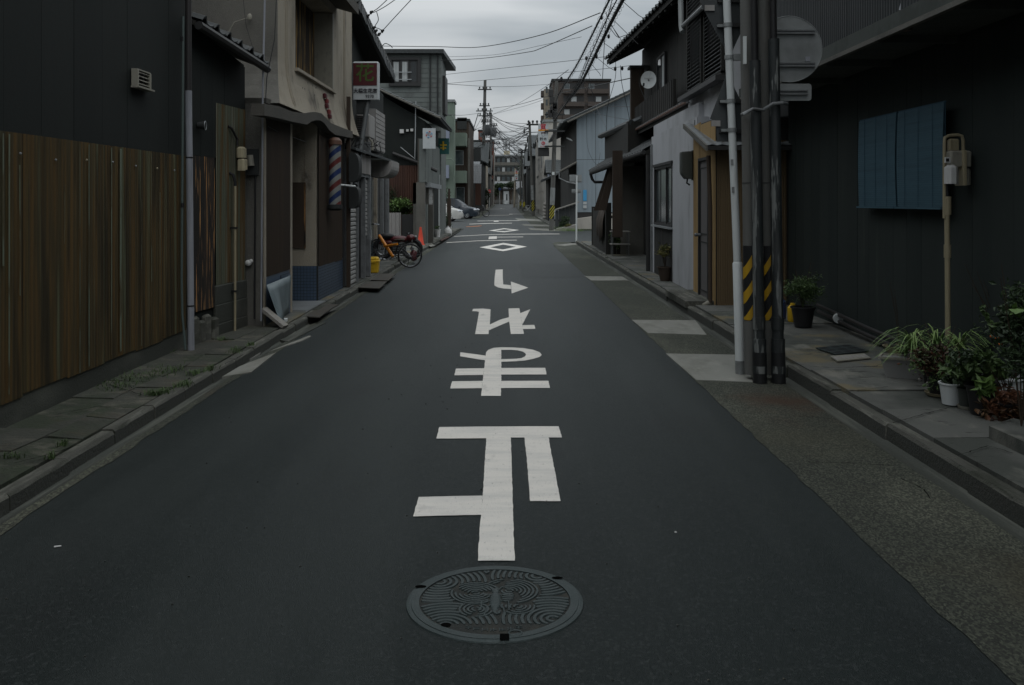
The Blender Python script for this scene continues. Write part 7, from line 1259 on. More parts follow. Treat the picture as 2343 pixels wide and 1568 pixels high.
# ================================================================ vehicles, bicycle, cone, bin
def car(name, label, m, L_=4.2, Wd=1.7, st=None, loc=(0, 0, 0), rz=0):
    """built nose towards +x, tail at x = 0"""
    root = thing(name, label, 'car'); hw = Wd / 2; st = st; b = MB(); v = []
    for (x, z0, zb, zt, wb, wt) in st: v += [(x, -hw * .97 * wb, z0), (x, -hw * wb, z0 + .25), (x, -hw * .985 * wb, zb), (x, -hw * wt, zt), (x, hw * wt, zt), (x, hw * .985 * wb, zb), (x, hw * wb, z0 + .25), (x, hw * .97 * wb, z0)]
    n = len(st); b.add(v, [(i * 8 + k, i * 8 + (k + 1) % 8, (i + 1) * 8 + (k + 1) % 8, (i + 1) * 8 + k) for i in range(n - 1) for k in range(8)] + [tuple(range(7, -1, -1)), tuple((n - 1) * 8 + k for k in range(8))]); o = b.build('body', m, root, smooth=True)
    def win(i0, i1, nm, lo=.06, hi=.06, inset=.04):
        for s in (-1, 1):
            A_, B_ = st[i0], st[i1]; q = MB(); P = []
            for (S_, f, dx) in ((A_, lo, inset), (B_, lo, -inset), (B_, 1 - hi, -inset), (A_, 1 - hi, inset)):
                z = S_[2] + (S_[3] - S_[2]) * f; y = s * hw * (.985 * S_[4] + (S_[5] - .985 * S_[4]) * f) + s * .008; P.append((S_[0] + dx, y, z))
            q.poly(P); q.build(nm, 'glass_dark', root)
    for a_, c_ in WINS[name]: win(a_, c_, 'side_window')
    i0, i1 = SHIELD[name]; A_, B_ = st[i0], st[i1]; q = MB(); q.poly([(A_[0] + .03, -hw * A_[5] * .88, A_[3] - .03 + .02), (A_[0] + .03, hw * A_[5] * .88, A_[3] - .01), (B_[0] - .03, hw * B_[5] * .9, B_[3] + .03), (B_[0] - .03, -hw * B_[5] * .9, B_[3] + .03)]); q.build('windscreen', 'glass_dark', root)
    for x in (.75, L_ - .82):
        for s in (-1, 1):
            y = s * (hw - .10); q = MB(); q.torus((x, y, .31), .23, .085, (0, 1, 0), 26, 8); tw = q.build('tyre', 'rubber_black', root, smooth=True); q = MB(); yy = s * (hw - .02); q.torus((x, yy, .31), .175, .014, (0, 1, 0), 24, 6)
            for k in range(6): a = k * pi / 3; q.hexa([(x - .02 * sin(a), yy - .012, .31 + .02 * cos(a)), (x + .02 * sin(a), yy - .012, .31 - .02 * cos(a)), (x + .17 * cos(a) + .018 * sin(a), yy - .012, .31 + .17 * sin(a) - .018 * cos(a)), (x + .17 * cos(a) - .018 * sin(a), yy - .012, .31 + .17 * sin(a) + .018 * cos(a)), (x - .02 * sin(a), yy + .012, .31 + .02 * cos(a)), (x + .02 * sin(a), yy + .012, .31 - .02 * cos(a)), (x + .17 * cos(a) + .018 * sin(a), yy + .012, .31 + .17 * sin(a) - .018 * cos(a)), (x + .17 * cos(a) - .018 * sin(a), yy + .012, .31 + .17 * sin(a) + .018 * cos(a))])
            q.build('rim', 'aluminium', tw); q = MB(); q.tube([(x, s * (hw - .03), .31), (x, s * (hw - .16), .31)], .19, 20); q.build('brake_disc', 'rubber_black', tw)
    for s in (-1, 1):
        q = MB(); q.ball((L_ - .20, s * (hw - .20), .74), (.20, .16, .10), 14, 8); q.build('headlight', 'headlight', root, smooth=True); q = MB(); q.ball((L_ - 1.45, s * (hw + .10), 1.0), (.06, .10, .08), 10, 6); q.build('door_mirror', m, root, smooth=True)
    q = MB(); q.box(L_ - .02, L_ + .015, -hw * .55, hw * .55, .28, .50); q.build('grille', 'rubber_black', root); q = MB(); q.box(L_ - .005, L_ + .02, -.17, .17, .36, .50); q.build('number_plate', 'white_plastic', root)
    root.location = loc; root.rotation_euler = (0, 0, rz); return root
WINS = {'parked_minivan': [(1, 2), (2, 3), (3, 4)], 'parked_hatchback': [(1, 2), (2, 3)], 'parked_saloon': [(2, 3), (3, 4)]}; SHIELD = {'parked_minivan': (4, 6), 'parked_hatchback': (3, 5), 'parked_saloon': (4, 5)}
vs_ = [(0, .35, .95, 1.45, .92, .75), (.25, .22, .98, 1.66, 1, .80), (1.4, .2, .98, 1.74, 1, .82), (2.35, .2, .97, 1.70, 1, .80), (2.75, .2, .96, 1.60, 1, .78), (3.2, .2, .95, 1.30, 1, .80), (3.55, .2, .93, 1.02, 1, .84), (4.15, .2, .82, .90, .98, .80), (4.42, .22, .66, .74, .90, .74), (4.52, .3, .5, .56, .78, .66)]
car('parked_minivan', 'dark navy minivan parked nose out in the left court', 'car_navy', 4.5, 1.72, vs_, (-7.25, 77.2, gz(77)), radians(-7))
vh = [(0, .35, .85, 1.2, .92, .78), (.2, .22, .9, 1.42, 1, .78), (1.3, .2, .9, 1.5, 1, .8), (2.1, .2, .9, 1.46, 1, .78), (2.5, .2, .9, 1.3, 1, .8), (2.95, .2, .88, .98, 1, .84), (3.35, .2, .80, .88, .98, .82), (3.58, .22, .62, .70, .90, .74), (3.66, .3, .48, .54, .8, .66)]
car('parked_hatchback', 'white hatchback nose showing in front of the navy minivan', 'car_white', 3.62, 1.62, vh, (-7.25, 67.8, gz(68)), radians(-3))
vsn = [(0, .35, .8, .9, .9, .75), (.5, .22, .85, 1.0, 1, .8), (1.1, .2, .88, 1.38, 1, .76), (2.3, .2, .88, 1.42, 1, .76), (2.75, .2, .88, 1.26, 1, .76), (3.2, .2, .86, .95, 1, .82), (3.9, .2, .78, .86, .98, .8), (4.2, .22, .62, .70, .9, .74), (4.3, .3, .48, .54, .78, .66)]
car('parked_saloon', 'silver car nosing out behind the striped utility pole on the right', 'car_silver', 4.25, 1.68, vsn, (7.15, 64.5, 0), radians(180))
bg_ = thing('sandbag_pile', 'pile of pale sacks stacked before the blue grey shed', 'sacks', (3.0, 74, .0))
for i in range(5): b = MB(); b.ball((2.75 + U(-.05, .05), 72, .2 + i * .26), (.38, .3, .16), 12, 8); b.build('sack', 'plank_grey', bg_, smooth=True)
# bicycle
bk = thing('bicycle', 'orange framed small wheeled bicycle parked at the left kerb', 'bicycle', (-2.26, 20.7, 0)); rear, front = Vector((-2.28, 20.72, .275)), Vector((-3.10, 21.35, .365)); dr_ = (front - rear).normalized(); nx_ = Vector((-dr_.y, dr_.x, 0)); rearn = Vector((.18, -.98, 0)); frn = Vector((.75, -.66, 0))
for nm, c_, ax_ in (('rear_wheel', rear, rearn), ('front_wheel', front, frn)):
    b = MB(); b.torus(c_, .256, .017, ax_, 40, 8); tw = b.build(nm, 'rubber_black', bk, smooth=True); b = MB(); b.torus(c_, .236, .006, ax_, 36, 6); b.build('rim', 'chrome', tw, smooth=True); e_ = ax_.normalized().orthogonal().normalized(); h_ = ax_.normalized().cross(e_)
    b = MB(); b.tube([c_ - ax_.normalized() * .05, c_ + ax_.normalized() * .05], .02, 10); b.build('hub', 'chrome', tw, smooth=True)
    for k in range(20): a = 2 * pi * k / 20; b = MB(); b.tube([c_ + ax_.normalized() * .03 * (1 if k % 2 else -1), c_ + (e_ * cos(a + .25) + h_ * sin(a + .25)) * .236], .0013, 4); b.build('spoke', 'galvanised', tw)
head = at(867, 539, 21.25); seatp = at(900, 556, 20.95); bb = at(902, 592, 20.9); crank = Vector((rear.x * .55 + front.x * .45, rear.y * .55 + front.y * .45, .27))
for a_, c_, r_, m_, nm in ((head, at(899, 588, 20.95), .036, 'frame_orange', 'down_tube'), (at(879, 564, 21.1), at(909, 559, 20.85), .028, 'frame_orange', 'top_tube'), (crank, Vector((rear.x - .26, rear.y + .18, .60)), .016, 'frame_dark', 'seat_tube'), (crank, rear, .011, 'frame_dark', 'chain_stay'), (Vector((rear.x - .24, rear.y + .17, .5)), rear, .011, 'frame_dark', 'seat_stay'), (head + Vector((0, 0, .04)), front, .016, 'frame_dark', 'fork'), (head, head + Vector((.01, 0, .24)), .016, 'chrome', 'stem')):
    b = MB(); b.tube([a_, c_], r_, 8); b.build(nm, m_, bk, smooth=True)
sp_ = Vector((rear.x - .27, rear.y + .19, .62)); b = MB(); b.ball(sp_, (.12, .05, .025), 12, 6); b.ball(sp_ + Vector((.07, 0, 0)), (.07, .075, .03), 10, 6); b.build('saddle', 'brown_wood', bk, smooth=True)
b = MB(); hb_ = head + Vector((.01, 0, .24)); b.tube([hb_ + Vector((-.10, -.22, .03)), hb_ + Vector((-.02, -.1, .01)), hb_, hb_ + Vector((-.02, .1, .01)), hb_ + Vector((-.10, .22, .03))], .011, 7); b.build('handlebar', 'chrome', bk, smooth=True); b = MB(); b.tube([hb_ + Vector((-.10, -.22, .03)), hb_ + Vector((-.17, -.24, .02))], .017, 7); b.build('grip', 'rubber_black', bk)
b = MB(); b.torus(crank, .07, .006, rearn, 22, 5); b.tube([crank + Vector((0, -.07, 0)), crank + Vector((.10, -.09, -.12))], .009, 5); b.tube([crank + Vector((.08, -.12, -.12)), crank + Vector((.16, -.14, -.12))], .014, 5); b.build('crankset', 'rubber_black', bk)
b = MB(); b.tube([Vector((rear.x, rear.y - .04, .27)), Vector((rear.x - .05, rear.y - .1, .02))], .008, 5); b.build('kickstand', 'frame_dark', bk)
# motorcycle behind it
mo = thing('motorcycle', 'dark red motorcycle with a black seat parked behind the bicycle', 'motorcycle', (-2.7, 22.3, 0)); Ym = 22.4
def mm(x, y, dy=0): return at(x, y, Ym + dy)
for x, nm in ((876, 'front_wheel'), (942, 'rear_wheel')): c_ = mm(x, 0); c_.z = .35; b = MB(); b.torus(c_, .21, .055, (.1, -1, 0), 28, 8); w_o = b.build(nm, 'rubber_black', mo, smooth=True); b = MB(); b.torus(c_, .15, .012, (.1, -1, 0), 20, 5); b.tube([c_ + Vector((0, -.07, 0)), c_ + Vector((0, .07, 0))], .045, 10); b.build('rim', 'chrome', w_o, smooth=True)
b = MB(); b.ball(mm(884, 541), (.20, .13, .08), 14, 8); b.build('seat', 'rubber_black', mo, smooth=True); b = MB(); b.ball(mm(912, 548), (.26, .12, .09), 14, 8); b.build('tank', 'frame_red', mo, smooth=True)
b = MB(); b.ball(mm(886, 556), (.22, .10, .09), 12, 8); b.build('side_cover', 'frame_red', mo, smooth=True); b = MB(); b.ball(mm(940, 545), (.12, .13, .09), 12, 8); b.build('headlamp_cowl', 'frame_red', mo, smooth=True); b = MB(); b.ball(mm(951, 543, -.05), (.035, .04, .04), 10, 6); b.build('headlamp', 'galvanised', mo, smooth=True)
b = MB(); b.bbox(mm(895, 0).x, mm(928, 0).x, Ym - .12, Ym + .12, .22, .52, .04); b.build('engine', 'grey_dark', mo)
for i in range(5): b = MB(); b.box(mm(900, 0).x, mm(922, 0).x, Ym - .15, Ym + .15, .30 + i * .04, .315 + i * .04); b.build('cooling_fin', 'galvanised', mo)
for x, m_ in ((868, 'chrome'), (943, 'chrome')): a_ = mm(x if x > 900 else 876, 0); a_.z = .35; b = MB(); b.tube([a_ + Vector((0, -.09, 0)), mm(x + (0 if x > 900 else 6), 545, -.09)], .018, 7); b.build('fork' if x > 900 else 'shock_absorber', m_, mo, smooth=True)
b = MB(); b.tube([mm(900, 585, -.16), mm(885, 597, -.18), mm(868, 592, -.18)], [.02, .035, .04], 8); b.build('exhaust', 'chrome', mo, smooth=True); b = MB(); b.ball(mm(946, 585), (.10, .06, .14), 10, 6); b.build('mudguard', 'frame_red', mo, smooth=True)
b = MB(); b.tube([mm(933, 536, -.2), mm(936, 533), mm(930, 535, .2)], .012, 6); b.build('handlebar', 'frame_dark', mo, smooth=True)
# second bicycle and others at the court
for k, (x, y, Y_, lb) in enumerate(((1098, 489, 84, 'dark bicycle parked beside the navy minivan'), (1208, 478, 112, 'scooter leaning by the second striped pole'))):
    root = thing('bicycle' if k == 0 else 'scooter', lb, 'bicycle' if k == 0 else 'scooter', tuple(at(x, y, Y_))); z_ = gz(Y_); rw_ = .33 if k == 0 else .22; x_ = at(x, y, Y_).x
    for s in (-.52, .52): b = MB(); b.torus((x_ + s, Y_, z_ + rw_), rw_ - .02, .03, (.2, -1, 0), 24, 5); b.build('wheel', 'rubber_black', root)
    b = MB(); b.tube([(x_ - .52, Y_, z_ + rw_), (x_ - .1, Y_, z_ + rw_ - .02), (x_ + .35, Y_, z_ + .8), (x_ - .2, Y_, z_ + .75), (x_ - .1, Y_, z_ + rw_)], .03, 5); b.build('frame', 'frame_dark' if k == 0 else 'white_metal', root); b = MB(); b.tube([(x_ + .52, Y_, z_ + rw_), (x_ + .33, Y_, z_ + 1.0), (x_ + .2, Y_, z_ + 1.05)], .025, 5); b.build('handlebar', 'chrome', root); b = MB(); b.ball((x_ - .22, Y_, z_ + .85), (.14, .07, .05), 8, 5); b.build('saddle', 'rubber_black', root)
# cone and bin
p = g(962, 563, .05); cn_ = thing('traffic_cone', 'red traffic cone standing by the block gate pillar', 'traffic cone', tuple(p)); b = MB(); b.lathe([(.15, .015), (.145, .03), (.105, .08), (.030, .60), (.024, .605), (0, .605)], p, 24); b.build('cone_body', 'cone_red', cn_, smooth=True); b = MB(); b.bbox(p.x - .18, p.x + .18, p.y - .18, p.y + .18, p.z, p.z + .02); b.build('cone_base', 'cone_red', cn_)
p = g(855, 624, .09); bn = thing('rubbish_bin', 'small yellow lidded bin on the step by the roller shutter', 'bin', tuple(p)); s_ = .105; b = MB(); b.hexa([(p.x - s_ * .85, p.y - .09, p.z), (p.x + s_ * .85, p.y - .09, p.z), (p.x + s_ * .85, p.y + .09, p.z), (p.x - s_ * .85, p.y + .09, p.z), (p.x - s_, p.y - .105, p.z + .22), (p.x + s_, p.y - .105, p.z + .22), (p.x + s_, p.y + .105, p.z + .22), (p.x - s_, p.y + .105, p.z + .22)]); o = b.build('bin_body', 'bin_yellow', bn); w_b = o.modifiers.new('b', 'BEVEL'); w_b.width = .012; w_b.segments = 2
b = MB(); b.bbox(p.x - s_ * 1.08, p.x + s_ * 1.08, p.y - .12, p.y + .12, p.z + .221, p.z + .245, .01); b.bbox(p.x - s_ * .95, p.x + s_ * .95, p.y - .10, p.y + .10, p.z + .245, p.z + .31, .03); b.build('lid', 'bin_yellow', bn); b = MB(); b.box(p.x - .05, p.x + .05, p.y - .128, p.y - .12, p.z + .20, p.z + .225); b.build('catch', 'bin_yellow', bn)
# ================================================================ plants
rp_ = random.Random(5)
def leaves(root, c, rad, n, s, m, name='foliage', up=.3, hollow=.35, asp=.5, lumps=5):
    """leaf blades on short twigs, gathered in uneven clumps through the crown"""
    b = MB(); c = Vector(c); rad = Vector(rad); cl_ = []
    for _ in range(lumps * 3):
        d = Vector((rp_.gauss(0, 1), rp_.gauss(0, 1), rp_.gauss(0, 1))).normalized() * rp_.uniform(hollow, .95); cl_.append((Vector((d.x * rad.x, d.y * rad.y, d.z * rad.z)) * .82, rp_.uniform(.10, .24)))
    for i in range(n):
        q, k = rp_.choice(cl_); p = c + q + Vector((rp_.gauss(0, k * rad.x), rp_.gauss(0, k * rad.y), rp_.gauss(0, k * rad.z)))
        d = Vector((rp_.gauss(0, 1), rp_.gauss(0, 1), rp_.gauss(up, .7))).normalized(); w = d.cross(Vector((rp_.gauss(0, 1), rp_.gauss(0, 1), rp_.gauss(0, 1)))).normalized(); L_ = s * rp_.uniform(.6, 1.35); nn_ = d.cross(w) * L_ * .12
        a_ = p - d * L_ * .5; e_ = p + d * L_ * .5; mdl = p + nn_; ww = w * L_ * asp * .5
        b.add([a_, mdl + ww, e_, mdl - ww, mdl - nn_ * 1.5], [(0, 4, 1), (4, 2, 1), (0, 3, 4), (4, 3, 2)])
    return b.build(name, m, root)
def stems(root, c, n, h_, spread, r_=.004, m='stem_brown', name='stem'):
    for i in range(n):
        a = rp_.uniform(0, 2 * pi); t = Vector((cos(a), sin(a), 0)) * rp_.uniform(.2, 1) * spread; b = MB(); b.tube([Vector(c), Vector(c) + t * .4 + Vector((0, 0, h_ * .5)), Vector(c) + t + Vector((0, 0, h_ * rp_.uniform(.75, 1.05)))], [r_, r_ * .8, r_ * .4], 5); b.build(name, m, root)
def blades(root, c, n, L_, w, m, name='blade', lift=.9, grp=True):
    for k in range(n):
        a = rp_.uniform(0, 2 * pi); l = L_ * rp_.uniform(.55, 1.1); d = Vector((cos(a), sin(a), 0)); s = Vector((-d.y, d.x, 0)); e = rp_.uniform(.4, 1.0) * lift; b = MB(); v = []; N_ = 6
        for i in range(N_ + 1):
            t = i / N_; p = Vector(c) + d * l * (t * (.35 + .65 * t)) + Vector((0, 0, l * (e * t * 1.5 - (e + .35) * t * t * 1.15))); ww = w * (1 - t) ** .7 * .5; v += [p - s * ww, p + s * ww]
        b.add(v, [(i * 2, i * 2 + 1, i * 2 + 3, i * 2 + 2) for i in range(N_)]); b.build(name, m, root)
def pot(root, c, r_, h_, m, rim=.012, taper=.72, fl=0):
    b = MB(); x, y, z = c; n = 26; prof = [(0, .0), (r_ * taper, 0), (r_, h_ * .93), (r_ + rim, h_ * .93), (r_ + rim, h_), (r_ - rim * .6, h_), (r_ - rim, h_ * .88), (0, h_ * .88)]
    if fl:
        v = [(x + rr_ * (1 + (.06 * cos(12 * 2 * pi * k / 48) if j in (1, 2) else 0)) * cos(2 * pi * k / 48), y + rr_ * (1 + (.06 * cos(12 * 2 * pi * k / 48) if j in (1, 2) else 0)) * sin(2 * pi * k / 48), z + zz_) for j, (rr_, zz_) in enumerate(prof) for k in range(48)]
        b.add(v, [(i * 48 + k, i * 48 + (k + 1) % 48, (i + 1) * 48 + (k + 1) % 48, (i + 1) * 48 + k) for i in range(len(prof) - 1) for k in range(48)])
    else: b.lathe(prof, c, n)
    o = b.build('pot', m, root, smooth=True); b = MB(); b.lathe([(r_ - rim, h_ * .885), (0, h_ * .90)], c, 16); b.build('soil', 'soil', root); return o
def saucer(root, c, r_, m='pvc_cream'): b = MB(); b.lathe([(0, 0), (r_ * .85, 0), (r_, .022), (r_ * .95, .022), (r_ * .82, .008), (0, .008)], c, 24); return b.build('saucer', m, root, smooth=True)
def plant(label, c, cat='potted plant', group='potted plants along the right pavement', name='potted_plant'): return thing(name, label, cat, tuple(c), group)
def r3(x, y): return ((3300 + x / 2.24) / 1.65334, (1000 + y / 2.24) / 1.65334)
def r7(x, y): return ((2700 + x / 1.4258) / 1.65334, (800 + y / 1.4258) / 1.65334)
def gp_(x, y, cv=r3, dz=.125): return g(*cv(x, y), dz)
PX = lambda px, p: px / 2.24 / 1.65334 * p.y / FP          # size in metres of a length measured in that enlargement
# dark pot with feathery green behind the poles
p = g(*r7(480, 622), .125); k_ = plant('feathery green plant in a dark pot just right of the striped poles', p); pot(k_, p, .125, .22, 'pot_black'); leaves(k_, p + Vector((0, 0, .42)), (.24, .22, .19), 1500, .045, 'leaf_green', asp=.22, lumps=7); stems(k_, p + Vector((0, 0, .2)), 9, .5, .25, .003); blades(k_, p + Vector((0, 0, .2)), 10, .5, .006, 'leaf_green', 'frond', 1.3)
p = g(*r7(415, 595), .125); bt_ = thing('watering_can', 'yellow and blue containers tucked behind the dark pot', 'container', tuple(p)); b = MB(); b.lathe([(.05, 0), (.06, .02), (.06, .16), (.03, .19), (.03, .21), (0, .21)], p + Vector((.02, 0, 0)), 14); b.build('yellow_can', 'bin_yellow', bt_, smooth=True); b = MB(); b.lathe([(.045, 0), (.05, .2), (.0, .24)], p + Vector((-.08, .08, .02)), 14); b.build('blue_bottle', 'barber_blue', bt_, smooth=True)
# bowl, trough, spider plant
p = gp_(210, 748); k_ = plant('low cream bowl with bare twigs against the wall', p); b = MB(); b.lathe([(0, 0), (.09, 0), (.12, .06), (.13, .06), (.115, .045), (0, .03)], p, 26); b.build('bowl', 'pvc_cream', k_, smooth=True); stems(k_, p + Vector((.02, 0, .03)), 4, .62, .16, .003)
p = gp_(330, 985); q = p; k_ = plant('grey trough planter, its strap leaves spilling over the edge', p); b = MB(M=Matrix.Translation(p + Vector((.02, .12, 0))) @ Matrix.Rotation(radians(-28), 4, 'Z')); b.hexa([(-.15, -.06, 0), (.17, -.06, 0), (.17, .06, 0), (-.15, .06, 0), (-.19, -.085, .15), (.21, -.085, .15), (.21, .085, .15), (-.19, .085, .15)]); b.build('trough', 'grey_plastic', k_)
b = MB(M=Matrix.Translation(p + Vector((.02, .12, 0))) @ Matrix.Rotation(radians(-28), 4, 'Z')); b.box(-.205, .225, -.10, -.083, .145, .162); b.box(-.205, .225, .083, .10, .145, .162); b.box(-.205, -.188, -.083, .083, .145, .162); b.box(.208, .225, -.083, .083, .145, .162); b.build('trough_rim', 'meter_grey', k_); b = MB(M=Matrix.Translation(p + Vector((.02, .12, 0))) @ Matrix.Rotation(radians(-28), 4, 'Z')); b.box(-.18, .20, -.08, .08, .12, .14); b.build('soil', 'soil', k_)
blades(k_, p + Vector((.02, .16, .16)), 26, .30, .014, 'leaf_bright', lift=1.1)
p = gp_(560, 880); k_ = plant('striped spider plant arching over the trough', p + Vector((0, .25, 0))); c_ = at(*r3(545, 700), 7.0); pot(k_, (c_.x, c_.y, .125), .12, c_.z - .12 - .125 + .1, 'pot_black')
for dx in (-.18, 0, .17): blades(k_, c_ + Vector((dx, 0, -.04)), 60, .38, .015, 'leaf_stripe', lift=1.35)
# red leaved bush in black pot with saucer
p = gp_(565, 1108); k_ = plant('dark red leaved bush in a black pot on a cream saucer', p); saucer(k_, p, .10); pot(k_, p + Vector((0, 0, .008)), .09, .20, 'pot_black'); c_ = at(*r3(555, 820), p.y); leaves(k_, c_, (.22, .18, .14), 1700, .032, 'leaf_red', lumps=8); leaves(k_, c_ + Vector((-.05, -.05, -.05)), (.27, .22, .15), 320, .032, 'leaf_green', 'green_leaves', lumps=7); stems(k_, p + Vector((0, 0, .18)), 8, .3, .2)
for i in range(5): q = c_ + Vector((rp_.uniform(-.25, .25), -.15 + rp_.uniform(-.05, .05), rp_.uniform(-.13, .1))); b = MB(); b.ball(q, .006, 6, 4); b.build('blossom', 'plank_grey', k_)
# large white planter
p = gp_(835, 930); c_ = at(*r3(830, 788), p.y + .12); k_ = plant('wide white planter with a few twigs, behind the small white pot', p); hh = c_.z - .125; b = MB(); cc = (c_.x, c_.y, .125); b.lathe([(0, 0), (.11, 0), (.155, hh * .9), (.185, hh * .92), (.19, hh), (.165, hh), (.15, hh * .9), (0, hh * .85)], cc, 32); b.build('pot', 'white_metal', k_, smooth=True); b = MB(); b.lathe([(.15, hh * .9), (0, hh * .9)], cc, 20); b.build('soil', 'soil', k_); stems(k_, (c_.x, c_.y, c_.z - .05), 5, .42, .12, .003)
# small white pot
p = gp_(668, 1182); k_ = plant('small white bucket pot, low leaves sticking out', p); pot(k_, p, .078, .145, 'white_metal', .006, .76); leaves(k_, p + Vector((0, 0, .17)), (.08, .07, .04), 130, .045, 'leaf_dark', asp=.7)
p = gp_(790, 1222); k_ = plant('dark grey pot on a pale saucer beside the white bucket pot', p); saucer(k_, p, .055, 'meter_grey'); pot(k_, p + Vector((0, 0, .008)), .05, .13, 'grey_green_plastic', .005); leaves(k_, p + Vector((0, 0, .24)), (.12, .1, .10), 420, .05, 'leaf_dark', asp=.7); stems(k_, p + Vector((0, 0, .11)), 6, .16, .08)
p = gp_(930, 1270); k_ = plant('black pot with broad bright green hanging leaves', p); pot(k_, p, .098, .19, 'pot_black'); leaves(k_, p + Vector((-.02, 0, .30)), (.20, .14, .10), 600, .07, 'leaf_green', asp=.5); leaves(k_, p + Vector((-.03, -.1, .20)), (.06, .03, .12), 50, .085, 'leaf_bright', 'bright_leaves', up=-1., asp=.35); leaves(k_, p + Vector((-.12, 0, .36)), (.16, .1, .08), 160, .04, 'leaf_dark', 'dark_leaves', asp=.7)
p = gp_(1055, 1303); k_ = plant('copper red leaved plant on a small pale saucer, in front of the fluted pot', p); saucer(k_, p, .04, 'meter_grey'); pot(k_, p + Vector((.06, 0, .0)), .07, .10, 'pot_black'); leaves(k_, at(*r3(1130, 1200), p.y), (.19, .13, .13), 900, .055, 'leaf_copper', asp=.5, lumps=7); leaves(k_, at(*r3(1190, 1300), p.y - .05), (.14, .1, .08), 300, .05, 'leaf_red', 'red_leaves'); stems(k_, p + Vector((.06, 0, .08)), 7, .28, .15)
p = gp_(1215, 1185); k_ = plant('white fluted pot at the right edge under the tall dark shrubs', p + Vector((.0, 0, 0))); pot(k_, p, .105, .185, 'white_metal', .016, .82, 1); leaves(k_, p + Vector((0, 0, .24)), (.12, .1, .07), 260, .03, 'leaf_dark')
# tall shrubs
p = gp_(1080, 1010); k_ = plant('tall dense shrub with a few orange blooms at the right edge', p, 'shrub', name='shrub'); pot(k_, p, .12, .2, 'pot_black'); leaves(k_, at(*r3(1090, 760), p.y), (.22, .18, .34), 2000, .034, 'leaf_dark', lumps=9); stems(k_, p + Vector((0, 0, .18)), 10, .75, .25)
for x, y in ((1005, 612), (1048, 628), (1075, 678)): q = at(*r3(x, y), p.y - .22); b = MB(); b.ball(q, (.012, .01, .009), 8, 5); b.ball(q + Vector((.012, 0, .004)), .008, 6, 4); b.build('blossom', 'flower_orange', k_)
p = gp_(1180, 960); k_ = plant('tallest dark conical shrub against the black wall', p, 'shrub', name='shrub'); leaves(k_, at(*r3(1150, 420), p.y + .1), (.13, .12, .42), 2600, .028, 'leaf_dark', lumps=8); b = MB(); b.tube([p, at(*r3(1140, 130), p.y + .1)], [.012, .004], 6); b.build('stem', 'stem_brown', k_)
k2 = plant('broad dark shrub filling the right edge of the picture', gp_(1330, 1000), 'shrub', name='shrub'); c_ = at(*r3(1260, 620), 5.35); leaves(k2, c_, (.15, .18, .34), 1300, .042, 'leaf_dark', lumps=9); leaves(k2, at(*r3(1225, 395), 5.3), (.05, .04, .03), 7, .09, 'leaf_bright', 'large_leaf', asp=.7); stems(k2, (c_.x, c_.y, .2), 8, .9, .2)
k3 = plant('slim sprig with paired round leaves rising from the shrubs', gp_(1000, 980), 'plant', name='sprig'); P_ = [at(*r3(x, y), 5.8) for x, y in ((1010, 600), (1000, 500), (965, 440), (935, 395), (925, 350))]; b = MB(); b.tube(crv([gp_(1010, 980)] + P_), .003, 5); b.build('stem', 'stem_brown', k3)
for i in range(16): t = i / 16 * (len(P_) - 1); k = int(t); q = P_[k].lerp(P_[k + 1], t - k); leaves(k3, q, (.012, .012, .006), 3, .032, 'leaf_green', 'leaf_pair', asp=.7)
leaves(k3, at(*r3(1100, 525), 5.7), (.09, .06, .02), 60, .06, 'leaf_green', 'leaf_spray', asp=.4)
b = MB(); p, q = gp_(985, 1435, dz=.12), gp_(1281, 1600, dz=.12); b.prism([gp_(985, 1478, dz=.12), gp_(1320, 1640, dz=.12), gp_(1500, 1480, dz=.12), gp_(1190, 1410, dz=.12)], (0, 0, .075)); b.build('step_slab', 'pavement', None, **tagd('thick concrete slab step at the right edge of the pavement', 'step'))
# drain covers in the right pavement
def grating(name, label, P, m, bars, dz=.1335):
    Q = [g(*r7(*p), dz - .012) for p in P]; root = thing(name, label, 'drain cover', tuple(Q[0])); b = MB(); b.prism(Q, (0, 0, .010)); b.build('cover_frame', m, root)
    for i in range(bars[0]):
        for j in range(bars[1]):
            u0, v0 = (i + .18) / bars[0], (j + .2) / bars[1]; u1, v1 = (i + .82) / bars[0], (j + .8) / bars[1]
            pt = lambda u, v_: Q[0].lerp(Q[1], u).lerp(Q[3].lerp(Q[2], u), v_) + Vector((0, 0, .0112)); b = MB(); b.poly([pt(u0, v0), pt(u1, v0), pt(u1, v1), pt(u0, v1)]); b.build('slot' if bars[2] else 'raised_bar', 'rubber_black' if bars[2] else 'pale_steel', root)
grating('drain_cover', 'dark slotted drain cover set in the right pavement', [(548, 740), (725, 722), (835, 757), (655, 776)], 'iron', (3, 3, True)); grating('drain_cover', 'pale ribbed cover just in front of the dark one', [(625, 785), (808, 772), (845, 795), (665, 812)], 'meter_grey', (9, 1, False))
# other pots on the right
def r8(x, y): return ((2000 + x / 2.613) / 1.65334, (500 + y / 2.613) / 1.65334)
p = g(*r8(1345, 1480), .1); k_ = plant('yellowish twiggy plant in a tapered brown pot below the white wall', p, group=None); pot(k_, p, .13, .26, 'pot_terracotta', taper=.6); leaves(k_, p + Vector((.02, 0, .52)), (.20, .16, .14), 420, .045, 'leaf_yellow'); stems(k_, p + Vector((0, 0, .24)), 10, .42, .2, .004)
p = g(*r8(850, 1215), .1); k_ = plant('small leafy shrub growing in front of the veranda fence', p, 'shrub', None, 'shrub'); leaves(k_, p + Vector((0, 0, .40)), (.28, .2, .28), 900, .05, 'leaf_dark', lumps=7); stems(k_, p, 8, .6, .2); leaves(k_, p + Vector((0, -.05, .4)), (.26, .18, .26), 160, .05, 'leaf_bright', 'new_leaves')
for x, y, rad, n_, mt, lb in ((860, 1000, (.0, 0, 0), 0, '', ''),): pass
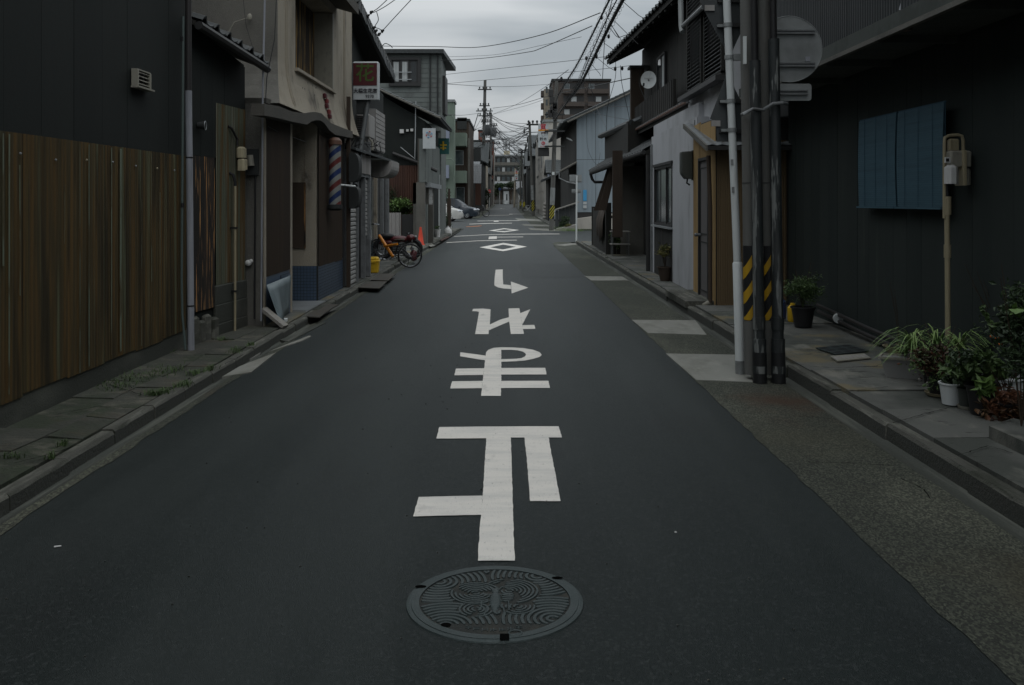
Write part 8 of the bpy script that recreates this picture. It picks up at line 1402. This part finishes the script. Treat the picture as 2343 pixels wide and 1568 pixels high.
for (x, y, Y_, rad, n_, mt, lb) in ((1292, 510, 48, (.4, .4, .38), 700, 'leaf_dark', 'dark bush under the teal fence behind the striped pole'), (1345 - 28, 500, 50, (.35, .3, .5), 600, 'leaf_dark', 'dark climbing bush at the corner of the blue house'), (1300, 517, 47, (.2, .2, .12), 240, 'leaf_yellow', 'yellow flowering weeds by the ramp at the crossing')):
    p = at(x, y, Y_); p.z = max(p.z, rad[2]); k_ = plant(lb, (p.x, p.y, 0), 'bush', None, 'bush'); leaves(k_, p, rad, n_, .1, mt); stems(k_, (p.x, p.y, 0), 4, rad[2] * 1.4, rad[0] * .5, .012)
p = g(1310, 522, .03); k_ = plant('white pot at the foot of the blue house', p, group=None); pot(k_, p, .22, .3, 'white_metal')
b = MB(); a_, c_ = g(1270, 528, .0), g(1300, 512, .0); b.hexa([(a_.x, a_.y, .02), (a_.x + 1.1, a_.y - .1, .02), (c_.x + .7, c_.y, .02), (c_.x, c_.y, .02), (a_.x, a_.y, .06), (a_.x + 1.1, a_.y - .1, .30), (c_.x + .7, c_.y, .45), (c_.x, c_.y, .35)]); b.build('ramp', 'plank_grey', None, **tagd('grey ramp board beside the foot of the crossing pole', 'ramp'))
# left side plants
def l9(x, y): return ((1300 + x / 3.733) / 1.65334, (580 + y / 3.733) / 1.65334)
k_ = plant('leafy green bush above the pale fence sheets', (-4, 31.4, 0), 'bush', None, 'bush'); leaves(k_, at(*l9(770, 760), 31.5), (.75, .4, .36), 1500, .1, 'leaf_green', lumps=9); leaves(k_, at(*l9(800, 720), 31.2), (.5, .3, .2), 260, .1, 'leaf_bright', 'new_leaves'); stems(k_, at(*l9(760, 840), 31.6), 6, .6, .5, .015)
k_ = plant('thin climber on the red brown wall above the bush', (-3.6, 31.8, 0), 'climbing plant', None, 'climber'); leaves(k_, at(*l9(660, 600), 31.85), (.35, .06, .5), 220, .07, 'leaf_dark'); leaves(k_, at(*l9(1100, 610), 31.85), (.35, .06, .5), 220, .07, 'leaf_dark', 'foliage'); stems(k_, at(*l9(700, 800), 31.9), 5, 1.1, .5, .01)
for (x, y, Y_, rad, n_, mt, lb) in (((1275), 1075, 44, (.5, .4, .28), 700, 'leaf_bright', 'bright green potted leaves at the corner before the court'), (1410, 1000, 48, (.55, .5, .62), 1100, 'leaf_dark', 'tall dark shrub before the timber posts'), (1400, 640, 47, (.35, .3, .8), 500, 'leaf_dark', 'dark creeper on the corner posts')):
    p = at(*l9(x, y), Y_); k_ = plant(lb, (p.x, p.y, 0), 'shrub', None, 'shrub'); leaves(k_, p, rad, n_, .1, mt, lumps=8); stems(k_, (p.x, p.y, .05), 5, p.z, rad[0] * .6, .012)
for i, (x, y) in enumerate(((1258, 1165), (1328, 1165), (1230, 1185))): p = g(*l9(x, y + 20), .09); k_ = plant(('white pot, left of two below the bright green corner leaves', 'white pot, right of two below the bright green corner leaves', 'brown pot beside the white pots at the left corner')[i], p, group='small pots at the left corner'); pot(k_, p, .11, .3, 'white_plastic' if i < 2 else 'pot_terracotta'); leaves(k_, p + Vector((0, 0, .38)), (.14, .12, .08), 50, .08, 'leaf_green')
p = g(*l9(1470, 1158), .0); wj_ = thing('water_jug', 'white plastic jug standing on the road edge at the left corner', 'jug', tuple(p)); b = MB(); b.lathe([(0, 0), (.15, 0), (.17, .05), (.17, .22), (.09, .32), (.05, .34), (.05, .40), (0, .40)], p, 18); b.build('jug_body', 'white_plastic', wj_, smooth=True); b = MB(); b.torus(p + Vector((.12, 0, .30)), .05, .014, (0, 1, 0), 16, 6); b.build('handle', 'white_plastic', wj_)
b = MB(); Q = [g(*l9(*q_), .05) for q_ in ((1115, 1275), (1180, 1262), (1290, 1310), (1225, 1325))]; b.prism(Q, (0, 0, .02)); b.build('ramp_plate', 'slab_pale', None, **tagd('pale plate over the gutter near the traffic cone', 'ramp plate')); b = MB(); Q = [g(*l9(*q_), .03) for q_ in ((1290, 1200), (1400, 1150), (1490, 1190), (1380, 1245))]; b.prism(Q, (0, 0, .02)); b.build('ramp_plate', 'red_brown_corrugated', None, **tagd('reddish plate on the road edge by the small pots', 'ramp plate'))
# far trees and hedges
def tree(label, x, y, Y_, rad, n_, h_=None, lf='leaf_tree', s=.5):
    p = at(x, y, Y_); z0_ = gz(Y_); root = thing('tree', label, 'tree', (p.x, Y_, z0_), 'trees at the far end'); b = MB(); b.tube([(p.x, Y_, z0_), (p.x + .1, Y_, (z0_ + p.z) / 2), (p.x, Y_, p.z + rad[2] * .5)], [.22, .16, .05], 8); b.build('trunk', 'stem_brown', root)
    for i in range(5): a = i * 1.3; b = MB(); b.tube([(p.x, Y_, (z0_ + p.z) / 2), (p.x + cos(a) * rad[0] * .6, Y_ + sin(a) * rad[1] * .6, p.z + rad[2] * .3)], [.09, .03], 5); b.build('limb', 'stem_brown', root)
    leaves(root, p, rad, n_, s, lf, 'crown', lumps=10); return root
tree('green garden tree left of the white gate door', 1133, 436, 207, (1.2, 1.0, 1.5), 900); tree('dark pine tree beside the gate house', 1145, 425, 207, (1.3, 1.0, .8), 700, lf='leaf_dark'); tree('low garden tree right of the white gate door', 1168, 424, 207, (1.5, 1.0, .8), 700); tree('tree rising above the far right roofs', 1198, 383, 215, (1.6, 1.5, 2.4), 1400, lf='leaf_dark')
k_ = plant('dark hedge with white blossom at the far left pavement', (at(1112, 455, 128).x, 128, .3), 'hedge', None, 'hedge'); leaves(k_, at(1112, 452, 128), (.5, .5, 1.4), 900, .2, 'leaf_dark'); leaves(k_, at(1112, 452, 127.6), (.4, .3, 1.0), 60, .15, 'white_plastic', 'blossoms')
# weeds and grass in the joints
def tufts(label, spots, h_, m='leaf_green', name='grass'):
    b = MB()
    for (x, y, n_, sx, sy) in spots:
        c_ = g(x, y, .085)
        for i in range(n_):
            p = c_ + Vector((rp_.gauss(0, sx), rp_.gauss(0, sy), 0)); a = rp_.uniform(0, 6.3); l = h_ * rp_.uniform(.4, 1.2); d = Vector((cos(a), sin(a), 0)); s = Vector((-d.y, d.x, 0)) * .0028
            b.add([p - s, p + s, p + d * l * .35 + Vector((0, 0, l * .75)) + s * .7, p + d * l * .35 + Vector((0, 0, l * .75)) - s * .7, p + d * l * .9 + Vector((0, 0, l * .85))], [(0, 1, 2, 3), (3, 2, 4)])
    o = b.build(name, m, None); o['label'] = label; o['kind'] = 'stuff'; o['category'] = 'grass'; return o
def z3(x, y): return (x / 1.3069 / 1.65334, (800 + y / 1.3069) / 1.65334)
tufts('weeds and grass growing in the cracks of the left pavement', [(*z3(x, y), n_, sx, sy) for x, y, n_, sx, sy in ((760, 910, 90, .035, .03), (810, 900, 80, .03, .04), (905, 865, 110, .03, .05), (960, 805, 90, .03, .05), (1040, 785, 60, .02, .05), (560, 865, 150, .10, .10), (650, 830, 160, .10, .12), (780, 800, 160, .09, .14), (600, 880, 80, .05, .08), (860, 790, 60, .05, .1), (310, 1160, 35, .012, .02), (255, 1220, 30, .012, .02), (60, 1225, 40, .03, .015), (1160, 690, 40, .03, .05), (1240, 665, 50, .02, .05), (850, 705, 30, .02, .03), (1100, 640, 60, .05, .03), (1165, 700, 30, .02, .04))], .045)
tufts('green weeds at the kerb end of the crossing on the right', [(1303, 529, 260, .35, .5), (1315, 529, 180, .3, .4), (1282, 524, 90, .25, .4)], .16, 'leaf_bright', 'grass')
tufts('moss tufts and weeds along the right kerb', [(*r8(x, y), 26, .02, .3) for x, y in ((880, 1300), (930, 1320), (1100, 1410), (1210, 1395))], .05, 'leaf_green', 'grass')
p = g(*z3(908, 864), .11); b = MB()
for i in range(3): b.ball(p + Vector((U(-.03, .03), U(-.04, .04), .03)), .006, 6, 4)
